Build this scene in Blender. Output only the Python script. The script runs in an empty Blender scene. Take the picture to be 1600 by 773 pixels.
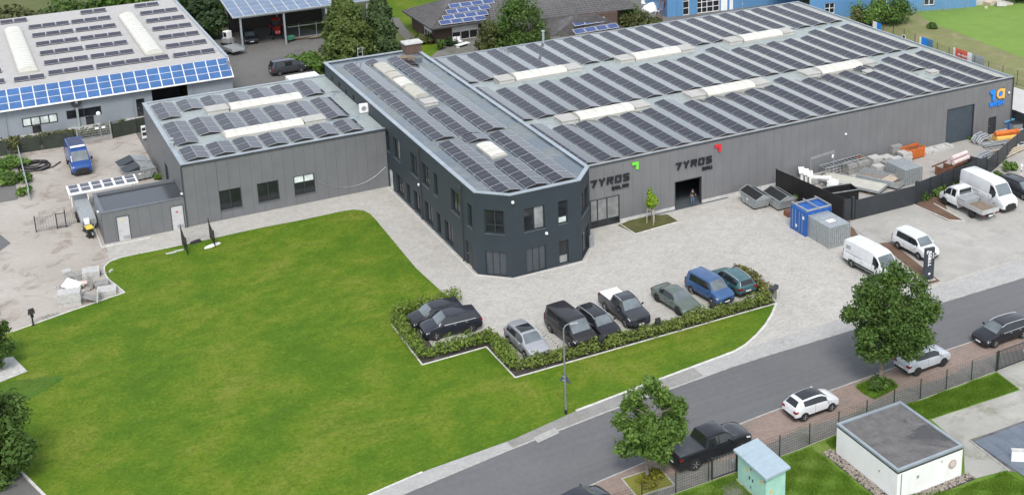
import bpy, bmesh, math, random
import numpy as np
from mathutils import Vector, Matrix, Euler
R = math.radians
scene = bpy.context.scene
C = scene.collection

# ---------------------------------------------------------------- camera
CAM_H = 50.0
YAW, PITCH, ROLL, FPX, CX, CY = 0.5168510, 0.2860592, 0.0085755, 2027.1795438, 1017.3618267, 86.6414686
IW, IH = 1600.0, 773.0
_f = np.array([math.sin(YAW)*math.cos(PITCH), math.cos(YAW)*math.cos(PITCH), -math.sin(PITCH)])
_r = np.array([math.cos(YAW), -math.sin(YAW), 0.0])
_d = np.cross(_f, _r)
_r2 = math.cos(ROLL)*_r + math.sin(ROLL)*_d
_d2 = -math.sin(ROLL)*_r + math.cos(ROLL)*_d
cam_data = bpy.data.cameras.new('camera')
cam = bpy.data.objects.new('camera', cam_data)
C.objects.link(cam)
cam.matrix_world = Matrix(((_r2[0], -_d2[0], -_f[0], 0), (_r2[1], -_d2[1], -_f[1], 0), (_r2[2], -_d2[2], -_f[2], CAM_H), (0, 0, 0, 1)))
cam_data.sensor_width = 36.0
cam_data.lens = FPX/IW*36.0
cam_data.shift_x = -(CX-IW/2)/IW
cam_data.shift_y = (CY-IH/2)/IW
cam_data.clip_start = 0.5
cam_data.clip_end = 3000
scene.camera = cam

# ---------------------------------------------------------------- light: bright overcast day
SUN_EL, SUN_AZ = 52.0, 205.0          # degrees; azimuth measured clockwise from +y
world = bpy.data.worlds.new('World'); scene.world = world; world.use_nodes = True
wn = world.node_tree; wn.nodes.clear()
sky = wn.nodes.new('ShaderNodeTexSky'); sky.sky_type = 'NISHITA'; sky.sun_disc = False
sky.sun_elevation = R(SUN_EL); sky.sun_rotation = R(SUN_AZ)
sky.air_density = 1.0; sky.dust_density = 1.0; sky.ozone_density = 1.0
hs = wn.nodes.new('ShaderNodeHueSaturation'); hs.inputs['Saturation'].default_value = 0.42
bg = wn.nodes.new('ShaderNodeBackground'); bg.inputs['Strength'].default_value = 0.15
wo = wn.nodes.new('ShaderNodeOutputWorld')
wn.links.new(sky.outputs[0], hs.inputs['Color']); cl = wn.nodes.new('ShaderNodeMix'); cl.data_type = 'RGBA'; cl.inputs[0].default_value = 0.12; cl.inputs[7].default_value = (4.3, 4.38, 4.5, 1)   # even cloud layer over the clear sky
wn.links.new(hs.outputs[0], cl.inputs[6]); wn.links.new(cl.outputs[2], bg.inputs[0]); wn.links.new(bg.outputs[0], wo.inputs[0])
sd = bpy.data.lights.new('sun', 'SUN'); sd.energy = 1.3; sd.angle = R(18); sd.color = (1.0, 0.95, 0.88)
sun = bpy.data.objects.new('sun', sd); C.objects.link(sun)
_sv = Vector((math.sin(R(SUN_AZ))*math.cos(R(SUN_EL)), math.cos(R(SUN_AZ))*math.cos(R(SUN_EL)), math.sin(R(SUN_EL))))
sun.rotation_euler = _sv.to_track_quat('Z', 'Y').to_euler(); sun.location = (0, 0, 120)
scene.view_settings.view_transform = 'Standard'; scene.view_settings.look = 'None'
scene.view_settings.exposure = 1.0; scene.view_settings.gamma = 1.0

# ---------------------------------------------------------------- places: a point of the photograph on a plane of the site
CP = np.array([0.0, 0.0, CAM_H])
def ray(u, v):
    return ((u-CX)/FPX)*_r2 + ((v-CY)/FPX)*_d2 + _f
def P(u, v, z=0.0):
    d = ray(u, v); t = (z-CAM_H)/d[2]; p = CP+t*d
    return Vector((p[0], p[1], z))
def PW(u, v, p0, p1):                       # on the upright plane through p0, p1: (distance along, height)
    a = np.array([p1[0]-p0[0], p1[1]-p0[1], 0.0]); a /= np.linalg.norm(a); n = np.array([a[1], -a[0], 0.0])
    o = np.array([p0[0], p0[1], 0.0]); d = ray(u, v); t = (n@(o-CP))/(n@d); p = CP+t*d
    return float((p-o)@a), float(p[2])
def P2(u, v): q = P(u, v); return (q.x, q.y)

# ---------------------------------------------------------------- objects
def tag(o, label=None, cat=None, group=None, kind=None):
    if label: o['label'] = label
    if cat: o['category'] = cat
    if group: o['group'] = group
    if kind: o['kind'] = kind
    return o
def empty(name, loc=(0, 0, 0), rz=0.0, label=None, cat=None, group=None):
    o = bpy.data.objects.new(name, None); C.objects.link(o); o.empty_display_size = 0.3
    o.location = loc; o.rotation_euler = (0, 0, rz)
    return tag(o, label, cat, group)
def origin(o):
    v = Vector((0, 0, 0))
    while o is not None: v = v+Vector(o.location); o = o.parent
    return v
def inst(name, mesh, parent=None, loc=(0, 0, 0), rot=(0, 0, 0), scale=None):
    o = bpy.data.objects.new(name, mesh); C.objects.link(o); o.parent = parent
    o.location = loc; o.rotation_euler = rot
    if scale: o.scale = scale
    return o
def copy_tree(o, parent=None):
    c = o.copy(); C.objects.link(c); c.parent = parent
    for ch in [k for k in bpy.data.objects if k.parent == o]: copy_tree(ch, c)
    return c

class MB:
    def __init__(s): s.v = []; s.f = []; s.m = []; s.uv = {}
    def poly(s, pts, m=0, uv=None):
        n = len(s.v); s.v += [tuple(p) for p in pts]; s.f.append(tuple(range(n, n+len(pts)))); s.m.append(m)
        if uv: s.uv[len(s.f)-1] = uv
    def hexa(s, b, t, m=0, mt=None):                    # bottom ring, top ring (counter-clockwise seen from above)
        n = len(s.v); k = len(b); s.v += [tuple(p) for p in b]+[tuple(p) for p in t]
        s.f.append(tuple(range(n+k-1, n-1, -1))); s.m.append(m)
        s.f.append(tuple(range(n+k, n+2*k))); s.m.append(m if mt is None else mt)
        for i in range(k):
            j = (i+1) % k; s.f.append((n+i, n+j, n+k+j, n+k+i)); s.m.append(m)
    def box(s, x0, x1, y0, y1, z0, z1, m=0, mt=None):
        s.hexa([(x0, y0, z0), (x1, y0, z0), (x1, y1, z0), (x0, y1, z0)], [(x0, y0, z1), (x1, y0, z1), (x1, y1, z1), (x0, y1, z1)], m, mt)
    def prism(s, pts, z0, z1, m=0, mt=None):
        s.hexa([(p[0], p[1], z0) for p in pts], [(p[0], p[1], z1) for p in pts], m, mt)
    def obox(s, c, size, rz=0.0, rx=0.0, ry=0.0, m=0):   # oriented box, c = centre
        M = Euler((rx, ry, rz)).to_matrix(); c = Vector(c); a, b, h = [q/2 for q in size]
        q = lambda x, y, z: c+M@Vector((x, y, z))
        s.hexa([q(-a, -b, -h), q(a, -b, -h), q(a, b, -h), q(-a, b, -h)], [q(-a, -b, h), q(a, -b, h), q(a, b, h), q(-a, b, h)], m)
    def bar(s, p, q, w, h=None, m=0):                    # straight bar of rectangular section
        p = Vector(p); q = Vector(q); h = h or w; d = (q-p).normalized()
        up = Vector((0, 0, 1)) if abs(d.z) < .95 else Vector((0, 1, 0))
        x = d.cross(up).normalized()*w/2; y = x.cross(d).normalized()*h/2
        s.hexa([p-x-y, p+x-y, q+x-y, q-x-y], [p-x+y, p+x+y, q+x+y, q-x+y], m)
    def tube(s, pts, r, n=6, m=0, caps=True):
        pts = [Vector(p) for p in pts]; rr = r if isinstance(r, (list, tuple)) else [r]*len(pts)
        base = len(s.v); prev = None
        for i, p in enumerate(pts):
            d = (pts[min(i+1, len(pts)-1)]-pts[max(i-1, 0)]).normalized()
            if prev is None:
                prev = d.cross(Vector((0, 0, 1)) if abs(d.z) < .9 else Vector((1, 0, 0))).normalized()
            x = (prev-d*prev.dot(d)).normalized(); y = d.cross(x); prev = x
            for k in range(n):
                a = 2*math.pi*k/n; s.v.append(tuple(p+(x*math.cos(a)+y*math.sin(a))*rr[i]))
        for i in range(len(pts)-1):
            for k in range(n):
                a = base+i*n+k; b = base+i*n+(k+1) % n; s.f.append((a, b, b+n, a+n)); s.m.append(m)
        if caps:
            s.f.append(tuple(base+k for k in range(n-1, -1, -1))); s.m.append(m)
            e = base+(len(pts)-1)*n; s.f.append(tuple(e+k for k in range(n))); s.m.append(m)
    def lathe(s, prof, n=16, m=0, c=(0, 0, 0), axis='z'):
        base = len(s.v)
        for r, h in prof:
            for k in range(n):
                a = 2*math.pi*k/n; x, y = r*math.cos(a), r*math.sin(a)
                p = (x, y, h) if axis == 'z' else ((x, h, -y) if axis == 'y' else (h, x, y))
                s.v.append((p[0]+c[0], p[1]+c[1], p[2]+c[2]))
        for i in range(len(prof)-1):
            for k in range(n):
                a = base+i*n+k; b = base+i*n+(k+1) % n; s.f.append((a, b, b+n, a+n)); s.m.append(m)
        s.f.append(tuple(base+k for k in range(n-1, -1, -1))); s.m.append(m)
        e = base+(len(prof)-1)*n; s.f.append(tuple(e+k for k in range(n))); s.m.append(m)
    def build(s, name, mats, parent=None, smooth=False, local=False, loc=None, bevel=0.0):
        me = bpy.data.meshes.new(name)
        o0 = Vector((0, 0, 0)) if local else (origin(parent) if parent is not None else Vector((0, 0, 0)))
        if loc is not None and not local: o0 = o0+Vector(loc)
        me.from_pydata([(p[0]-o0.x, p[1]-o0.y, p[2]-o0.z) for p in s.v], [], s.f)
        for mt in (mats if isinstance(mats, (list, tuple)) else [mats]): me.materials.append(mt)
        me.polygons.foreach_set('material_index', s.m)
        if s.uv:
            ul = me.uv_layers.new(name='UVMap')
            for fi, uv in s.uv.items():
                for li, q in zip(me.polygons[fi].loop_indices, uv): ul.data[li].uv = q
        bm = bmesh.new(); bm.from_mesh(me)
        if bevel: bmesh.ops.bevel(bm, geom=bm.edges[:]+bm.verts[:], offset=bevel, segments=1, affect='EDGES')
        bmesh.ops.recalc_face_normals(bm, faces=bm.faces[:]) if smooth != 'keep' else None
        bm.to_mesh(me); bm.free()
        if smooth is True:
            me.polygons.foreach_set('use_smooth', [True]*len(me.polygons)); me.set_sharp_from_angle(angle=R(38))
        o = bpy.data.objects.new(name, me); C.objects.link(o); o.parent = parent
        if loc is not None: o.location = loc
        return o
def sheet(name, pts, z, mat, kind='structure', parent=None):
    m = MB(); m.poly([(p[0], p[1], z) for p in pts]); me_o = m.build(name, mat, parent)
    bm = bmesh.new(); bm.from_mesh(me_o.data); bmesh.ops.triangulate(bm, faces=bm.faces[:])
    for f in bm.faces:
        if f.normal.z < 0: f.normal_flip()
    bm.to_mesh(me_o.data); bm.free()
    if kind and parent is None: me_o['kind'] = kind
    return me_o

# ---------------------------------------------------------------- materials (all procedural)
def lin(c): return tuple(((x/12.92) if x <= .04045 else ((x+.055)/1.055)**2.4) for x in c)
class NT:
    def __init__(s, name):
        s.mat = bpy.data.materials.new(name); s.mat.use_nodes = True; s.t = s.mat.node_tree; s.n = s.t.nodes; s.l = s.t.links
        s.b = s.n['Principled BSDF']; s.geo = s.n.new('ShaderNodeNewGeometry'); s.pos = s.geo.outputs['Position']
    def noise(s, scale, detail=4, rough=.55, vec=None, dist=0.0):
        q = s.n.new('ShaderNodeTexNoise'); q.inputs['Scale'].default_value = scale; q.inputs['Detail'].default_value = detail
        q.inputs['Roughness'].default_value = rough; q.inputs['Distortion'].default_value = dist
        s.l.new(vec if vec is not None else s.pos, q.inputs['Vector']); return q.outputs[0]
    def mapping(s, scale=(1, 1, 1), rot=(0, 0, 0), loc=(0, 0, 0), vec=None):
        q = s.n.new('ShaderNodeMapping'); q.inputs['Scale'].default_value = scale; q.inputs['Rotation'].default_value = rot; q.inputs['Location'].default_value = loc
        s.l.new(vec if vec is not None else s.pos, q.inputs['Vector']); return q.outputs[0]
    def ramp(s, fac, stops):
        q = s.n.new('ShaderNodeValToRGB'); e = q.color_ramp.elements
        while len(e) > 1: e.remove(e[-1])
        e[0].position = stops[0][0]; c = stops[0][1]; e[0].color = (*c, 1) if isinstance(c, tuple) else (c, c, c, 1)
        for p, c in stops[1:]:
            k = e.new(p); k.color = (*c, 1) if isinstance(c, tuple) else (c, c, c, 1)
        s.l.new(fac, q.inputs[0]); return q.outputs[0]
    def mix(s, fac, a, b, mode='MIX'):
        q = s.n.new('ShaderNodeMix'); q.data_type = 'RGBA'; q.blend_type = mode
        for sock, val in ((q.inputs[0], fac), (q.inputs[6], a), (q.inputs[7], b)):
            if hasattr(val, 'links'): s.l.new(val, sock)
            elif isinstance(val, tuple): sock.default_value = (*val, 1)
            elif sock.type == 'RGBA': sock.default_value = (val, val, val, 1)
            else: sock.default_value = val
        return q.outputs[2]
    def math(s, op, a, b=0.0):
        q = s.n.new('ShaderNodeMath'); q.operation = op
        for sock, val in ((q.inputs[0], a), (q.inputs[1], b)):
            if hasattr(val, 'links'): s.l.new(val, sock)
            else: sock.default_value = val
        return q.outputs[0]
    def bump(s, h, strength=.4, dist=.02):
        q = s.n.new('ShaderNodeBump'); q.inputs['Strength'].default_value = strength; q.inputs['Distance'].default_value = dist
        s.l.new(h, q.inputs['Height']); s.l.new(q.outputs[0], s.b.inputs['Normal'])
    def col(s, c):
        if hasattr(c, 'links'): s.l.new(c, s.b.inputs['Base Color'])
        else: s.b.inputs['Base Color'].default_value = (*c, 1)
    def set(s, rough=.6, metal=0.0, spec=.5, coat=0.0):
        for k, v in (('Roughness', rough), ('Metallic', metal), ('Specular IOR Level', spec), ('Coat Weight', coat)):
            if hasattr(v, 'links'): s.l.new(v, s.b.inputs[k])
            else: s.b.inputs[k].default_value = v
        return s.mat
def simple(name, c, rough=.6, metal=0.0, var=.18, scale=1.5, spec=.5, coat=0.0, bump=0.0, c2=None):
    t = NT(name); n = t.noise(scale, 5)
    lo = c2 or tuple(x*(1-var) for x in c); hi = tuple(min(1, x*(1+var*.6)) for x in c)
    t.col(t.ramp(n, [(.3, lo), (.7, hi)]))
    if bump: t.bump(t.noise(scale*6, 4), bump, .01)
    return t.set(rough, metal, spec, coat)
M = {}
def ground_mat(name, c1, c2, stain=None, fine=5.0, big=.12, rough=.9, bump=.3, stains=.58, brick=None, mortar=.75, fscale=None):
    t = NT(name); a = t.noise(big, 4, .6); f = t.noise(fscale or fine, 6, .7); g = t.noise(fine*.25, 5, .65)
    c = t.mix(t.ramp(a, [(.35, 0.0), (.65, 1.0)]), c1, c2)
    c = t.mix(t.ramp(g, [(.3, .0), (.7, .45)]), c, tuple(x*.72 for x in c1))
    c = t.mix(t.ramp(f, [(.35, .30), (.65, 0.0)]), c, tuple(x*.62 for x in c1))
    c = t.mix(t.ramp(f, [(.62, .0), (.85, .25)]), c, tuple(min(1, x*1.3) for x in c2))
    if stain:
        st = t.noise(.35, 6, .7, dist=.6)
        c = t.mix(t.ramp(st, [(stains, 0.0), (stains+.12, .75)]), c, stain)
    if brick:
        bx = t.n.new('ShaderNodeTexBrick'); bx.inputs['Scale'].default_value = 1.0
        bx.inputs['Brick Width'].default_value = brick[0]; bx.inputs['Row Height'].default_value = brick[1]
        bx.inputs['Mortar Size'].default_value = brick[2]; bx.inputs['Mortar Smooth'].default_value = .3
        bx.inputs['Color1'].default_value = (.86, .86, .86, 1); bx.inputs['Color2'].default_value = (1.08, 1.06, 1.04, 1)
        bx.inputs['Mortar'].default_value = (mortar, mortar, mortar, 1)
        t.l.new(t.mapping(rot=(0, 0, brick[3] if len(brick) > 3 else 0)), bx.inputs['Vector'])
        c = t.mix(1.0, c, bx.outputs[0], 'MULTIPLY')
    if name == 'asphalt':
        tr = t.noise(1.0, 5, .65, vec=t.mapping(scale=(.02, .9, 1)))
        c = t.mix(t.ramp(tr, [(.42, 0.0), (.62, .30)]), c, (.165, .165, .165)); c = t.mix(t.ramp(tr, [(.30, .25), (.42, 0.0)]), c, (.10, .10, .103))
    t.col(c); t.bump(f, bump, .02)
    return t.set(rough, spec=.25)
M['ground'] = ground_mat('rough_ground', (.085, .12, .03), (.13, .13, .055), (.16, .13, .09), fine=3)
M['pavers'] = ground_mat('light_pavers', (.45, .435, .40), (.52, .505, .47), (.36, .345, .31), fine=4, big=.08, stains=.57, brick=(.24, .16, .012, 0.0), mortar=.80)
M['gravel_left'] = ground_mat('dusty_gravel', (.375, .34, .30), (.47, .435, .39), (.21, .175, .14), fine=2.4, big=.15, stains=.52, bump=.8)
M['gravel_right'] = ground_mat('grey_gravel', (.37, .355, .325), (.46, .445, .41), (.24, .235, .22), fine=2.6, big=.14, stains=.55, bump=.8)
M['asphalt'] = ground_mat('asphalt', (.128, .13, .134), (.158, .16, .163), (.108, .11, .113), fine=9, big=.09, bump=.25, stains=.62)
M['asphalt_old'] = ground_mat('old_asphalt', (.14, .138, .132), (.18, .176, .165), (.09, .088, .083), fine=5, big=.1)
M['sidewalk'] = ground_mat('sidewalk_pavers', (.40, .40, .385), (.46, .455, .44), (.27, .265, .25), fine=5, big=.12, stains=.60, brick=(.2, .1, .01, .0), mortar=.82)
M['sidewalk_old'] = ground_mat('weathered_sidewalk', (.27, .265, .25), (.34, .335, .32), (.17, .17, .155), fine=5, big=.12, stains=.57, brick=(.2, .1, .01, .0), mortar=.8)
M['red_pavers'] = ground_mat('red_pavers', (.285, .215, .18), (.34, .275, .24), (.20, .18, .155), fine=5, big=.16, stains=.54, brick=(.22, .11, .014, .03), mortar=.7)
M['grey_pavers'] = ground_mat('mossy_grey_pavers', (.19, .185, .17), (.25, .24, .22), (.11, .12, .075), fine=5, big=.2, stains=.55, brick=(.22, .11, .014, .03), mortar=.7)
M['path_gravel'] = ground_mat('path_gravel', (.33, .325, .295), (.43, .42, .385), (.20, .205, .15), fine=2.2, big=.3, stains=.52, bump=.9)
M['soil'] = ground_mat('mulch_soil', (.05, .045, .04), (.085, .077, .068), (.15, .14, .13), fine=9, big=.5, bump=.9)
M['bark'] = ground_mat('bark_mulch', (.14, .085, .058), (.19, .13, .095), (.07, .055, .045), fine=9, big=.5, bump=.9)
M['meadow'] = ground_mat('meadow', (.16, .26, .05), (.19, .305, .06), (.235, .26, .09), fine=2.0, big=.06, stains=.66, bump=.5)
M['dry_meadow'] = ground_mat('dry_meadow', (.19, .195, .085), (.22, .24, .09), (.25, .22, .13), fine=3, big=.1, stains=.52, bump=.9)
M['concrete_pad'] = ground_mat('concrete_pad', (.50, .50, .48), (.56, .56, .54), (.42, .42, .4), fine=3, big=.1)
def lawn_mat(name, dark, mid, lite, dry, streak=True):
    t = NT(name)
    big = t.noise(.16, 6, .70, dist=.3); med = t.noise(.8, 6, .72); fin = t.noise(3.2, 6, .8); tiny = t.noise(9.0, 4, .75)
    c = t.ramp(big, [(.37, dark), (.46, mid), (.53, lite), (.63, dry)])
    c = t.mix(t.ramp(med, [(.34, .6), (.54, 0.0)]), c, tuple(x*.78 for x in mid))
    c = t.mix(t.ramp(med, [(.56, 0.0), (.74, .7)]), c, dry)
    if streak:
        st = t.noise(.5, 4, .6, vec=t.mapping(scale=(.25, 1.4, 1), rot=(0, 0, R(38))))
        c = t.mix(t.ramp(st, [(.36, .5), (.47, 0.0)]), c, dark)
        sp = t.noise(1.1, 3, .5); c = t.mix(t.ramp(sp, [(.24, .8), (.31, 0.0)]), c, tuple(x*.8 for x in dark))
    c = t.mix(t.ramp(fin, [(.36, .55), (.52, 0.0)]), c, tuple(x*.62 for x in mid)); c = t.mix(t.ramp(fin, [(.54, 0.0), (.68, .45)]), c, tuple(x*1.25 for x in dry))
    c = t.mix(t.ramp(tiny, [(.54, 0.0), (.75, .4)]), c, tuple(min(1, x*1.5) for x in lite)); c = t.mix(t.ramp(tiny, [(.30, .4), (.46, 0.0)]), c, tuple(x*.6 for x in dark))
    t.col(c); t.bump(t.mix(.5, fin, tiny), .8, .05)
    return t.set(.85, spec=.15)
M['lawn'] = lawn_mat('mown_lawn', (.056, .124, .007), (.082, .152, .009), (.112, .170, .012), (.155, .186, .026))
M['lawn_dark'] = lawn_mat('dark_green_lawn', (.035, .10, .012), (.05, .12, .012), (.065, .135, .015), (.09, .14, .02), False)  # separate strip of grass with its own darker green
M['lawn_long'] = lawn_mat('long_grass', (.075, .15, .016), (.10, .185, .022), (.12, .20, .028), (.15, .20, .045), False)
M['kerb'] = simple('kerb_concrete', (.56, .55, .52), .85, var=.22, scale=2.2, bump=.2)
M['kerb_grey'] = simple('grey_kerb_concrete', (.36, .355, .335), .85, var=.25, scale=2.2, bump=.2)
M['concrete'] = simple('concrete', (.42, .41, .39), .85, var=.28, scale=2.5, bump=.25)
M['concrete_lite'] = simple('light_concrete', (.48, .475, .455), .85, var=.22, scale=3, bump=.25)
def clad(name, c, scale=30.0, rough=.45):
    t = NT(name); n = t.noise(.6, 4); s = t.noise(2.2, 4, vec=t.mapping(scale=(1, 1, .12)))
    k = t.ramp(n, [(.3, tuple(x*.93 for x in c)), (.7, tuple(x*1.06 for x in c))])
    k = t.mix(t.ramp(s, [(.5, 0.0), (.75, .22)]), k, tuple(x*.75 for x in c)); t.col(k)
    w = t.n.new('ShaderNodeTexWave'); w.inputs['Scale'].default_value = scale/6.283; w.bands_direction = 'X'
    sp = t.n.new('ShaderNodeSeparateXYZ'); cb = t.n.new('ShaderNodeCombineXYZ'); t.l.new(t.pos, sp.inputs[0])
    t.l.new(t.math('ADD', sp.outputs[0], sp.outputs[1]), cb.inputs[0]); t.l.new(cb.outputs[0], w.inputs['Vector'])
    t.bump(w.outputs[1], .12, .01); return t.set(rough, spec=.4)
M['clad'] = clad('grey_cladding', (.160, .161, .165))
M['clad_annex'] = clad('grey_annex_cladding', (.142, .147, .152))
M['office'] = clad('anthracite_plaster', (.026, .037, .045), 90, .55)
M['joint'] = simple('dark_joint', (.09, .09, .092), .7)
M['wh_wall'] = clad('pale_grey_cladding', (.235, .26, .285), 20)
def roof_mat(name, c1, c2, wet, stainlevel=.5, rough=.5, moss=True):
    t = NT(name); a = t.noise(.25, 6, .65, dist=.4); b = t.noise(1.6, 5, .65); f = t.noise(14, 3)
    c = t.mix(t.ramp(b, [(.35, 0.0), (.65, 1.0)]), c1, c2)
    w = t.ramp(a, [(stainlevel, 0.0), (stainlevel+.06, 1.0)])
    c = t.mix(t.math('MULTIPLY', w, .8), c, wet)
    if moss: c = t.mix(t.ramp(t.noise(2.6, 5, .7), [(.62, 0.0), (.72, .55)]), c, (.20, .20, .10))
    t.col(c); t.bump(f, .15, .01)
    r = t.ramp(w, [(0.0, rough), (1.0, .14)]); return t.set(r, spec=.4)
M['roof'] = roof_mat('pale_membrane', (.25, .29, .28), (.32, .355, .345), (.17, .21, .225), .56)
M['roof_office'] = roof_mat('wet_membrane', (.125, .145, .15), (.19, .21, .212), (.07, .095, .12), .47)
M['roof_wh'] = roof_mat('beige_membrane', (.37, .36, .345), (.42, .41, .395), (.31, .305, .29), .62, .8, False)
M['roof_puddle'] = roof_mat('puddled_membrane', (.05, .054, .058), (.075, .08, .085), (.032, .036, .042), .36, .6, False)
M['bitumen'] = roof_mat('bitumen_felt', (.10, .095, .095), (.15, .145, .14), (.045, .045, .046), .56, .75, False)
M['coping'] = simple('zinc_coping', (.33, .375, .41), .4, .3, var=.15, scale=1.2)
M['door_grey'] = simple('light_grey_door', (.46, .455, .46), .5, var=.08)
M['screen_green'] = simple('dark_green_screen', (.030, .038, .028), .8, var=.35, scale=1.2)
M['coping_dark'] = simple('dark_coping', (.12, .135, .15), .4, .2)
M['gutter'] = simple('dark_gutter', (.045, .048, .052), .5)
M['alu'] = simple('aluminium', (.62, .63, .64), .35, .6, var=.12)
M['galv'] = simple('galvanised_steel', (.42, .45, .46), .45, .5, var=.2, scale=5)
M['galv_wall'] = simple('dull_zinc_sheet', (.36, .385, .39), .5, .3, var=.2, scale=4)
M['dark_metal'] = simple('anthracite_metal', (.032, .037, .042), .5, .1)
M['black'] = simple('black_plastic', (.014, .014, .015), .5)
M['rubber'] = simple('tyre_rubber', (.016, .016, .017), .85)
M['white'] = simple('white_paint', (.76, .76, .75), .5, var=.08)
M['white_plastic'] = simple('white_plastic', (.8, .8, .8), .4, var=.05)
def white_wall():
    t = NT('stained_white_render'); s = t.noise(1.8, 5, .65, vec=t.mapping(scale=(1, 1, .25))); k = t.noise(.5, 4)
    c = t.ramp(k, [(.3, (.68, .68, .655)), (.7, (.76, .76, .745))])
    c = t.mix(t.ramp(s, [(.55, 0.0), (.8, .35)]), c, (.48, .47, .42)); t.col(c); t.bump(t.noise(20, 4), .2, .01); return t.set(.8)
M['white_wall'] = white_wall()
def glass(name, c=(.012, .014, .016), rough=.06, spec=.5):
    t = NT(name); t.col(t.ramp(t.noise(.8, 3), [(.35, c), (.65, tuple(x*1.8 for x in c))])); t.b.inputs['IOR'].default_value = 1.55; return t.set(rough, spec=spec)
M['glass'] = glass('dark_glass'); M['glass_blind'] = glass('glass_with_blind', (.16, .165, .165), .15)
M['shutter'] = simple('grey_shutter', (.055, .065, .075), .5)
M['windscreen'] = None
M['glass_pale'] = glass('pale_glass', (.40, .44, .42), .12)
M['windscreen'] = glass('car_windscreen', (.075, .09, .095), .05, 1.0)  # pale bluish base paints sky reflection and interior into the glass
M['carglass'] = glass('tinted_car_glass', (.010, .012, .013), .05, .5)
def skylight():
    t = NT('opal_polycarbonate'); t.col(t.ramp(t.noise(1.2, 4), [(.3, (.50, .49, .42)), (.7, (.62, .61, .55))])); return t.set(.35, spec=.4)
M['opal'] = skylight(); M['opal_dull'] = simple('yellowed_polycarbonate', (.40, .385, .32), .4, var=.12)
M['hatch'] = simple('beige_hatch', (.40, .39, .36), .6, var=.12)
def pv(name, cell, lineg, cx=6, cy=10, lw=.05, rough=.07, mid=True, spec=.5):
    t = NT(name); uv = t.n.new('ShaderNodeUVMap'); sp = t.n.new('ShaderNodeSeparateXYZ'); t.l.new(uv.outputs[0], sp.inputs[0])
    fr = []
    for k, n in ((0, cx), (1, cy)):
        f = t.math('FRACT', t.math('MULTIPLY', sp.outputs[k], n)); fr.append(t.math('LESS_THAN', t.math('MINIMUM', f, t.math('SUBTRACT', 1.0, f)), lw))
    g = t.math('MAXIMUM', fr[0], fr[1])
    c = t.ramp(t.noise(.7, 3), [(.3, tuple(x*.85 for x in cell)), (.7, tuple(x*1.2 for x in cell))])
    isl = t.geo.outputs['Random Per Island']
    c = t.mix(t.math('MULTIPLY', g, .22), c, lineg)
    if mid:
        h = t.math('LESS_THAN', t.math('ABSOLUTE', t.math('SUBTRACT', sp.outputs[1], .5)), .014)
        c = t.mix(t.math('MULTIPLY', h, .35), c, (.30, .30, .30))
    t.b.inputs['IOR'].default_value = 1.43
    t.col(c); return t.set(rough, spec=spec)
M['pv'] = pv('dark_solar_glass', (.013, .013, .021), (.05, .05, .06))
M['pv_wh'] = pv('grey_solar_glass', (.045, .045, .062), (.10, .10, .12), 10, 6, .06, .12, False)
M['pv_blue'] = pv('blue_polycrystalline_glass', (.045, .115, .27), (.12, .21, .36), 10, 6, .05, .18, False)
M['pv_house'] = pv('violet_blue_solar_glass', (.05, .08, .19), (.14, .17, .27), 6, 4, .05, .15, False)
M['pv_pale'] = pv('pale_blue_solar_glass', (.12, .17, .25), (.22, .27, .34), 6, 6, .05, .2, False)
M['wood'] = simple('weathered_wood', (.20, .155, .11), .8, var=.3, scale=3)
M['wood_grey'] = simple('grey_wood', (.33, .31, .28), .85, var=.3, scale=3)
M['timber'] = simple('pale_timber', (.50, .43, .33), .8, var=.2, scale=3)
M['rust'] = simple('rusty_steel', (.16, .065, .035), .8, var=.35, scale=3)
M['red'] = simple('red_paint', (.45, .03, .025), .4); M['orange'] = simple('orange_paint', (.58, .15, .025), .5)
M['yellow'] = simple('yellow_paint', (.62, .48, .05), .5); M['green'] = simple('green_paint', (.06, .25, .15), .5)
M['mint'] = simple('mint_paint', (.33, .56, .47), .6, var=.12, scale=2); M['blue'] = simple('container_blue', (.015, .10, .36), .5, var=.18)
M['sign_green'] = simple('sign_green', (.16, .62, .06), .4, var=.05); M['sign_red'] = simple('sign_red', (.60, .02, .03), .4, var=.05)
M['sign_blue'] = simple('sign_blue', (.02, .22, .70), .4, var=.05); M['sign_orange'] = simple('sign_orange', (.72, .42, .10), .4, var=.05)
M['letter'] = simple('black_letters', (.012, .013, .018), .45); M['ink_white'] = simple('white_print', (.75, .75, .75), .5, var=.03)
M['stone'] = simple('grey_stone', (.27, .265, .25), .85, var=.3, scale=4, bump=.3); M['stone_lite'] = simple('pale_stone', (.44, .435, .415), .85, var=.2, scale=4, bump=.3)
M['pink'] = simple('pale_pink_sheet', (.62, .50, .48), .7); M['brick'] = simple('red_brick_block', (.34, .14, .09), .85, var=.3, scale=5)
M['skin'] = simple('skin', (.45, .28, .20), .6); M['denim'] = simple('blue_denim', (.06, .12, .22), .8); M['cloth_black'] = simple('black_cloth', (.02, .02, .022), .9)
M['hair'] = simple('brown_hair', (.05, .032, .02), .8); M['shoe'] = simple('brown_shoe', (.06, .04, .03), .7)
M['lamp_red'] = simple('red_lamp_glass', (.20, .012, .012), .2, spec=.6); M['lamp_clear'] = simple('clear_lamp_glass', (.62, .64, .66), .12, spec=.8)
M['rim'] = simple('alloy', (.48, .49, .50), .3, .7); M['rim_dark'] = simple('dark_alloy', (.06, .06, .065), .35, .6)
def paint(name, c, metal=.0, rough=.28):
    t = NT(name); t.col(t.ramp(t.noise(1.3, 3), [(.35, tuple(x*.92 for x in c)), (.65, tuple(min(1, x*1.06) for x in c))])); t.b.inputs['Coat Roughness'].default_value = .06; t.b.inputs['Coat IOR'].default_value = 1.42; return t.set(.5, metal, spec=.25, coat=.8)
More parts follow.
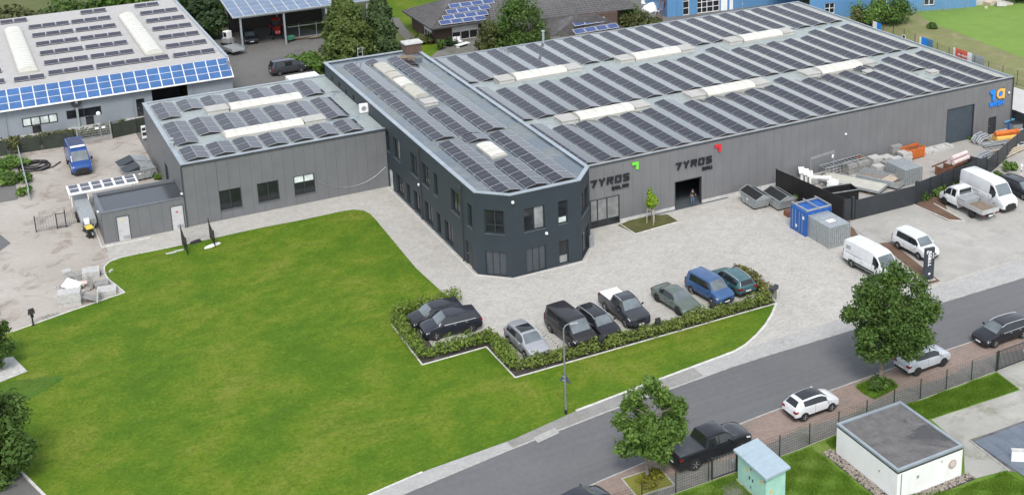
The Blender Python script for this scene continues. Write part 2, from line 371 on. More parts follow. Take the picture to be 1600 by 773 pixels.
def leaf(name, c1, c2, c3, trans=.25, rough=.6):
    t = NT(name); r = t.geo.outputs['Random Per Island']; n = t.noise(.9, 4)
    c = t.ramp(r, [(0.0, c1), (.5, c2), (1.0, c3)])
    c = t.mix(t.ramp(n, [(.38, .55), (.6, 0.0)]), c, c1); t.col(c); m = t.set(rough, spec=.3)
    tr = t.n.new('ShaderNodeBsdfTranslucent'); t.l.new(c, tr.inputs[0]); mx = t.n.new('ShaderNodeMixShader'); mx.inputs[0].default_value = trans
    out = t.n['Material Output']; t.l.new(t.b.outputs[0], mx.inputs[1]); t.l.new(tr.outputs[0], mx.inputs[2]); t.l.new(mx.outputs[0], out.inputs[0]); return m
M['leaf_mid'] = leaf('green_leaves', (.052, .10, .02), (.085, .155, .03), (.13, .21, .045), .35)
M['leaf_lite'] = leaf('fresh_leaves', (.065, .13, .022), (.11, .20, .035), (.17, .27, .05))
M['leaf_dark'] = leaf('dark_leaves', (.020, .042, .014), (.036, .068, .022), (.058, .10, .03))
M['leaf_hedge'] = leaf('hedge_leaves', (.11, .165, .025), (.165, .235, .04), (.23, .31, .06), .35)
M['leaf_olive'] = leaf('olive_leaves', (.06, .075, .025), (.10, .115, .035), (.15, .16, .06))
M['leaf_red'] = leaf('bronze_leaves', (.09, .065, .025), (.15, .12, .035), (.20, .13, .05))
M['leaf_young'] = leaf('young_leaves', (.13, .22, .015), (.19, .31, .02), (.25, .38, .03))
M['leaf_conifer'] = leaf('conifer_needles', (.032, .06, .02), (.055, .092, .026), (.085, .125, .035), .1)
M['grass'] = leaf('grass_blades', (.12, .235, .022), (.165, .285, .03), (.21, .32, .045), .45)
M['bark_tree'] = simple('tree_bark', (.17, .145, .115), .9, var=.35, scale=6, bump=.5)
M['tile'] = simple('roof_tiles', (.105, .10, .10), .7, var=.25, scale=1.5); M['house_brick'] = simple('dark_brick', (.10, .065, .052), .9, var=.3, scale=6)
M['blue_wall'] = clad('blue_cladding', (.10, .235, .42), 24)
M['blue_slab'] = simple('blue_grey_slabs', (.125, .15, .185), .55, var=.18, scale=1.0)
M['wire'] = simple('dark_green_wire', (.025, .035, .03), .5)
# ================================================================ THE GROUND
sheet('ground', [(-900, -200), (1200, -200), (1200, 1500), (-900, 1500)], -0.06, M['ground'])
sheet('yard_paving', [(-40, 60), (110, 60), (110, 122), (-40, 122)], 0.0, M['pavers'])
sheet('gravel_yard', [P2(150, 372), P2(166, 384), P2(172, 407), P2(160, 428), P2(190, 460), P2(20, 522), (-60, 95), (-60, 152), (17.9, 152), (17.9, 126), (10.5, 126), (10.4, 120.5)], 0.006, M['gravel_left'])
sheet('gravel_yard', [P2(1213, 303), P2(1254, 330), P2(1330, 352), P2(1332, 372), P2(1455, 443), P2(1600, 402), (120, 78), (120, 100.6), (72, 100.6)], 0.006, M['gravel_right'])
lawn_px = [(20, 518), (110, 486), (195, 457), (183, 447), (170, 437), (163, 427), (163, 417), (171, 409), (190, 402), (260, 388), (330, 373), (400, 357.5), (470, 344), (535, 330), (553, 327.5), (568, 329), (578, 334), (586, 342), (650, 419), (704, 468)]
lawn_pts = [P2(*p) for p in lawn_px]
bed_px = [(704, 468), (612, 507), (660, 570), (760, 542), (805, 590), (1213, 474)]
bed_kerb = [P2(*p) for p in bed_px]
side_px = [(1213, 474), (1206, 492), (1196, 508), (1182, 524), (1165, 539), (1148, 549), (1070, 578), (1000, 604), (900, 642), (800, 687), (660, 737), (572, 775)]
lawn_side = [P2(*p) for p in side_px]
sheet('lawn', lawn_pts+bed_kerb[1:]+lawn_side[1:]+[(14, 69), (2, 78), P2(72, 775), P2(30, 732), (-4, 92), (-30, 100), (-30, 112), P2(0, 524)], 0.014, M['lawn'])
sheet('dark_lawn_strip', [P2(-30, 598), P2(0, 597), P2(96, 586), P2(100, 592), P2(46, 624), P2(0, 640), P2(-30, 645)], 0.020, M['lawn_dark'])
sheet('garden_path', [P2(-40, 566), P2(20, 557), P2(43, 580), P2(0, 597), P2(-40, 607)], 0.026, M['concrete_lite'])
sheet('driveway', [P2(28, 736), P2(70, 778), (2, 74), (-30, 74), (-30, 90)], 0.020, M['asphalt_old'])
# planting bed under the hedge
bed = [P2(704, 468), P2(612, 507), P2(660, 570), P2(760, 542), P2(805, 590), P2(1213, 474), P2(1150, 413), P2(1141, 420), P2(1186, 463), P2(806, 563), P2(778, 520), P2(757, 515), P2(680, 548), P2(652, 503), P2(716, 478)]
sheet('planting_bed', bed, 0.020, M['soil'])
# road and pavements
road_up = [(-60, 45), (0, 63.2), (10, 66.6), (21.4, 70.0), (29.3, 71.1), (37.1, 71.9), (48.1, 72.6), (51.3, 72.65), (63.7, 72.5), (77.9, 72.4), (140, 71.6), (300, 70)]
road_lo = [(-60, 38), (0, 55.5), (10, 59.3), (24.0, 63.6), (32.8, 65.0), (39, 65.6), (46.7, 66.15), (58.3, 66.45), (66.2, 66.45), (71.9, 66.45), (140, 65.8), (300, 64)]
sheet('road', road_up+road_lo[::-1], 0.010, M['asphalt'])
walk_up = [(-60, 47.8), (0, 66.0), (10, 69), (19.4, 71.3)]+[(p[0], p[1]) for p in lawn_side[::-1] if p[0] > 20 and p[0] < 49.5]
walk_pts = [(0, 64.2)]+walk_up[1:]+[(52, 74.4), (60.1, 74.5), (70.8, 75.0), (80.7, 75.2), (140, 75.0), (140, 71.8)]+[(p[0], p[1]+.12) for p in road_up[::-1] if 0 <= p[0] < 100]
def strip_between(a, b, x0, x1, n=24):
    ia = lambda pts, x: float(np.interp(x, [p[0] for p in pts], [p[1] for p in pts]))
    xs = [x0+(x1-x0)*i/n for i in range(n+1)]
    return [(x, ia(a, x)) for x in xs]+[(x, ia(b, x)) for x in xs[::-1]]
walk_hi = sorted(set([(0, 66.0), (10, 69.0)]+[(p[0], p[1]) for p in lawn_side if p[0] < 49.6]+[(52, 74.45), (60.1, 74.5), (70.8, 75.0), (80.7, 75.2), (140, 75.0)]))
rk = [(p[0], p[1]+.14) for p in road_up]
sheet('pavement', strip_between(walk_hi, rk, 2, 29.5), 0.030, M['sidewalk'])
sheet('pavement', strip_between(walk_hi, rk, 29.5, 45.5), 0.030, M['sidewalk_old'])
sheet('pavement', strip_between(walk_hi, rk, 45.5, 130), 0.030, M['sidewalk'])
for a, b in ((31.2, 33.0), (46.9, 47.6)):
    ya, yb = np.interp((a, b), [p[0] for p in walk_hi], [p[1] for p in walk_hi])
    sheet('pavement_patch', [(a, ya-1.5), (b, yb-1.5), (b, yb-.75), (a, ya-.75)], 0.036, M['sidewalk'])
fence_y = lambda x: float(np.interp(x, [20, 36, 46, 57, 65, 90], [61.4, 61.4, 61.35, 62.0, 62.2, 62.4]))
fl = [(x, fence_y(x)) for x in (-10, 20, 36, 46, 57, 65, 90, 140)]
sheet('parking_strip', strip_between([(p[0], p[1]-.1) for p in road_lo], fl, 20, 120), 0.016, M['red_pavers'])
sheet('pavement', strip_between([(p[0], p[1]+1.55+.25*math.sin(p[0]*.7)) for p in [(x, fence_y(x)) for x in range(20, 121, 2)]], fl, 20, 120, 50), 0.022, M['grey_pavers'])
sheet('verge', [(-40, 20), (160, 20), (160, 62.3), (65, 62.1), (57, 61.95), (46, 61.3), (36, 61.35), (-40, 61.4)], 0.008, M['lawn_long'])
sheet('gravel_path', [P2(1557, 580), P2(1600, 566), (110, 60), (110, 50), P2(1600, 660), P2(1548, 676), P2(1513, 687), P2(1575, 734), P2(1520, 748), P2(1508, 756), P2(1506, 700), P2(1455, 655), P2(1594, 609)], 0.016, M['path_gravel'])
sheet('slab_terrace', [P2(1515, 688), P2(1600, 657), (80, 54), (80, 40), P2(1580, 737)], 0.020, M['bitumen'])
sheet('gravel_path', [P2(1126, 758), P2(1149, 751), P2(1190, 800), P2(1140, 800)], 0.016, M['grey_pavers'])
# beds on the right
sheet('planting_bed', [P2(965, 352), P2(1000, 338), P2(1043, 335), P2(1060, 346), P2(993, 365)], 0.012, ground_mat('mossy_mulch', (.075, .085, .025), (.13, .12, .05), (.06, .05, .035), fine=5, big=.9, bump=.8))
sheet('planting_bed', [P2(1200, 300), P2(1214, 293), P2(1330, 346), P2(1322, 352), P2(1240, 325)], 0.014, M['bark'])
sheet('planting_bed', [P2(1318, 356), P2(1332, 354), P2(1345, 374), P2(1340, 382)], 0.014, M['bark'])
sheet('planting_bed', [P2(1374, 380), P2(1392, 378), P2(1470, 440), P2(1452, 444)], 0.014, M['bark'])
sheet('planting_bed', [P2(1424, 318), P2(1560, 270), P2(1540, 290), P2(1476, 312), P2(1480, 330), P2(1510, 345), P2(1480, 345)], 0.014, M['bark'])
# behind the buildings
sheet('access_yard', [(17.9, 152), (30.5, 157), (30.5, 190), (45, 190), (60, 167), (52, 150), (47, 142.2), (38, 142.2), (30, 141.8), (17.9, 141.8)], 0.004, M['asphalt_old'])
sheet('entrance_path', [(-30, 152), (31, 152), (31, 157.1), (-30, 157.1)], 0.010, M['asphalt_old'])
for a, b in ((-2, 8.6), (10.9, 15.0), (17.2, 20.2)):
    sheet('concrete_apron', [(a, 154.6), (b-.9 if a > 0 else b-.4, 154.6), (b, 157.0), (a+(.5 if a > 0 else 0), 157.0)], 0.016, M['concrete'])
sheet('garden_lawn', [(49, 150), (60, 172), (62, 215), (90, 215), (75, 172), (67, 158), (62, 146), (56, 142), (49, 142)], 0.006, M['lawn'])
sheet('garden_path', [P2(604, 30), P2(622, 28), P2(655, 72), P2(640, 70)], 0.012, M['asphalt_old'])
sheet('patio', [P2(690, 75), P2(720, 60), (80, 165), (90, 150), (70, 141), P2(665, 95)], 0.012, M['grey_pavers'])
sheet('back_yard', [(80, 160), (118, 143), (118, 200), (75, 200)], 0.004, M['asphalt_old'])
sheet('concrete_pad', [(103.8, 97), (116.8, 97), (115, 126), (103.8, 142)], 0.012, M['concrete_pad'])
sheet('field_margin', [(115.2, 90), (150, 70), (150, 100), (130, 122), (128, 140), (140, 160), (118, 160)], 0.002, M['dry_meadow'])
sheet('meadow', [(126, 119), (150, 96), (320, 60), (420, 330), (150, 200), (128, 141)], 0.008, M['meadow'])

# kerbs: every stone a piece of its kerb
_kerbs = {}
def kerb(name, pts, w=.10, top=.07, L=1.0, mat='kerb', bottom=-.05):
    root = empty(name, (pts[0][0], pts[0][1], 0)); root['kind'] = 'structure'
    key = (w, top, L, mat)
    if key not in _kerbs:
        m = MB(); m.box(-L/2+.006, L/2-.006, -w/2, w/2, bottom, top-.012); m.hexa([(-L/2+.006, -w/2, top-.012), (L/2-.006, -w/2, top-.012), (L/2-.006, w/2, top-.012), (-L/2+.006, w/2, top-.012)], [(-L/2+.015, -w/2+.012, top), (L/2-.015, -w/2+.012, top), (L/2-.015, w/2-.012, top), (-L/2+.015, w/2-.012, top)])
        o = m.build('kerb_stone', M[mat], None, local=True); _kerbs[key] = o.data; bpy.data.objects.remove(o)
    rnd = random.Random(len(pts)*7+int(pts[0][0]*10))
    for a, b in zip(pts[:-1], pts[1:]):
        a = Vector((a[0], a[1], 0)); b = Vector((b[0], b[1], 0)); d = b-a; n = max(1, round(d.length/L)); ang = math.atan2(d.y, d.x)
        for i in range(n):
            c = a+d*((i+.5)/n)
            inst('kerb_stone', _kerbs[key], root, (c.x-pts[0][0], c.y-pts[0][1], rnd.uniform(-.006, .006)), (0, 0, ang+rnd.uniform(-.004, .004)), (d.length/n/L, 1, 1))
    return root
kerb('lawn_kerb', lawn_pts[:9], .12, .06)
kerb('lawn_kerb', [P2(190, 402), P2(300, 379)], .08, .03)
kerb('bed_kerb', bed_kerb[1:], .11, .07)
kerb('lawn_kerb', lawn_side[:9], .20, .07)
kerb('lawn_kerb', [lawn_side[i] for i in (10, 11)]+[(15, 69.7)], .14, .05)
kerb('road_kerb', [(p[0], p[1]+.07) for p in road_up[2:11]], .14, .05, 1.6, 'kerb_grey')
kerb('road_kerb', [(p[0], p[1]-.06) for p in road_lo[3:11]], .12, .03, 1.6, 'kerb_grey')
kerb('bed_kerb', [P2(970, 351), P2(993, 365.5), P2(1060, 346.5)], .1, .05, .8)
kerb('bed_kerb', [P2(1424, 318), P2(1482, 344), P2(1508, 345.5), P2(1459, 318)], .1, .06, .9)
kerb('bed_kerb', [P2(1330, 354), P2(1452, 445), P2(1470, 440)], .08, .05, 1.0, 'kerb_grey')
kerb('bed_kerb', [P2(1228, 321), P2(1245, 328)], .1, .06, .9)
kerb('path_kerb', [P2(28, 732), P2(74, 778)], .16, .08, .7)
kerb('path_kerb', [P2(1515, 688), P2(1577, 736)], .10, .10, 1.0, 'kerb_grey')
kerb('path_kerb', [(10.1, 126), (10.1, 119.9), (14.3, 119.9)], .10, .05, 1.0)
kerb('gravel_edge', [P2(1470, 441), P2(1600, 400)], .10, .05, 1.2, 'kerb_grey')
# row of dark marker stones between two parking bays
mk = empty('bay_marking', P(838, 510)); mk['kind'] = 'structure'
mm = MB(); mm.box(-.09, .09, -.045, .045, 0, .006); o = mm.build('marker_stone', M['kerb_grey'], None, local=True); md = o.data; md.materials.clear(); md.materials.append(simple('dark_marker', (.16, .155, .14), .9)); bpy.data.objects.remove(o)
a, b = P(838, 510), P(884, 549)
for i in range(13):
    c = a.lerp(b, i/12); inst('marker_stone', md, mk, tuple(c-a+Vector((0, 0, .002))), (0, 0, 0))
sheet('gravel_patch', [P2(-30, 292), P2(25, 289), P2(28, 312), P2(-30, 322)], .012, M['asphalt_old']); sheet('asphalt_patch', [P2(-20, 366), P2(0, 366), P2(17, 380), P2(0, 392), P2(-20, 396)], .012, M['asphalt'])
# ================================================================ BUILDINGS
def axis(p0, p1):
    a = Vector((p1[0]-p0[0], p1[1]-p0[1], 0)); L = a.length; a /= L
    return Vector((p0[0], p0[1], 0)), a, Vector((a.y, -a.x, 0)), L
def rects(L, z0, z1, ops):                    # cut the openings (s0,s1,za,zb) out of a wall
    xs = sorted(set([0, L]+[max(0, min(L, q)) for o in ops for q in o[:2]])); out = []
    for x0, x1 in zip(xs[:-1], xs[1:]):
        if x1-x0 < 1e-4: continue
        cut = sorted([(max(z0, o[2]), min(z1, o[3])) for o in ops if o[0] < x1-1e-4 and o[1] > x0+1e-4]); z = z0
        for c0, c1 in cut:
            if c0 > z+1e-4: out.append((x0, x1, z, c0))
            z = max(z, c1)
        if z < z1-1e-4: out.append((x0, x1, z, z1))
    return out
def wbox(m, fr, s0, s1, d0, d1, z0, z1, mi=0, mt=None):      # box in a wall's frame: s along, d outwards
    o, a, n, L = fr; q = lambda s, d, z: o+a*s+n*d+Vector((0, 0, z))
    m.hexa([q(s0, d1, z0), q(s1, d1, z0), q(s1, d0, z0), q(s0, d0, z0)], [q(s0, d1, z1), q(s1, d1, z1), q(s1, d0, z1), q(s0, d0, z1)], mi, mt)
def wall(parent, p0, p1, z0, z1, ops, mat, th=.3, off=0.0, name='wall'):
    fr = axis(p0, p1); m = MB()
    for r in rects(fr[3], z0, z1, ops): wbox(m, fr, r[0], r[1], -th+off, off, r[2], r[3])
    return m.build(name, mat, parent)
def facade(parent, p0, p1, z0, z1, ops, mat, pw, seed=1):    # cladding panels, each a piece with a joint beside it
    fr = axis(p0, p1); n = max(1, round(fr[3]/pw)); w = fr[3]/n; rnd = random.Random(seed)
    wall(parent, p0, p1, z0, z1-.02, ops, M['joint'], .24, -.06)
    for i in range(n):
        a, b = i*w+.007, (i+1)*w-.007; m = MB(); pr = rnd.uniform(0, .004)
        pcs = [(max(a, r[0]), min(b, r[1]), r[2], r[3]) for r in rects(fr[3], z0, z1, ops) if min(b, r[1])-max(a, r[0]) > .02]
        while pcs:                                  # pieces that touch make one panel
            grp = [pcs.pop(0)]; k = 0
            while k < len(pcs):
                p = pcs[k]
                if any(abs(p[0]-g[1]) < .001 or abs(p[1]-g[0]) < .001 for g in grp if p[2] < g[3] and p[3] > g[2]): grp.append(pcs.pop(k)); k = 0
                else: k += 1
            m = MB()
            for g in grp: wbox(m, fr, g[0], g[1], -.057, pr, g[2], g[3])
            m.build('wall_panel', mat, parent)
def window(parent, fr, s0, s1, z0, z1, mull=(.5,), trans=(), panes='glass', depth=.14, fw=.09, sill=True, fmat='dark_metal', name='window', pmats=None):
    m = MB(); d0, d1 = -depth-.07, -depth+.02
    for r in ((s0, s0+fw, z0, z1), (s1-fw, s1, z0, z1), (s0+fw, s1-fw, z0, z0+fw), (s0+fw, s1-fw, z1-fw, z1)): wbox(m, fr, r[0], r[1], d0, d1, r[2], r[3])
    xs = [s0+fw]+[s0+(s1-s0)*q for q in mull]+[s1-fw]; zs = [z0+fw]+[z0+(z1-z0)*q for q in trans]+[z1-fw]
    for x in xs[1:-1]: wbox(m, fr, x-fw*.55, x+fw*.55, d0+.004, d1-.004, z0+fw, z1-fw)
    for z in zs[1:-1]: wbox(m, fr, s0+fw, s1-fw, d0+.008, d1-.008, z-fw*.45, z+fw*.45)
    w = m.build(name, M[fmat], parent); k = 0
    for i in range(len(xs)-1):
        for j in range(len(zs)-1):
            g = MB(); wbox(g, fr, xs[i]+.01, xs[i+1]-.01, d0+.02, d0+.04, zs[j]+.01, zs[j+1]-.01)
            g.build('pane', M[(pmats[k % len(pmats)] if pmats else panes)], w); k += 1
    if sill:
        g = MB(); wbox(g, fr, s0-.04, s1+.04, -depth, .07, z0-.05, z0-.003); g.build('sill', M['coping_dark'], w)
    return w
def door(parent, fr, s0, s1, z0, z1, mat, depth=.10, frame='gutter', vent=False, handle=True, note=None):
    m = MB(); f = .07
    for r in ((s0, s0+f, z0, z1), (s1-f, s1, z0, z1), (s0+f, s1-f, z1-f, z1)): wbox(m, fr, r[0], r[1], -depth-.06, .012, r[2], r[3])
    d = MB(); wbox(d, fr, s0+f+.005, s1-f-.005, -depth-.05, -depth+.03, z0+.01, z1-f-.005); D = d.build('door', M[mat], parent)
    m.build('frame', M[frame], D)
    if handle:
        h = MB(); wbox(h, fr, s0+.16, s0+.30, -depth+.03, -depth+.08, 1.02, 1.06); h.build('handle', M['alu'], D)
    if vent:
        v = MB(); w = s1-s0
        for i in range(5): wbox(v, fr, s0+w*.38, s0+w*.88, -depth+.03, -depth+.05, .12+i*.07, .16+i*.07)
        v.build('vent_grille', M['galv'], D)
    return D
def fbox(parent, fr, s0, s1, d0, d1, z0, z1, name, mat):
    m = MB(); wbox(m, fr, s0, s1, d0, d1, z0, z1); return m.build(name, M[mat], parent)
def roof_slab(parent, pts, z0, z1, mat, name='roof'):
    m = MB(); m.prism(pts, z0, z1); return m.build(name, M[mat], parent)
def parapet(parent, pts, zb, zt, w, mat, name='coping', inner=None, closed=True):
    """coping round a convex or nearly convex outline (counter-clockwise)"""
    n = len(pts); V = [Vector((p[0], p[1], 0)) for p in pts]; off = []
    for i in range(n):
        a = (V[i]-V[i-1]).normalized(); b = (V[(i+1) % n]-V[i]).normalized(); na = Vector((-a.y, a.x, 0)); nb = Vector((-b.y, b.x, 0))
        k = na+nb; k = k/ max(.2, k.dot(na)); off.append(V[i]+k*w)
    m = MB()
    for i in range(n if closed else n-1):
        j = (i+1) % n; q = lambda p, z: (p.x, p.y, z)
        m.hexa([q(V[i], zb), q(V[j], zb), q(off[j], zb), q(off[i], zb)], [q(V[i], zt), q(V[j], zt), q(off[j], zt), q(off[i], zt)])
    return m.build(name, M[mat], parent)
def panel_mesh(name, w, l, glassmat, frame=.022, fm='alu'):   # solar panel: w across the slope, l along the row
    m = MB(); a, b = w/2, l/2; z = .035
    m.hexa([(-a, -b, 0), (a, -b, 0), (a, b, 0), (-a, b, 0)], [(-a, -b, z), (a, -b, z), (a, b, z), (-a, b, z)], 1)
    i, j = a-frame, b-frame; zz = z+.002
    m.poly([(-i, -j, zz), (i, -j, zz), (i, j, zz), (-i, j, zz)], 0, [(0, 0), (1, 0), (1, 1), (0, 1)])
    o = m.build(name, [M[glassmat], M[fm]], None, local=True, smooth='keep'); d = o.data; bpy.data.objects.remove(o); return d
def add_panel(m, w, l, loc, rot, frame=.022):
    Mx = Euler(rot).to_matrix(); L = Vector(loc); a, b = w/2, l/2; z = .035; q = lambda x, y, h: L+Mx@Vector((x, y, h))
    m.hexa([q(-a, -b, 0), q(a, -b, 0), q(a, b, 0), q(-a, b, 0)], [q(-a, -b, z), q(a, -b, z), q(a, b, z), q(-a, b, z)], 1)
    i, j = a-frame, b-frame; zz = z+.002
    m.poly([q(-i, -j, zz), q(i, -j, zz), q(i, j, zz), q(-i, j, zz)], 0, [(0, 0), (1, 0), (1, 1), (0, 1)])
def barrel(parent, x0, x1, y0, y1, z, h, along='x', seg=None, name='skylight', mat='opal'):
    """arched rooflight on an upstand, with a rib between its sheets"""
    n = 8; L = (x1-x0) if along == 'x' else (y1-y0); W = (y1-y0) if along == 'x' else (x1-x0); seg = seg or max(2, round(L/1.05))
    up = MB(); up.box(x0-.06, x1+.06, y0-.06, y1+.06, z, z+.22); u = up.build(name, M['hatch'], parent)
    prof = [(-W/2*math.cos(math.pi*i/n), h*math.sin(math.pi*i/n)) for i in range(n+1)]
    cx, cy = (x0+x1)/2, (y0+y1)/2
    def pt(t, p): return (x0+t, cy+p[0], z+.22+p[1]) if along == 'x' else (cx+p[0], y0+t, z+.22+p[1])
    for k in range(seg):
        a, b = L*k/seg+.015, L*(k+1)/seg-.015; m = MB()
        for i in range(n): m.poly([pt(a, prof[i]), pt(b, prof[i]), pt(b, prof[i+1]), pt(a, prof[i+1])])
        m.poly([pt(a, p) for p in prof]); m.poly([pt(b, p) for p in prof[::-1]]); m.build('rooflight_sheet', M[mat], u, smooth=True)
    r = MB()
    for k in range(seg+1):
        t = min(max(L*k/seg, .02), L-.02); big = [(p[0]*1.012, p[1]*1.03+.004) for p in prof]
        for i in range(n): r.hexa([pt(t-.02, big[i]), pt(t+.02, big[i]), pt(t+.02, prof[i]), pt(t-.02, prof[i])], [pt(t-.02, big[i+1]), pt(t+.02, big[i+1]), pt(t+.02, prof[i+1]), pt(t-.02, prof[i+1])])
    r.build('rib', M['hatch'], u); return u
def hatch(parent, x0, x1, y0, y1, z, h=.42, name='roof_hatch'):
    m = MB(); m.hexa([(x0, y0, z), (x1, y0, z), (x1, y1, z), (x0, y1, z)], [(x0+.05, y0+.05, z+h*.7), (x1-.05, y0+.05, z+h*.7), (x1-.05, y1-.05, z+h*.7), (x0+.05, y1-.05, z+h*.7)])
    o = m.build(name, M['hatch'], parent); l = MB(); l.box(x0-.03, x1+.03, y0-.03, y1+.03, z+h*.7, z+h); l.build('lid', M['hatch'], o, bevel=.02); return o

TILT = R(10)
def ew_rows(parent, cols, z, panel, w, l, wd, sort=False, limit=None, rails=True):
    """east-west racks: each entry (x of left foot, y start, count); dark half then light half"""
    spots = []
    c, s = math.cos(TILT), math.sin(TILT)
    for x, y, n in cols:
        for i in range(n):
            yy = y+l*(i+.5)
            spots.append(((x+w/2*c, yy, z+.10+w/2*s), (0, -TILT, 0)))
            spots.append(((x+w*c+.05+w/2*c, yy, z+.10+w/2*s), (0, TILT, 0)))
    spots.sort(key=lambda q: (q[0][0])**2+(q[0][1])**2)
    o = origin(parent); rest = spots[limit:] if limit else []
    for loc, rot in spots[:limit] if limit else spots:
        inst('solar_panel', panel, parent, (loc[0]-o.x, loc[1]-o.y, loc[2]-o.z), rot)
    if rest:
        m = MB()
        for loc, rot in rest: add_panel(m, w, l-.02, loc, rot, .014)
        q = m.build('solar_panels', [M['pv'], M[wd]], parent, smooth='keep'); q['kind'] = 'stuff'
    if rails:
        m = MB()
        for x, y, n in cols:                    # rails under the racks; black end sheets stand in for the shaded underside
            for yy in (y+.03, y+l*n-.03):
                m.hexa([(x+.12, yy-.02, z+.005), (x+2*w*c-.07, yy-.02, z+.005), (x+2*w*c-.07, yy+.02, z+.005), (x+.12, yy+.02, z+.005)], [(x+w*c-.02, yy-.02, z+.08+w*s), (x+w*c+.07, yy-.02, z+.08+w*s), (x+w*c+.07, yy+.02, z+.08+w*s), (x+w*c-.02, yy+.02, z+.08+w*s)], 1)
            for k in range(n+1):
                yy = y+l*k; yy = min(max(yy, y+.09), y+l*n-.09); m.box(x-.08, x+2*w*c+.13, yy-.03, yy+.03, z+.003, z+.06, 0)
        m.build('mounting_frame', [M['alu'], M['black']], parent)['kind'] = 'stuff'

# ---------------------------------------------------------------- main hall
HX0, HX1, HY0, HY1, HZ = 48.9, 103.8, 100.5, 141.4, 6.27
hall = empty('industrial_hall', (HX0, HY0, 0), 0, 'long grey clad hall with a flat roof full of solar panels', 'hall')
HF = ((HX0, HY0), (HX1, HY0)); hf = axis(*HF)
ho = [(-.1, 4.66, 0, 2.88), (10.72, 13.78, 0, 2.87), (45.33, 49.3, 0, 4.15), (51.5, 52.7, 0.05, 2.1)]
facade(hall, *HF, .34, HZ, [(o[0], o[1], o[2]-.1, o[3]) for o in ho], M['clad'], 1.02, 3)
wall(hall, (HX1, HY0+.3), (HX1, HY1-.3), 0, HZ, [], M['clad'], .3); wall(hall, (HX1, HY1), (HX0, HY1), 0, HZ, [], M['clad'], .3)
pl = MB()
for s0, s1 in ((4.68, 10.70), (13.80, 45.30), (49.32, 51.47), (52.73, 54.88)): wbox(pl, hf, s0, s1, -.25, .05, 0, .33)
pl.build('plinth', M['concrete_lite'], hall)
hroof = roof_slab(hall, [(HX0-6.6, HY0+.31), (HX1-.31, HY0+.31), (HX1-.31, HY1-.31), (HX0-6.6, HY1-.31)], HZ-.35, HZ-.02, 'roof')
parapet(hall, [(HX0-6.2, HY0-.03), (HX1+.03, HY0-.03), (HX1+.03, HY1+.03), (HX0-6.2, HY1+.03)], HZ, HZ+.10, .17, 'coping')
g = MB(); g.box(HX0, HX1+.04, HY0-.08, HY0-.035, HZ-.10, HZ+.05); g.build('gutter', M['gutter'], hall)
g = MB(); g.box(HX0, HX0+54.7, HY0+.15, HY0+.52, HZ-.018, HZ+.05); g.build('gravel_strip', ground_mat('roof_gravel', (.26, .24, .21), (.42, .40, .37), (.12, .11, .1), fine=5, big=.8), hall)
g = MB(); g.box(HX1-.07, HX1+.05, HY0-.12, HY0-.04, 0, HZ); g.build('downpipe', M['gutter'], hall)
# gates and doors of the hall
ent = MB(); fr = hf
for a in (-.05, 1.55, 2.30, 3.30, 4.58): wbox(ent, fr, a, a+.09, -.16, -.04, 0, 2.85)
for z in (0, .62, 2.78): wbox(ent, fr, .05, 4.6, -.155, -.045, z, z+.08)
E_ = ent.build('glazed_entrance', M['dark_metal'], hall)
for a, b in ((.05, 1.55), (1.64, 2.30), (2.39, 3.30), (3.39, 4.58)):
    for z0, z1, mt in ((.08, .62, 'glass'), (.70, 2.78, 'glass_blind' if a > 1.6 else 'glass')):
        q = MB(); wbox(q, fr, a+.01, b-.01, -.12, -.10, z0, z1); q.build('pane', M[mt], E_)
ro = MB(); n = 26
for i in range(n): z = 4.1*i/n; wbox(ro, fr, 45.36, 49.27, -.20, -.165+(.012 if i % 2 else 0), z+.01, z+4.1/n-.004)
rd = ro.build('roller_door', simple('blue_grey_door', (.055, .072, .088), .5), hall)
g = MB()
for a in (45.30, 49.20): wbox(g, fr, a, a+.09, -.18, .015, 0, 4.15)
g.build('frame', M['gutter'], rd)
door(hall, fr, 51.5, 52.7, .05, 2.1, 'dark_metal')
# the open loading door: dark hall behind it
g = MB(); x0, x1 = HX0+10.72, HX0+13.78
g.box(x0-3, x1+3, HY0+7.5, HY0+7.7, 0, 5); g.box(x0-3.2, x0-3, HY0+.31, HY0+7.5, 0, 5); g.box(x1+3, x1+3.2, HY0+.31, HY0+7.5, 0, 5); g.box(x0-3, x1+3, HY0+.31, HY0+7.5, 4.8, 5)
g.build('inner_wall', simple('dim_inner_wall', (.10, .085, .085), .9), hall)
g = MB(); g.box(x0-3, x1+3, HY0-.25, HY0+7.5, .008, .03); g.build('inner_floor', simple('dark_floor', (.075, .09, .10), .6), hall)
g = MB()
for a in (x0-.01, x1-.07): g.box(a, a+.08, HY0-.02, HY0+.3, .03, 2.87)
g.box(x0+.08, x1-.08, HY0-.02, HY0+.3, 2.79, 2.87); g.build('door_frame', M['gutter'], hall)
for s, z in ((31.36, 3.95), (54.3, 4.6)):
    g = MB(); wbox(g, fr, s-.1, s+.1, .01, .16, z-.09, z+.09); g.build('wall_light', M['white_plastic'], hall, bevel=.02)
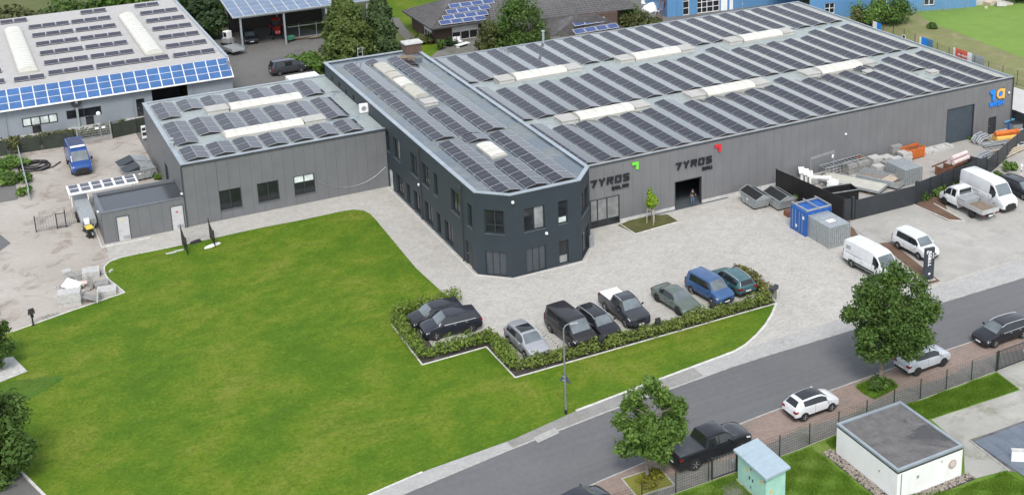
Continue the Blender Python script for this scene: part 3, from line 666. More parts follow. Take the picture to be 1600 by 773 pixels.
# roof equipment
PV = panel_mesh('solar_panel', 1.16, 1.76, 'pv', .014, 'alu'); xk = lambda k: 51.94+2.555*k
domes = [(55.4, 61.75), (70.75, 76.95), (86.0, 91.85)]; gaps = [(53.3, 63.9), (68.8, 79.7), (84.0, 93.7)]
cols = []
for k in range(-1, 20):
    x = xk(k); blocked = any(x+2.3 > a and x < b for a, b in gaps)
    if k == 17: cols += [(x, 100.9, 2), (x, 100.9+1.78*4, 3)]
    elif k == 15: cols += [(x, 100.9, 5), (x, 100.9+1.78*5.6, 1)]
    else: cols.append((x, 100.9, 6 if (blocked or k == 16) else 7))
    cols.append((x, 115.2, 6 if blocked else 7))
    if k > -2: cols.append((x, 129.9, 6))
ew_rows(hall, cols, HZ-.02, PV, 1.16, 1.78, 'alu', limit=300)
for a, b in domes:
    for y in (112.15, 128.0):
        barrel(hall, a, b, y, y+2.2, HZ-.02, .42, 'x', 6); hatch(hall, a-2.0, a-.12, y+.1, y+2.1, HZ-.02); hatch(hall, b+.12, b+2.0, y+.1, y+2.1, HZ-.02)
for p in ((1457, 114), (1357, 114)):
    q = P(*p, HZ); hatch(hall, q.x-.6, q.x+.6, q.y-.5, q.y+.5, HZ-.02, .3, 'vent_box')
q = P(840, 62, HZ); m = MB(); m.tube([(q.x, 141.0, HZ-.1), (q.x, 141.0, HZ+1.4)], .16, 8); m.tube([(q.x, 141.0, HZ+1.4), (q.x, 141.0, HZ+1.55)], .24, 8); m.build('flue', M['galv'], hall)
q = P(1160, 20, HZ); m = MB(); m.bar((q.x, q.y, HZ), (q.x, q.y, HZ+1.6), .05); m.bar((q.x-.3, q.y, HZ+1.2), (q.x+.3, q.y, HZ+1.2), .03); m.box(q.x-.3, q.x+.3, q.y-.3, q.y+.3, HZ-.02, HZ+.15); m.build('antenna', M['galv'], hall)

# ---------------------------------------------------------------- office block
OZ = 7.6; OP = [(37.67, 97.1), (40.03, 94.9), (46.7, 94.9), (48.85, 97.4), (48.85, 142.1), (37.67, 142.1)]
off = empty('office_block', (37.67, 97.1, 0), 0, 'two storey anthracite office block with chamfered front corners', 'office building')
OL = axis((37.67, 142.1), (37.67, 97.1))
up = [(21.3, 22.4), (23.6, 25.6), (28.7, 30.75), (31.85, 33.75), (35.0, 35.95), (39.3, 41.4), (43.25, 44.25)]
lo = [(23.85, 25.95), (26.9, 27.95), (29.0, 31.1), (32.05, 34.1), (35.2, 36.2), (37.25, 39.3)]
sm = [PW(519, 123, (37.67, 142.1), (37.67, 97.1)), PW(530, 133, (37.67, 142.1), (37.67, 97.1)), PW(541, 143.5, (37.67, 142.1), (37.67, 97.1)), PW(552.5, 153, (37.67, 142.1), (37.67, 97.1))]
ops = [(a, b, 3.95, 6.12) for a, b in up]+[(a, b, .2, 2.3) for a, b in lo]+[(21.5, 22.9, 0, 2.15), (42.45, 43.8, 0, 2.35)]
ops += [(s-.3, s+.3, z-.25, z+.25) for s, z in sm]
wall(off, (37.67, 142.1), (37.67, 97.1), 0, OZ, ops, M['office'])
for (a, b), pm in zip(up, ('glass', 'glass_blind', 'glass', 'glass', 'glass', 'glass', 'glass')): window(off, OL, a, b, 3.95, 6.12, (.5,) if b-a > 1.5 else (), (), pm, .16, pmats=['glass', pm])
for (a, b) in lo: window(off, OL, a, b, .2, 2.3, (.5,) if b-a > 1.5 else (), (), 'glass', .16)
for s, z in sm: window(off, OL, s-.3, s+.3, z-.25, z+.25, (), (), 'glass', .1, .05, False)
door(off, OL, 21.5, 22.9, 0, 2.15, 'glass_pale', .14, 'dark_metal'); door(off, OL, 42.45, 43.8, 0, 2.35, 'dark_metal', .14, 'dark_metal')
def wl(p0, p1, wins, doors=(), gl=None):
    f = axis(p0, p1); wall(off, p0, p1, 0, OZ, [w[:4] for w in wins]+[d[:4] for d in doors], M['office'])
    for w in wins: window(off, f, *w[:4], **(w[4] if len(w) > 4 else {}))
    return f
f1 = wl(OP[0], OP[1], [(.84, 2.62, 3.95, 6.15, dict(mull=(.5,), trans=(.36,), pmats=['glass', 'glass'])), (.76, 2.64, .06, 2.28, dict(mull=(.34, .67), panes='shutter', fw=.05, sill=False, depth=.10))])
f2 = wl(OP[1], OP[2], [(1.2, 3.18, 3.95, 6.1, dict(pmats=['glass', 'glass_blind'])), (4.46, 5.38, 3.95, 6.1, dict(mull=(), trans=(.3,), pmats=['glass_pale', 'glass'])), (1.32, 3.18, .05, 2.38, dict(mull=(.34, .67), panes='shutter', fw=.05, sill=False, depth=.10)), (4.44, 5.38, .12, 2.36, dict(mull=(), trans=(.38,), pmats=['glass_blind', 'glass']))])
f3 = wl(OP[2], OP[3], [(.1, 2.75, 4.0, 6.2, dict(mull=(.5,))), (.1, 2.9, .05, 2.4, dict(mull=(.34, .67), panes='glass', sill=False))])
wall(off, (48.85, 97.4), (48.85, 142.1), 0, OZ, [], M['office']); wall(off, (48.85, 142.1), (37.67, 142.1), 0, OZ, [], M['office'])
q = MB(); q.prism([(p[0]*1.0, p[1]) for p in [(37.95, 97.25), (40.12, 95.2), (46.57, 95.2), (48.55, 97.52), (48.55, 141.8), (37.97, 141.8)]], OZ-.35, OZ-.10); q.build('roof', M['roof_office'], off)
parapet(off, [(OP[0][0]-.05, OP[0][1]-.02), (OP[1][0]-.02, OP[1][1]-.05), (OP[2][0]+.02, OP[2][1]-.05), (OP[3][0]+.05, OP[3][1]-.02), (48.90, 142.15), (37.62, 142.15)], OZ+.003, OZ+.09, .40, 'coping')
for s in (31.3, 41.9):
    m = MB(); p = OL[0]+OL[1]*s+OL[2]*.09; m.tube([(p.x, p.y, 0), (p.x, p.y, 6.9)], .055, 8); m.box(p.x-.12, p.x+.09, p.y-.14, p.y+.14, 6.9, 7.2); m.build('downpipe', M['gutter'], off)
for (f, s, z) in ((f2, .2, 7.0), (f2, 3.25, 3.45), (OL, 31.0, 3.5)):
    m = MB(); wbox(m, f, s-.11, s+.11, .01, .2, z-.11, z+.11); m.build('wall_light', M['white_plastic'], off, bevel=.03)
m = MB(); wbox(m, f3, 2.75, 3.2, .02, .34, 0, 1.0); wbox(m, f3, 2.7, 3.25, .01, .4, 1.0, 1.08); m.build('meter_box', M['galv'], off)
plo = kerb('wall_edging', [(37.4, 120.5), (37.4, 97.0), (39.9, 94.62), (46.85, 94.62), (48.7, 96.8)], .07, .03, 1.0)
PVO = panel_mesh('solar_panel', 1.14, 1.755, 'pv', .024, 'alu')
zo = OZ-.10
colsO = [(39.3, 95.75, 8), (39.3, 111.1, 9), (39.3, 127.4, 7), (44.45, 95.75, 8), (44.45, 111.0, 9), (44.45, 127.3, 7), (41.88, 95.75, 4), (41.88, 108.9, 1), (41.88, 111.0, 5), (41.88, 138.3, 1)]
ew_rows(off, colsO, zo, PVO, 1.14, 1.785, 'white')
for y0, y1, sg in ((104.0, 107.6, 3), (124.5, 127.9, 3), (128.6, 131.4, 3), (131.9, 133.8, 2), (134.2, 138.0, 3)): barrel(off, 42.25, 43.75, y0, y1, zo, .20, 'y', sg, mat='opal' if y0 in (104.0, 128.6) else 'opal_dull')
hatch(off, 42.2, 43.7, 121.4, 123.0, zo, .4)
q = P(638, 77, OZ); m = MB(); cx_, cy_ = q.x, 141.2; m.box(cx_-.95, cx_+.95, cy_-.65, cy_+.65, OZ-.3, OZ+1.1); ch = m.build('chimney', M['house_brick'], off)
m = MB(); m.box(cx_-1.1, cx_+1.1, cy_-.8, cy_+.8, OZ+1.1, OZ+1.28); m.build('chimney_cap', M['concrete_lite'], ch)
m = MB(); m.box(45.6, 47.0, 138.5, 139.3, zo, zo+.35); m.bar((45.4, 137.9, zo+.1), (47.4, 138.6, zo+.1), .2); m.bar((45.9, 137.2, zo+.1), (46.8, 138.3, zo+.3), .08); m.build('debris', M['wood'], off)
q = P(560, 87, OZ); m = MB()
for dx in (-.28, .28): m.bar((q.x+dx, 142.25, OZ-1), (q.x+dx, 142.25, OZ+1.15), .06)
for i in range(4): m.bar((q.x-.28, 142.25, OZ-.4+i*.5), (q.x+.28, 142.25, OZ-.4+i*.5), .04)
m.bar((q.x-.28, 142.25, OZ+1.15), (q.x-.28, 141.5, OZ+1.15), .05); m.bar((q.x+.28, 142.25, OZ+1.15), (q.x+.28, 141.5, OZ+1.15), .05); m.build('roof_ladder', M['galv'], off)

# ---------------------------------------------------------------- low annex
AZ = 6.22; annex = empty('annex', (17.85, 120.6, 0), 0, 'low grey clad wing with flat solar roof beside the lawn', 'annex')
AF = ((17.85, 120.6), (37.64, 120.6)); af = axis(*AF); aw = [(3.1, 5.17, .96, 2.98), (6.7, 8.76, .98, 2.98), (10.24, 12.3, .98, 3.0)]
facade(annex, *AF, .0, AZ, aw, M['clad_annex'], 1.04, 5)
for w, pm in zip(aw, (['glass', 'glass'], ['glass', 'glass'], ['glass_pale', 'glass_pale', 'glass', 'glass'])): window(annex, af, *w, mull=(.5,), trans=(.62,) if pm[0] == 'glass_pale' else (), pmats=['glass', 'glass_pale', 'glass', 'glass_pale'] if len(pm) == 4 else pm, depth=.1)
cb = [hp for hp in [PW(u, v, *AF) for u, v in ((498, 283), (508, 288), (522, 291.5), (538, 292.5), (556, 290), (572, 284), (588, 274), (603, 260))]]
m = MB(); m.tube([(17.85+s, 120.56, z) for s, z in cb], .018, 5); m.build('cable', M['galv'], annex)
AL = axis((17.85, 141.9), (17.85, 120.6)); ad = (16.2, 18.4, 0, 3.4)
ad0 = PW(258, 245, (17.85, 141.9), (17.85, 120.6))
wall(annex, (17.85, 141.9), (17.85, 120.67), 0, AZ, [(ad0[0]-.9, ad0[0]+.9, 0, 3.2)], M['clad_annex'])
door(annex, AL, ad0[0]-.9, ad0[0]+.9, 0, 3.2, 'black', .15)
m = MB(); wbox(m, AL, 20.2, 20.5, .01, .2, 3.0, 3.12); m.build('wall_light', M['white_plastic'], annex)
wall(annex, (37.6, 141.9), (17.85, 141.9), 0, AZ, [], M['clad_annex'])
roof_slab(annex, [(18.1, 120.9), (37.62, 120.9), (37.62, 141.6), (18.1, 141.6)], AZ-.3, AZ-.04, 'roof')
m = MB(); m.box(17.80, 37.64, 120.55, 120.9, AZ+.003, AZ+.07); m.box(17.80, 18.2, 120.9, 141.6, AZ+.003, AZ+.07); m.box(17.80, 37.64, 141.6, 141.95, AZ+.003, AZ+.07); m.build('coping', M['coping'], annex)
m = MB(); m.box(17.80, 37.62, 120.49, 120.547, AZ-.12, AZ+.05); m.build('gutter', M['gutter'], annex)
m = MB(); m.tube([(17.78, 120.52, 0), (17.78, 120.52, AZ-.1)], .06, 8); m.build('downpipe', M['gutter'], annex)
PVA = panel_mesh('solar_panel', 1.14, 1.755, 'pv', .024, 'alu'); za = AZ-.04
ca = []
for k in range(7):
    x = 18.4+2.515*k
    ca += [(x, 121.35, 2), (x, 126.2, 4) if k in (0, 6) else (x, 128.0, 3), (x, 135.0, 3) if k in (0, 6) else (x, 136.7, 2)]
ew_rows(annex, ca, za, PVA, 1.14, 1.785, 'white')
barrel(annex, 23.1, 30.85, 125.7, 127.6, za, .34, 'x', 7); barrel(annex, 25.5, 33.0, 134.3, 136.3, za, .34, 'x', 7)
hatch(annex, 31.0, 33.2, 125.9, 127.6, za); hatch(annex, 23.1, 25.3, 134.4, 136.2, za)
for p in ((203, 472), (208, 497)):
    q = P(220+p[0]/4.21, 110+p[1]/4.21, AZ); m = MB(); m.lathe([(.16, 0), (.16, .3), (.24, .32), (.24, .42)], 10, c=(q.x, q.y, za)); m.build('vent_pipe', M['galv'], annex)
q = P(569.5, 178, AZ); m = MB(); m.box(q.x-.5, q.x+.5, q.y-.2, q.y+.2, za+.25, za+1.15); ac = m.build('air_conditioner', M['white_plastic'], annex, bevel=.02)
m = MB(); m.lathe([(.26, 0), (.26, .02)], 14, c=(q.x-.1, q.y-.225, za+.7), axis='y'); m.build('fan_grille', M['galv'], ac)
m = MB(); m.box(q.x-.5, q.x+.5, q.y-.18, q.y-.1, za, za+.25); m.box(q.x-.5, q.x+.5, q.y+.1, q.y+.18, za, za+.25); m.build('bracket', M['galv'], ac)

# ---------------------------------------------------------------- small flat-roofed store
SZ = 3.02; st = empty('store_building', (10.43, 120.5, 0), 0, 'small grey store with a puddled black flat roof and two white doors', 'outbuilding')
SF = ((10.43, 120.5), (17.80, 120.5)); sf = axis(*SF); sd_ = [(1.2, 2.36, 0, 2.42), (5.98, 7.18, 0, 2.42)]
facade(st, *SF, .0, SZ, sd_, M['clad_annex'], 1.04, 8)
for d, v in zip(sd_, (True, True)): door(st, sf, *d, mat='door_grey', depth=.06, vent=v)
for (s, z, mt) in ((1.75, 1.95, 'yellow'), (6.55, 1.75, 'red')):
    m = MB(); wbox(m, sf, s-.1, s+.1, -.03, -.022, z-.07, z+.07); m.build('door_sign', M[mt], st)
SL = ((10.43, 126.0), (10.43, 120.57)); wall(st, *SL, 0, SZ, [], M['clad_annex']); wall(st, (17.8, 126.0), (10.43, 126.0), 0, SZ, [], M['clad_annex'])
m = MB(); wbox(m, axis(*SL), 3.7, 3.9, .01, .16, 2.55, 2.7); m.build('wall_light', M['white_plastic'], st)
roof_slab(st, [(10.75, 120.85), (17.82, 120.85), (17.82, 125.7), (10.75, 125.7)], SZ-.4, SZ-.17, 'roof_puddle')
m = MB(); m.box(10.38, 17.83, 120.45, 120.8, SZ+.003, SZ+.05); m.box(10.38, 10.73, 120.8, 125.75, SZ+.003, SZ+.05); m.box(10.38, 17.83, 125.75, 126.05, SZ+.003, SZ+.05); m.build('coping', M['coping_dark'], st)

# ---------------------------------------------------------------- pale warehouse at the back left
WZ = 5.2; wh = empty('warehouse', (30.3, 157, 0), 0, 'pale grey warehouse with beige roof and steep blue solar front edge', 'warehouse')
WF = ((-14, 157.0), (30.3, 157.0)); wf = axis(*WF); d14 = 12.0     # PW values below were taken from x = -2
wo_ = [(8.74+d14, 12.47+d14, .92, 2.0), (9.68+d14, 10.62+d14, 0, .92), (13.42+d14, 17.18+d14, 1.03, 2.08), (15.38+d14, 16.26+d14, 0, 1.03), (21.05+d14, 22.0+d14, 0, 2.2), (22.9+d14, 27.0+d14, 0, 3.5)]
wall(wh, *WF, 0, 3.9, wo_, M['wh_wall'])
wall(wh, (30.3, 157.3), (30.3, 192), 0, WZ-.1, [], M['wh_wall'])
window(wh, wf, *wo_[0], mull=(.25, .5, .75), panes='glass_pale', fw=.11, sill=False, depth=.08); window(wh, wf, *wo_[2], mull=(.33, .5), panes='glass', sill=False, depth=.08)
for o in (wo_[1], wo_[3], wo_[4]): door(wh, wf, *o, mat='glass', depth=.12)
m = MB(); wbox(m, wf, wo_[5][0], wo_[5][1], -6, -5.8, 0, 3.6); m.build('inner_wall', M['dark_metal'], wh)
for s in (6.9+d14+.1, 20.6+d14, 27.4+d14): fbox(wh, wf, s, s+.14, .005, .12, 0, 3.7, 'downpipe', 'wh_wall')
roof_slab(wh, [(-14, 158.5), (30.4, 158.5), (30.4, 194), (-14, 194)], WZ-.3, WZ, 'roof_wh')
m = MB(); m.box(30.15, 30.45, 158.5, 194, WZ+.002, WZ+.18); m.build('coping', M['coping'], wh)
e0 = Vector((-14, 156.35, 3.40)); e1 = Vector((-14, 158.45, WZ+.02)); sl = e1-e0; ang = math.atan2(sl.z, sl.y); SLN = sl.length
m = MB(); m.hexa([(-14, 156.3, 3.30), (30.4, 156.3, 3.30), (30.4, 158.5, WZ-.08), (-14, 158.5, WZ-.08)], [(-14, 156.3, 3.38), (30.4, 156.3, 3.38), (30.4, 158.5, WZ-.002), (-14, 158.5, WZ-.002)]); m.build('eave', M['white'], wh)
m = MB(); m.prism([(30.36, 156.4), (30.42, 156.4), (30.42, 158.5), (30.36, 158.5)], 3.2, 3.29); m.build('eave_board', M['wh_wall'], wh)
bw = 1.372; bl = SLN/3
PB = MB(); a, b, fz = bw/2-.035, bl/2-.012, .03
PB.hexa([(-a, -b, 0), (a, -b, 0), (a, b, 0), (-a, b, 0)], [(-a, -b, fz), (a, -b, fz), (a, b, fz), (-a, b, fz)], 1); PB.poly([(-a+.02, -b+.02, fz+.002), (a-.02, -b+.02, fz+.002), (a-.02, b-.02, fz+.002), (-a+.02, b-.02, fz+.002)], 0, [(0, 0), (1, 0), (1, 1), (0, 1)])
o = PB.build('solar_panel', [M['pv_blue'], M['white']], None, local=True, smooth='keep'); pbm = o.data; bpy.data.objects.remove(o); ow = origin(wh)
for i in range(26):
    for j in range(3):
        c = e0+sl*((j+.5)/3); inst('solar_panel', pbm, wh, (30.35-bw*(i+.5)-ow.x, c.y-ow.y, c.z+.04), (ang, 0, 0))
PWH = panel_mesh('solar_panel', 1.60, .98, 'pv_wh', .03, 'alu')
wz_rows = []
for r in range(7):
    y = 162.2+4.83*r
    if r < 6:
        wz_rows += [(11.3+1.68*i+(.22 if i > 2 else 0), y) for i in range(6)]+[(25.4+1.66*i, y-.1) for i in range(3)]+[(5.0-1.68*i, y-.5) for i in range(6)]
    else: wz_rows += [(25.4, y-.1), (27.0, y-.1), (18.3, y), (20.0, y), (8.2, y), (9.9, y), (4.6, y), (3.0, y)]
wz_rows += [(7.55, 161.4), (9.2, 161.4), (21.6, 162.2), (23.25, 162.2)]
for x, y in wz_rows:
    inst('solar_panel', PWH, wh, (x-ow.x, y-ow.y, WZ+.24), (R(16), 0, 0))
m = MB()
for x, y in wz_rows: m.hexa([(x-.8, y-.47, WZ+.004), (x+.8, y-.47, WZ+.004), (x+.8, y+.47, WZ+.004), (x-.8, y+.47, WZ+.004)], [(x-.8, y-.47, WZ+.10), (x+.8, y-.47, WZ+.10), (x+.8, y+.45, WZ+.36), (x-.8, y+.45, WZ+.36)])
m.build('mounting_frame', M['black'], wh)['kind'] = 'stuff'
for x in (7.5, 21.75): barrel(wh, x, x+2.05, 164.3, 186.0, WZ, .55, 'y', 20)
# ================================================================ BUILDINGS BEHIND
# carport with solar roof: posts at y 179.4, x 36.5 / 42.5 / 48.5
cp = empty('carport', (36.5, 179.4, 0), 0, 'open steel carport with a pale solar roof behind the annex', 'carport')
for x, y in ((36.5, 179.4), (42.5, 179.4), (48.5, 179.4), (54.5, 179.4), (36.8, 190.1), (44, 190.1), (54, 190.1)):
    m = MB(); m.box(x-.12, x+.12, y-.16, y+.16, 0, 4.75 if y < 185 else 6.0); m.build('post', M['galv'], cp)
e0 = Vector((0, 178.9, 4.85)); e1 = Vector((0, 192.0, 6.6)); sl = e1-e0; an = math.atan2(sl.z, sl.y)
m = MB(); m.hexa([(35.4, e0.y, e0.z), (57, e0.y, e0.z), (57, e1.y, e1.z), (35.4, e1.y, e1.z)], [(35.4, e0.y, e0.z+.16), (57, e0.y, e0.z+.16), (57, e1.y, e1.z+.16), (35.4, e1.y, e1.z+.16)]); m.build('roof', M['galv'], cp)
pw_ = 1.545; plen = sl.length/8
PB = MB(); a, b = pw_/2-.035, plen/2-.008
PB.hexa([(-a, -b, 0), (a, -b, 0), (a, b, 0), (-a, b, 0)], [(-a, -b, .03), (a, -b, .03), (a, b, .03), (-a, b, .03)], 1); PB.poly([(-a+.02, -b+.01, .032), (a-.02, -b+.01, .032), (a-.02, b-.01, .032), (-a+.02, b-.01, .032)], 0, [(0, 0), (1, 0), (1, 1), (0, 1)])
o = PB.build('solar_panel', [M['pv_pale'], M['white']], None, local=True, smooth='keep'); pm = o.data; bpy.data.objects.remove(o); oc = origin(cp)
for i in range(14):
    for j in range(8):
        c = e0+sl*((j+.5)/8); inst('solar_panel', pm, cp, (35.45+pw_*(i+.5)-oc.x, c.y-oc.y, c.z+.165-oc.z), (an, 0, 0))
m = MB(); m.bar((36.4, 179.4, 4.7), (56, 179.4, 4.7), .16, .22); m.bar((36.4, 190.1, 6.1), (56, 190.1, 6.1), .16, .22)
for x in (36.5, 42.5, 48.5, 54.5): m.bar((x, 179.4, 4.72), (x, 190.1, 6.15), .12, .2)
m.build('beam', M['galv'], cp)
m = MB(); m.box(36.9, 56, 190.0, 190.12, 0, 5.7); m.build('back_wall', simple('dark_boarding', (.055, .05, .045), .9), cp)
for k, (x0, x1, z0, z1) in enumerate([(50.2, 51.8, .3, 4.3), (52.0, 53.6, .3, 3.3)]):
    for i in range(16):
        z = z0+(z1-z0)*i/16; m = MB(); m.box(x0, x1, 187.9, 187.95, z, z+.14); m.build('plank', M['wood_grey'], cp)
m = MB()
for z in (1.9, .2): m.bar((43.4, 181.5, z), (53.5, 181.5, z), .09)
for x in (45, 47.5, 50, 52.5): m.bar((x, 181.5, .1), (x, 181.5, 2.2), .08)
m.build('railing', M['galv'], cp)
for i, (x, y, n) in enumerate([(44.6, 180.6, 5), (47.2, 180.4, 6), (49.8, 180.5, 5)]):
    lp = empty('log_pile', (x, y, 0), 0, ['low pile of grey branches beside the green barrow', 'low pile of grey branches in the middle under the carport edge', 'low pile of grey branches nearest the conifer'][i], 'branches', 'branch piles at the carport')
    rnd = random.Random(i)
    for k in range(n):
        m = MB(); a = Vector((x-1.1+rnd.uniform(-.2, .2), y+rnd.uniform(-.4, .4), .1+.12*(k % 3))); m.tube([a, a+Vector((1.2, rnd.uniform(-.2, .2), rnd.uniform(-.05, .1))), a+Vector((2.3, rnd.uniform(-.3, .3), 0))], [.09, .07, .05], 6); m.build('branch', M['wood'], lp, smooth=True)

# brick bungalow with hipped tile roof
ho_ = empty('brick_house', (60.7, 168.5, 0), 0, 'dark brick bungalow with grey tiled hip roof and blue panels', 'house')
EZ = 2.75
def tiles(parent, p, q, r, s_, n, name='roof_tiles'):        # roof face p q (eave) r s (top): raised courses, joined
    m = MB(); p, q, r, s_ = map(Vector, (p, q, r, s_)); nn = (q-p).cross(s_-p).normalized()
    if nn.z < 0: nn = -nn
    m.poly([p, q, r, s_]); cnt = max(1, round((q-p).length/.55))
    for i in range(n):
        t0, t1 = i/n, (i+1)/n; a, b, c, d = p.lerp(s_, t0), q.lerp(r, t0), q.lerp(r, t1), p.lerp(s_, t1)
        m.poly([a+nn*.09, b+nn*.09, c+nn*.02, d+nn*.02]); m.poly([a, b, b+nn*.09, a+nn*.09])
    w = (q-p).length; k = max(2, int(w/.6))
    for i in range(k+1):
        t = i/k; a, d = p.lerp(q, t), s_.lerp(r, t)
        if (d-a).length > .3: m.bar(a+nn*.05, d+nn*.05, .13, .13)
    return m.build(name, M['tile'], parent)
hx0, hx1, hy0, hy1 = 60.7, 71.5, 168.5, 178.0
fr_ = axis((hx0, hy0), (hx1, hy0)); fl_ = axis((hx0, hy1), (hx0, hy0))
wall(ho_, (hx0, hy0), (hx1, hy0), 0, EZ, [(2.6, 6.6, .05, 2.45)], M['house_brick']); wall(ho_, (hx0, hy1), (hx0, hy0+.3), 0, EZ, [(5.0, 8.3, .3, 2.5)], M['house_brick'])
wall(ho_, (hx1, hy0), (hx1, hy1), 0, EZ, [], M['house_brick'])
for (f, a, b) in ((fr_, 2.6, 6.6), (fl_, 5.0, 8.3)):
    window(ho_, f, a, b, .05 if f is fr_ else .3, 1.35, (.33, .66), (), 'glass', .1, .1, False, 'white')
    for i in range(7): fbox(ho_, f, a, b, -.14, -.05+(.01 if i % 2 else 0), 1.36+i*.16, 1.36+i*.16+.15, 'shutter_slat', 'white')
roA, roB, roC, roD = (hx0-1, hy0-1.6, EZ-.1), (hx1+.6, hy0-1.6, EZ-.1), (hx1+.6, hy1+1, EZ-.1), (hx0-1, hy1+1, EZ-.1)
rid0, rid1 = (hx0+5.2, hy0+4.6, 5.3), (hx1+.6, hy0+4.6, 5.3)
tiles(ho_, roA, roB, rid1, rid0, 16); tiles(ho_, roD, roA, rid0, rid0, 16); tiles(ho_, roC, roD, rid0, rid1, 12)
m = MB(); m.bar(roA, rid0, .25, .18); m.bar(rid0, rid1, .25, .18); m.bar(roD, rid0, .25, .18); m.build('ridge_tiles', M['tile'], ho_)
m = MB(); m.box(hx0-1.02, hx1+.6, hy0-1.68, hy0-1.58, EZ-.22, EZ-.06); m.box(hx0-1.08, hx0-.98, hy0-1.6, hy1+1, EZ-.22, EZ-.06); m.build('gutter', M['gutter'], ho_)
m = MB(); m.tube([(hx0-.05, hy0-.1, 0), (hx0-.05, hy0-.1, EZ-.1)], .06, 6); m.build('downpipe', M['gutter'], ho_)
# second, higher wing to the right
wx0, wx1 = 71.5, 92
tiles(ho_, (wx0-3.5, hy0-3.5, 2.75), (wx1-2.5, hy0-6.5, 2.7), (wx1-2, hy0+6, 6.6), (wx0+1, hy0+10, 6.6), 24)
m = MB(); m.prism([(wx0-2, hy0-2.4), (wx1-4, hy0-5), (wx1-4, hy0+6), (wx0-1, hy0+8)], 0, 2.62); m.build('wall', M['house_brick'], ho_)
gx, gy = P(930, 24, 5).x, P(930, 24, 5).y
tiles(ho_, tuple(P(862, 58, 2.8)), tuple(P(975, 44, 2.8)), tuple(P(931, 23, 5.2)), tuple(P(908, 25, 5.2)), 12)
tiles(ho_, tuple(P(840, 40, 2.8)+Vector((-3, 3, 0))), tuple(P(862, 58, 2.8)), tuple(P(908, 25, 5.2)), tuple(P(895, 24, 5.2)), 10)
m = MB(); a_ = P(875, 58, 0); b_ = P(965, 46, 0); m.prism([(a_.x, a_.y), (b_.x, b_.y), (b_.x+1, b_.y+6), (a_.x+1, a_.y+6)], 0, 2.7); m.build('wall', M['house_brick'], ho_)
# blue panels on the house roof: four staggered rows of four
PH = panel_mesh('solar_panel', 1.62, 1.02, 'pv_house', .035, 'white'); oh = origin(ho_)
A_, S_, Rr = Vector(roA), Vector(rid0), Vector(roB); up_ = Vector((0, 6.2, 5.4)).normalized(); nrm = Vector((0, -up_.z, up_.y)); an2 = math.atan2(2.65, 6.2)
for (zx, zy) in [(375+140*i, 265-17*i) for i in range(4)]+[(415+135*i, 205-17*i) for i in range(4)]+[(455+133*i, 135-17*i) for i in range(4)]+[(490+135*i, 65-17*i) for i in range(4)]:
    u, v = 640+(zx+55)/7.73, (zy+8)/7.73
    d = ray(u, v); n2 = np.array([0, -math.sin(an2), math.cos(an2)]); o2 = np.array([0, roA[1], roA[2]+.36]); t = (n2@(o2-CP))/(n2@d); p = CP+t*d
    inst('solar_panel', PH, ho_, (p[0]-oh.x, p[1]-oh.y, p[2]-oh.z), (an2, 0, 0))
q0 = P(902, 47, 3.6)
for i in range(3): inst('solar_panel', PH, ho_, (q0.x+1.7*i+.6-oh.x, q0.y+.8-oh.y, 4.25), (R(24), 0, R(4)))
for i in range(4): inst('solar_panel', PH, ho_, (q0.x+1.7*i-oh.x, q0.y-.6-oh.y, 3.55), (R(24), 0, R(4)))
for i, (u, v) in enumerate(((713, 67), (719, 66.5))):
    q = P(u, v+3); c = empty('garden_chair', (q.x, q.y, 0), R(20), ['white garden chair on the patio, the left of two', 'white garden chair on the patio, the right of two'][i], 'chair', 'garden chairs by the brick house')
    for nm, b in (('seat', (-.3, .3, -.3, .3, .42, .48)), ('backrest', (-.3, .3, .26, .32, .5, 1.1))):
        m = MB(); m.box(*b); m.build(nm, M['white_plastic'], c, local=True)
    for sx in (-1, 1):
        for sy in (-1, 1): m = MB(); m.box(sx*.26-.03, sx*.26+.03, sy*.26-.03, sy*.26+.03, 0, .42); m.build('leg', M['white_plastic'], c, local=True)
q = P(723, 73); tb = empty('garden_table', (q.x, q.y, 0), R(20), 'low white garden table in front of the patio chairs', 'table')
m = MB(); m.box(-1.1, 1.1, -.4, .4, .35, .42); m.build('tabletop', M['white_plastic'], tb, local=True)
for sx in (-.9, .9): m = MB(); m.box(sx-.05, sx+.05, -.3, .3, 0, .35); m.build('leg', M['white_plastic'], tb, local=True)

# blue clad building beyond the hall
bb = empty('blue_building', (97, 162, 0), 0, 'light blue clad commercial building with a solar roof beyond the hall', 'commercial building')
B0, B1 = P(1020, 30), P(1215, 0)
bx = axis((P(1010, 26).x, P(1010, 26).y), (P(1240, -3).x, P(1240, -3).y))
a0 = (P(1058, 26).x, P(1058, 26).y); a1 = (a0[0]+bx[1].x*24, a0[1]+bx[1].y*24); bf = axis(a0, a1)
ops_ = [(1.0, 2.1, 0, 3.3), (3.4, 7.3, 0, 4.3)]
wall(bb, a0, a1, 0, 5.0, ops_, M['blue_wall']); window(bb, bf, *ops_[0], mull=(), trans=(.33, .66), fmat='white', panes='glass', sill=False); window(bb, bf, *ops_[1], mull=(.22, .45, .72), trans=(.2, .4, .6, .8), fmat='white', panes='glass', sill=False, pmats=['glass', 'glass', 'glass', 'glass_pale', 'glass_pale']*2+['glass']*10)
fbox(bb, bf, 7.5, 8.6, .01, .06, 0, 4.2, 'white_panel', 'white'); fbox(bb, bf, 9.0, 9.6, .01, .06, 0, 4.2, 'white_panel', 'white')
n_ = bf[2]; e_ = bf[0]+bf[1]*10.3
m = MB(); q = lambda s, d, z: bf[0]+bf[1]*s+n_*d+Vector((0, 0, z))
m.hexa([q(9.9, .6, 4.6), q(40, .6, 4.6), q(40, -16, 6.6), q(9.9, -16, 6.6)], [q(9.9, .6, 4.7), q(40, .6, 4.7), q(40, -16, 6.7), q(9.9, -16, 6.7)]); m.build('roof', M['pv_pale'], bb)
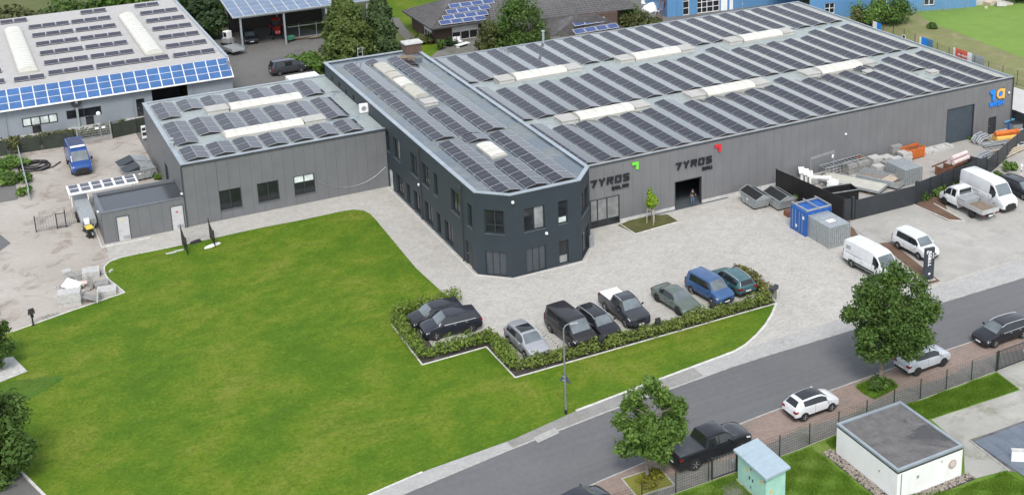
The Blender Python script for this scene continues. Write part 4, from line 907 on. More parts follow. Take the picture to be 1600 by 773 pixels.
oB = origin(bb)
for i in range(12):
    for j in range(5):
        m = MB(); s0, d0 = 10.1+i*1.75, .5-j*1.05; zz = lambda d: 4.715+(.6-d)*2/16.6
        m.hexa([q(s0, d0, zz(d0)), q(s0+1.68, d0, zz(d0)), q(s0+1.68, d0-1.0, zz(d0-1)), q(s0, d0-1.0, zz(d0-1))], [q(s0, d0, zz(d0)+.03), q(s0+1.68, d0, zz(d0)+.03), q(s0+1.68, d0-1.0, zz(d0-1)+.03), q(s0, d0-1.0, zz(d0-1)+.03)]); m.build('solar_panel', M['pv_pale'], bb)
c0 = (P(1262, 27).x, P(1262, 27).y)
r0 = P(1265, 31); r1 = P(1525, 11); rf = axis((r0.x, r0.y), (r1.x, r1.y))
rw = []
for (ua, va, ub, vb) in ((1289, 6, 1304, 21), (1370, -6, 1386, 7), (1445, -12, 1460, 8)):
    s0, z1 = PW(ua, va, (r0.x, r0.y), (r1.x, r1.y)); s1, z0 = PW(ub, vb, (r0.x, r0.y), (r1.x, r1.y)); rw.append((s0, s1, max(.7, z0), max(z0+1.2, z1)))
wall(bb, (r0.x, r0.y), (r1.x, r1.y), 0, 6.5, rw, M['blue_wall'])
for w in rw: window(bb, rf, *w, mull=(.5,), trans=(.5,), fmat='white', panes='glass', sill=True)
m = MB(); q2 = lambda s, d, z: rf[0]+rf[1]*s+rf[2]*d+Vector((0, 0, z)); m.hexa([q2(-3, .4, 6.5), q2(rf[3]+1, .4, 6.5), q2(rf[3]+1, -12, 7.5), q2(-3, -12, 7.5)], [q2(-3, .4, 6.7), q2(rf[3]+1, .4, 6.7), q2(rf[3]+1, -12, 7.7), q2(-3, -12, 7.7)]); m.build('roof', M['white'], bb)
m = MB(); wbox(m, bf, -1.6, 0, -8, -.1, 0, 5.0); m.build('wall', M['blue_wall'], bb)
for i, (u, v) in enumerate(((1006, 10), (1027, 22))):
    p = P(u, v); c = empty('garden_chair', (p.x, p.y, 0), R(60*i), ['white chair by the blue building, farther one', 'white chair by the blue building, nearer one'][i], 'chair', 'white chairs in the back yard')
    m = MB(); m.box(-.3, .3, -.3, .3, .4, .48); m.build('seat', M['white_plastic'], c, local=True); m = MB(); m.box(-.3, .3, .25, .32, .48, 1.1); m.build('backrest', M['white_plastic'], c, local=True)
    for sx in (-1, 1):
        for sy in (-1, 1): m = MB(); m.box(sx*.26-.03, sx*.26+.03, sy*.26-.03, sy*.26+.03, 0, .4); m.build('leg', M['white_plastic'], c, local=True)
p = P(1019, 17); m = MB(); rnd = random.Random(4)
ring = lambda r, z: [(p.x+r*math.cos(a*.785)*(1+.3*math.sin(3*a)), p.y+.6*r*math.sin(a*.785), z+.15*math.sin(2.3*a)) for a in range(8)]
m.hexa(ring(1.9, .02), ring(1.4, .7)); m.hexa(ring(1.4, .701), ring(.4, 1.2)); tag(m.build('tarpaulin', M['white_plastic'], None, smooth=True), 'crumpled white tarpaulin heap in the yard of the blue building', 'tarpaulin')
p = P(1036, 27); tr = empty('metal_trestle', (p.x, p.y, 0), R(15), 'rusty metal trestle in the yard by the blue building', 'trestle')
for s in (-1, 1):
    for t in (-1, 1): m = MB(); m.bar((s*.9, t*.7, 0), (s*.3, 0, 2.6), .12); m.build('leg', M['rust'], tr, local=True)
m = MB(); m.bar((-.5, 0, 2.6), (.5, 0, 2.6), .14); m.bar((-.75, 0, 1.0), (.75, 0, 1.0), .08); m.build('crossbar', M['rust'], tr, local=True)
# ================================================================ VEGETATION
def leaf_mesh(name, pts, nrm, size, rng, mat, parent=None, elong=1.5, droop=0.0):
    """many small leaf faces: pts centres, nrm facing directions; each leaf a folded pair of triangles-quads"""
    n = len(pts); sz = size*(.45+1.15*rng.random(n)**1.4)[:, None]
    nr = nrm+rng.normal(0, .55, (n, 3)); nr /= np.linalg.norm(nr, axis=1)[:, None]+1e-9
    t = np.cross(nr, rng.normal(0, 1, (n, 3))); t /= np.linalg.norm(t, axis=1)[:, None]+1e-9
    b = np.cross(nr, t)
    v = np.empty((n, 4, 3)); L = t*sz*elong*.5; W = b*sz*.5
    v[:, 0] = pts-L; v[:, 1] = pts+W-L*.1-nr*sz*.12; v[:, 2] = pts+L-nr*sz*droop; v[:, 3] = pts-W-L*.1-nr*sz*.12
    o0 = np.array(origin(parent)) if parent is not None else np.zeros(3)
    me = bpy.data.meshes.new(name); me.vertices.add(4*n); me.vertices.foreach_set('co', (v-o0).reshape(-1).astype(np.float32))
    me.loops.add(4*n); me.loops.foreach_set('vertex_index', np.arange(4*n, dtype=np.int32))
    me.polygons.add(n); me.polygons.foreach_set('loop_start', np.arange(0, 4*n, 4, dtype=np.int32)); me.polygons.foreach_set('loop_total', np.full(n, 4, dtype=np.int32))
    me.materials.append(M[mat] if isinstance(mat, str) else mat); me.update(calc_edges=True); me.validate()
    o = bpy.data.objects.new(name, me); C.objects.link(o); o.parent = parent
    return o
def lumps_points(lumps, n, rng, shell=.45):
    L = np.array(lumps, float); w = L[:, 3]*L[:, 4]+L[:, 3]*L[:, 5]; k = rng.choice(len(L), n, p=w/w.sum())
    d = rng.normal(0, 1, (n, 3)); d /= np.linalg.norm(d, axis=1)[:, None]; r = rng.random(n)**shell
    p = L[k, :3]+d*r[:, None]*L[k, 3:6]
    g = d/ L[k, 3:6]; g /= np.linalg.norm(g, axis=1)[:, None]; g[:, 2] += .45
    return p, g
def crown_lumps(rng, cx, cy, z0, z1, rx, ry, n=26, taper=.5, lump=.34):
    out = []
    for i in range(n):
        t = (i+.5)/n*1.0; t = rng.random() if i > n*.5 else t; z = z0+(z1-z0)*t
        prof = math.sin(math.pi*min(1, max(.05, .12+.88*(t**taper))))**.6 if taper != 9 else (1-t)
        a = rng.random()*2*math.pi; q = (rng.random()**.5)*.8
        s = lump*(.7+.6*rng.random())
        out.append((cx+rx*prof*q*math.cos(a), cy+ry*prof*q*math.sin(a), z, rx*s, ry*s, (z1-z0)*s*.55))
    return out
def tree(name, base, height, rx, ry, z0, label, cat='tree', mat='leaf_mid', n=9000, leafsize=.22, seed=1, trunk_r=.14, lumps=26, group=None, lean=(0, 0), taper=.85, lump=.34):
    rng = np.random.default_rng(seed); root = empty(name, (base[0], base[1], 0), 0, label, cat, group)
    cx, cy = base[0]+lean[0], base[1]+lean[1]
    L = crown_lumps(rng, cx, cy, z0, height-(height-z0)*.08, rx, ry, lumps, taper, lump)
    m = MB(); top = Vector((cx, cy, z0+(height-z0)*.72)); b = Vector((base[0], base[1], -.05))
    pts = [b.lerp(top, t)+Vector((.12*math.sin(5*t+seed), .12*math.cos(4*t+seed), 0))*(t > .05) for t in (0, .03, .2, .4, .6, .8, 1)]
    m.tube(pts, [trunk_r*1.5, trunk_r*1.12, trunk_r, trunk_r*.85, trunk_r*.6, trunk_r*.38, trunk_r*.15], 8)
    for l in L[::2]:
        e = Vector(l[:3]); t = min(.9, max(.18, (e.z-.35*abs((e-Vector((cx, cy, e.z))).length))/max(.1, top.z))); s = b.lerp(top, t); mid = s.lerp(e, .5)+Vector((0, 0, .1)); m.tube([s, mid, e], [trunk_r*.38, trunk_r*.24, trunk_r*.08], 5)
    m.build('trunk', M['bark_tree'], root, smooth=True)
    p, g = lumps_points(L, n, rng, .6); p += rng.normal(0, .06+.02*min(rx, ry), p.shape); leaf_mesh('crown', p, g, leafsize, rng, mat, root)
    return root
def bush(name, base, rx, ry, h, label, cat='shrub', mat='leaf_mid', n=1500, leafsize=.2, seed=1, group=None, lumps=10, z0=.05):
    rng = np.random.default_rng(seed); root = empty(name, (base[0], base[1], 0), 0, label, cat, group)
    L = [(base[0]+rx*.65*rng.uniform(-1, 1), base[1]+ry*.65*rng.uniform(-1, 1), z0+h*rng.uniform(.25, .68), rx*.42, ry*.42, h*.32) for _ in range(lumps)]
    m = MB()
    for l in L[:6]: m.tube([(base[0], base[1], -.03), ((base[0]+l[0])/2, (base[1]+l[1])/2, l[2]*.6), l[:3]], [.05, .035, .015], 5)
    m.build('stem', M['bark_tree'], root); p, g = lumps_points(L, n, rng); p[:, 2] = np.maximum(p[:, 2], .03); leaf_mesh('foliage', p, g, leafsize, rng, mat, root); return root
def hedge(name, pts, w, h, label, mat='leaf_hedge', dens=330, leafsize=.13, seed=1, group=None, wob=.16, stems=True):
    """bushes planted in a row: foliage in rounded clumps along the line"""
    rng = np.random.default_rng(seed); root = empty(name, (pts[0][0], pts[0][1], 0), 0, label, 'hedge', group); L = []; m = MB()
    for a, b in zip(pts[:-1], pts[1:]):
        a = np.array(a[:2]); b = np.array(b[:2]); d = np.linalg.norm(b-a); k = max(1, int(d/.42))
        for i in range(k):
            c = a+(b-a)*(i+.5)/k; s = 1+rng.normal(0, wob); L.append((c[0]+rng.normal(0, .06), c[1]+rng.normal(0, .06), h*.52*s, w*.5*s, w*.5*s, h*.48*s))
            if rng.random() < .7: L.append((c[0]+rng.normal(0, w*.22), c[1]+rng.normal(0, w*.22), h*.75*s, w*.26, w*.26, h*.28))
            if stems: m.bar((c[0], c[1], -.02), (c[0]+rng.normal(0, .05), c[1]+rng.normal(0, .05), h*.5), .03)
    if stems: m.build('stems', M['bark_tree'], root)
    n = int(len(L)*dens*.42*.62); p, g = lumps_points(L, n, rng, .35); p[:, 2] = np.maximum(p[:, 2], .02); leaf_mesh('foliage', p, g, leafsize, rng, mat, root); return root
def conifer(name, base, height, r, label, mat='leaf_conifer', n=5000, seed=1, leafsize=.25, group=None, pw=.72):
    """dense conical crown with a ragged outline: sprays hanging from whorls of branches"""
    rng = np.random.default_rng(seed); root = empty(name, (base[0], base[1], 0), 0, label, 'tree', group)
    m = MB(); m.tube([(base[0], base[1], -.05), (base[0], base[1], height*.5), (base[0], base[1], height*.97)], [.2, .12, .02], 7)
    t = rng.random(n)**1.35; ph = rng.random(4)*6.283; a = rng.random(n)*6.283
    env = r*(1-t)**pw*(.80+.13*np.sin(3*a+ph[0]+5*t)+.10*np.sin(7*a+ph[1]-9*t)+.12*np.sin(26*t+2*a+ph[2])+.06*np.sin(15*a+40*t+ph[3]))
    q = env*rng.random(n)**.35; z = .25+(height-.3)*t+rng.normal(0, .12, n)-.18*q
    p = np.stack([base[0]+q*np.cos(a), base[1]+q*np.sin(a), np.maximum(z, .05)], 1)
    g = np.stack([np.cos(a), np.sin(a), np.full(n, .7)], 1); g /= np.linalg.norm(g, axis=1)[:, None]
    for i in range(30): k = rng.integers(n); m.bar((base[0], base[1], min(height*.95, p[k, 2]+.3)), tuple(p[k]), .05)
    m.build('trunk', M['bark_tree'], root); leaf_mesh('crown', p, g, leafsize, rng, mat, root, 1.8); return root

# street trees
t1 = P(1376, 596); tree('street_tree', (t1.x, t1.y), 9.4, 4.2, 3.6, 2.5, 'large leafy street tree with a broad crown over the silver car', n=46000, leafsize=.145, seed=11, trunk_r=.16, lumps=105, lean=(.8, .2), lump=.175)
t2 = P(1011, 745); tree('street_tree', (t2.x, t2.y), 7.2, 2.7, 2.4, 1.7, 'smaller bright street tree beside the black pickup', n=12500, leafsize=.165, seed=5, trunk_r=.12, lumps=42, mat=leaf('street_leaves', (.07, .135, .022), (.115, .20, .035), (.17, .265, .052), .35), lean=(.35, .1), lump=.21)
bt = P(-8, 752)
tree('border_tree', (bt.x, bt.y), 7.2, 3.3, 3.0, .5, 'dense green tree at the lower left edge of the lawn', n=22000, leafsize=.18, seed=21, lumps=90, lump=.2)
bt = P(-14, 577)
tree('border_tree', (bt.x, bt.y), 5.2, 2.0, 2.0, .6, 'green tree at the left edge above the garden path', n=12000, leafsize=.18, seed=22, lumps=60, lump=.2)
# hedges round the parking bays
hedge('hedge', [P2(716, 472), P2(690, 478), P2(640, 489), P2(619, 498), P2(635, 527), P2(661, 560), P2(700, 551), P2(754, 536), P2(769, 532), P2(785, 555), P2(804, 579)], 1.3, 1.15, 'clipped green hedge wrapped around the two black cars', seed=3)
hedge('hedge', [P2(808, 579), P2(850, 570), P2(920, 552), P2(1000, 530), P2(1080, 508), P2(1150, 488), P2(1200, 473)], 1.25, 1.05, 'long green hedge in front of the row of parked cars', mat=leaf('hedge_leaves_olive', (.105, .145, .026), (.155, .20, .042), (.215, .265, .065)), seed=4)
hedge('hedge', [P2(1199, 466), P2(1180, 448), P2(1150, 424)], .95, 1.2, 'reddish green hedge at the right end of the parking row', mat=leaf('hedge_leaves_bronze', (.10, .11, .025), (.155, .15, .035), (.21, .185, .055)), seed=6)
# sapling with its stakes
s = P(1018, 349); tr = empty('sapling', (s.x, s.y, 0), 0, 'young lime green tree tied to stakes before the hall', 'tree'); rng = np.random.default_rng(9)
m = MB(); m.tube([(s.x, s.y, 0), (s.x+.03, s.y, 1.7), (s.x, s.y, 3.1)], [.035, .03, .01], 6); m.build('trunk', M['bark_tree'], tr)
p, g = lumps_points([(s.x, s.y, 2.1, .55, .55, .5), (s.x+.1, s.y, 2.6, .45, .45, .45), (s.x-.1, s.y+.1, 3.0, .28, .28, .45), (s.x+.2, s.y-.2, 2.3, .4, .4, .4), (s.x, s.y, 3.4, .12, .12, .3)], 1500, rng); leaf_mesh('crown', p, g, .14, rng, 'leaf_young', tr)
for k in range(3):
    a = k*2.094+.4; m = MB(); m.tube([(s.x+.45*math.cos(a), s.y+.45*math.sin(a), 0), (s.x+.4*math.cos(a), s.y+.4*math.sin(a), 1.55)], .035, 6); m.build('stake', M['timber'], tr)
m = MB(); c3 = [(s.x+.4*math.cos(k*2.094+.4), s.y+.4*math.sin(k*2.094+.4), 1.45) for k in range(4)]
for a, b in zip(c3[:-1], c3[1:]): m.bar(a, b, .05)
m.build('crossbar', M['timber'], tr)
# plants of the yard
for i, (u, v, r, h, mt, lb) in enumerate([(1232, 300, .6, 1.0, 'leaf_lite', 'small bright shrub between the skips and the black fence'), (1248, 312, .45, .6, 'leaf_lite', 'low plant along the black fence beside the skips'), (1466, 303, 1.1, 1.1, 'leaf_lite', 'green shrub behind the white flatbed truck'), (1445, 312, .8, .9, 'leaf_mid', 'low green shrub at the left end of the fence bed'), (1490, 296, .8, .9, 'leaf_mid', 'green shrub between the fence and the tall white van'), (1575, 266, 1.0, 1.0, 'leaf_lite', 'green shrub by the fence near the dark blue car'), (1560, 278, .7, .8, 'leaf_mid', 'small shrub at the rear of the dark blue car'), (1519, 218, .5, .4, 'leaf_mid', 'weeds at the right foot of the roller door'), (533, 300, .35, .5, 'leaf_olive', 'weed tuft against the annex wall'), (1372, 603, 1.3, .6, 'leaf_mid', 'low ground plants at the foot of the large street tree')]):
    q = P(u, v); bush('shrub', (q.x, q.y), r, r*.9, h, lb, mat=mt, n=int(420*r+300), leafsize=.15, seed=30+i)
q = P(1012, 752); sq = [(q.x-1.4, q.y-1.1), (q.x+1.3, q.y-1.2), (q.x+1.4, q.y+1.0), (q.x-1.3, q.y+1.1)]
sheet('tree_bed', sq, .028, ground_mat('mossy_bed', (.17, .17, .03), (.22, .21, .04), (.10, .09, .04), fine=6, big=.6)); kerb('bed_kerb', sq+[sq[0]], .1, .06, .9, 'kerb_grey')
bush('ground_cover', (q.x, q.y), 1.2, .9, .3, 'yellow green moss and weeds around the smaller street tree', 'plants', leaf('moss_yellow', (.12, .13, .015), (.19, .19, .02), (.26, .24, .03)), 900, .12, 60)
tb_ = [P2(1338, 606), P2(1352, 597), P2(1372, 589), P2(1392, 594), P2(1404, 604), P2(1388, 614), P2(1366, 624), P2(1350, 616)]
sheet('tree_bed', tb_, .028, M['lawn_long'])
# grass blades of the verge by the white box: nobody could count them
def grass(name, poly, n, h, seed, mat='grass', label='long uncut grass along the wire fence'):
    rng = np.random.default_rng(seed); xs = [p[0] for p in poly]; ys = [p[1] for p in poly]; P_ = []
    while len(P_) < n:
        x = rng.uniform(min(xs), max(xs), n); y = rng.uniform(min(ys), max(ys), n)
        for a, b in zip(x, y):
            ins = False; j = len(poly)-1
            for i in range(len(poly)):
                if (ys[i] > b) != (ys[j] > b) and a < (xs[j]-xs[i])*(b-ys[i])/(ys[j]-ys[i])+xs[i]: ins = not ins
                j = i
            if ins: P_.append((a, b))
            if len(P_) >= n: break
    p = np.array(P_); cl = .55+.5*np.sin(p[:, 0]*2.1)*np.sin(p[:, 1]*2.7+1)+.25*rng.random(len(p)); hh = h*np.clip(cl, .25, 1.3)
    a = rng.random(len(p))*6.283; lean = rng.normal(0, .35, (len(p), 2))*hh[:, None]; w = .022
    v = np.zeros((len(p), 3, 3)); v[:, 0, 0] = p[:, 0]-w*np.cos(a); v[:, 0, 1] = p[:, 1]-w*np.sin(a); v[:, 1, 0] = p[:, 0]+w*np.cos(a); v[:, 1, 1] = p[:, 1]+w*np.sin(a)
    v[:, 2, :2] = p+lean; v[:, 2, 2] = hh
    n3 = len(p); me = bpy.data.meshes.new(name); me.vertices.add(3*n3); me.vertices.foreach_set('co', v.reshape(-1).astype(np.float32)); me.loops.add(3*n3); me.loops.foreach_set('vertex_index', np.arange(3*n3, dtype=np.int32)); me.polygons.add(n3)
    me.polygons.foreach_set('loop_start', np.arange(0, 3*n3, 3, dtype=np.int32)); me.polygons.foreach_set('loop_total', np.full(n3, 3, dtype=np.int32)); me.materials.append(M[mat] if isinstance(mat, str) else mat); me.update(calc_edges=True)
    o = bpy.data.objects.new(name, me); C.objects.link(o); tag(o, label, 'grass', kind='stuff'); return o
grass('long_grass', [(30, 50), (46.9, 50), (46.9, 61.1), (30, 61.1)], 90000, .2, 2); grass('long_grass', tb_, 4500, .3, 12)
grass('long_grass', [P2(1400, 640), P2(1557, 584), P2(1592, 608), P2(1462, 651), P2(1300, 700), P2(1290, 690)], 42000, .22, 3); grass('long_grass', [P2(1290, 790), P2(1400, 775), P2(1506, 762), P2(1570, 737), P2(1640, 770), P2(1640, 850), P2(1300, 850)], 50000, .2, 4)
# background planting
def row(items, name, group, fn, words):
    for i, it in enumerate(items): fn(name, *it, label=words[i], seed=70+i, group=group)
q = P(556, 100); 
for i, (u, v, h, r, mt, lb, n) in enumerate([(545, 106, 10.5, 4.9, 'leaf_conifer', 'tall yellow green conifer behind the office roof, left of the pair', 22000), (598, 96, 11.0, 3.6, 'leaf_conifer', 'tall dark conifer behind the office roof, right of the pair', 17000)]):
    q = P(u, v); conifer('conifer', (q.x, q.y), h, r, lb, n=n, pw=.72 if i else .5, seed=50+i, mat=mt if i else leaf('yellow_conifer', (.06, .095, .02), (.10, .14, .032), (.15, .19, .05)))
for i, (u, v, h, rx, z0, mt, lb, n) in enumerate([(812, 92, 8.8, 4.4, .5, 'leaf_mid', 'round dark green tree between the brick house and the hall', 14000), (768, 96, 5.8, 3.0, .4, 'leaf_olive', 'smaller olive tree left of the round tree at the house', 7000)]):
    q = P(u, v); tree('garden_tree', (q.x, q.y), h, rx, rx*.9, z0, lb, mat=mt, n=n, leafsize=.22, seed=80+i, lumps=60, lump=.3)
back = [(478, 104, 2.6, 1.9, 'leaf_lite', 'bright round shrub beside the dark van'), (497, 112, 1.8, 1.6, 'leaf_lite', 'small light shrub nearest the white trailer roof'), (540, 96, 2.0, 1.3, 'leaf_red', 'brown leaved shrub under the conifers'), (515, 100, 1.7, 1.2, 'leaf_red', 'reddish shrub between the light shrubs and the conifer'), (660, 68, 2.2, 1.3, 'leaf_olive', 'thin olive shrub at the corner of the brick house'), (689, 78, .8, 1.6, 'leaf_mid', 'narrow green bush on the patio edge'), (705, 72, .9, 1.4, 'leaf_dark', 'dark potted bush beside the garden chairs'),
        (910, 22, 5.5, 4.5, 'leaf_lite', 'bright bushes behind the house roof, left clump'), (945, 28, 5.0, 4.2, 'leaf_mid', 'green bush behind the house roof, middle clump'), (975, 36, 3.0, 3.0, 'leaf_mid', 'green bush next to the back yard of the blue building'), (992, 42, 2.6, 2.6, 'leaf_olive', 'brownish clipped bush at the yard edge'), (1010, 40, 2.4, 1.3, 'leaf_olive', 'low olive hedge bush by the yard edge'),
        (1365, 38, 3.6, 4.0, 'leaf_lite', 'flowering shrub with pale blossom before the blue wall'), (1398, 34, 3.8, 3.6, 'leaf_mid', 'green shrub on the right of the pale flowering shrub'), (1342, 40, 2.4, 3.2, 'leaf_olive', 'pale shrub on the left of the blue wall shrubs'), (1455, 45, .8, 1.0, 'leaf_mid', 'lone small bush in the meadow margin')]
for i, (u, v, r, h, mt, lb) in enumerate(back):
    q = P(u, v); bush('shrub', (q.x, q.y), r, r*.9, h, lb, mat=mt, n=int(min(2600, 650*r+200)), leafsize=.24, seed=100+i, lumps=12)
def wood(name, spots, label, mat, n, seed, ls=.45):
    rng = np.random.default_rng(seed); L = []
    for (x, y, r, h) in spots:
        for _ in range(9): L.append((x+r*rng.uniform(-.7, .7), y+r*rng.uniform(-.7, .7), h*rng.uniform(.25, .8), r*.45, r*.45, h*.28))
    p, g = lumps_points(L, n, rng, .4); p[:, 2] = np.maximum(p[:, 2], .05); return p, g, rng
far = [('left of the spruce', -2, 203, 5, 5, 'leaf_mid'), ('just right of the spruce', 11, 203, 5, 5, 'leaf_olive'), ('behind the middle of the warehouse', 18, 206, 5, 5.0, 'leaf_mid'), ('behind the right skylight of the warehouse', 25, 206, 5, 5.5, 'leaf_lite'), ('behind the right end of the warehouse', 31, 208, 5, 6.5, 'leaf_mid'),
       ('beside the left post of the carport, back', 33.5, 196, 3.6, 5, 'leaf_dark'), ('beside the left post of the carport, front', 34, 188, 2.4, 4.0, 'leaf_dark'), ('behind the carport, left', 42, 203, 6, 7, 'leaf_mid'), ('behind the carport, right', 52, 204, 6, 8, 'leaf_dark'),
       ('behind the conifers, left', 60, 200, 5, 8, 'leaf_dark'), ('behind the conifers, middle', 66, 210, 6, 8, 'leaf_mid'), ('at the end of the garden lawn, left', 72, 213, 6, 6, 'leaf_mid'), ('at the end of the garden lawn, right', 79, 207, 5, 4.5, 'leaf_olive'), ('at the top behind the house ridge', 92, 203, 7, 7, 'leaf_mid'), ('behind the house ridge, right', 102, 196, 6, 6, 'leaf_lite'), ('farthest, above the back yard', 112, 190, 5, 6, 'leaf_dark'), ('behind the left edge of the warehouse', -10, 201, 5, 5, 'leaf_olive')]
for i, (lb, x, y, r, h, mt) in enumerate(far):
    rng = np.random.default_rng(200+i); root = empty('background_tree', (x, y, 0), 0, 'background tree clump '+lb, 'tree', 'trees at the top of the photo')
    L = [(x+r*rng.uniform(-.75, .75), y+r*rng.uniform(-.75, .75), h*rng.uniform(.2, .8), r*.42, r*.42, h*.25) for _ in range(16)]
    m = MB(); m.tube([(x, y, -.1), (x, y, h*.6)], [.2, .06], 6)
    for l in L[:6]: m.bar((x, y, h*.3), l[:3], .07)
    m.build('trunk', M['bark_tree'], root); p, g = lumps_points(L, 2600, rng); p[:, 2] = np.maximum(p[:, 2], .05); leaf_mesh('crown', p, g, .42, rng, mt, root)
conifer('blue_spruce', (4.5, 200), 7.5, 2.6, 'blue grey spruce behind the left skylight of the warehouse', n=9000, seed=66, leafsize=.35, mat=leaf('spruce_needles', (.04, .06, .05), (.065, .09, .075), (.10, .13, .11), .1))
# hedge and planting along the warehouse path, left yard greenery
hedge('hedge', [(-12, 153.4), (0, 153.2), (9, 152.9), (18.0, 152.6)], 1.3, 1.15, 'long olive hedge along the warehouse path', mat='leaf_olive', dens=260, leafsize=.17, seed=12)
for i, (u, v, r, h, mt, lb) in enumerate([(12, 262, 2.2, 1.4, 'leaf_lite', 'green undergrowth left of the fence post'), (25, 285, 1.6, 1.2, 'leaf_mid', 'green weeds beside the leaning galvanised post'), (38, 305, .8, .9, 'leaf_lite', 'small yellow green weed at the foot of the post'), (28, 240, 1.0, 2.2, 'leaf_olive', 'climbing plant on the top of the galvanised post'), (0, 285, 1.8, 1.0, 'leaf_lite', 'ground plants at the left edge of the yard'), (247, 281, .5, .6, 'leaf_lite', 'weeds between the skips and the annex wall')]):
    q = P(u, v); bush('shrub', (q.x, q.y), r, r, h, lb, mat=mt, n=int(600*r+200), leafsize=.2, seed=140+i)
grass('lawn_tufts', lawn_pts+bed_kerb[1:]+lawn_side[1:]+[(14, 69), (2, 78), (1.6, 82), (.3, 86), (0, 105)], 70000, .085, 15, leaf('lawn_blades', (.06, .125, .01), (.105, .18, .014), (.17, .215, .03), .15), 'small tufts of grass all over the big lawn')
q = P(1590, 4); bush('shrub', (q.x, q.y), 3.0, 2.0, 2.4, 'dark bush at the far top right end of the meadow', mat='leaf_dark', n=1800, leafsize=.3, seed=171)
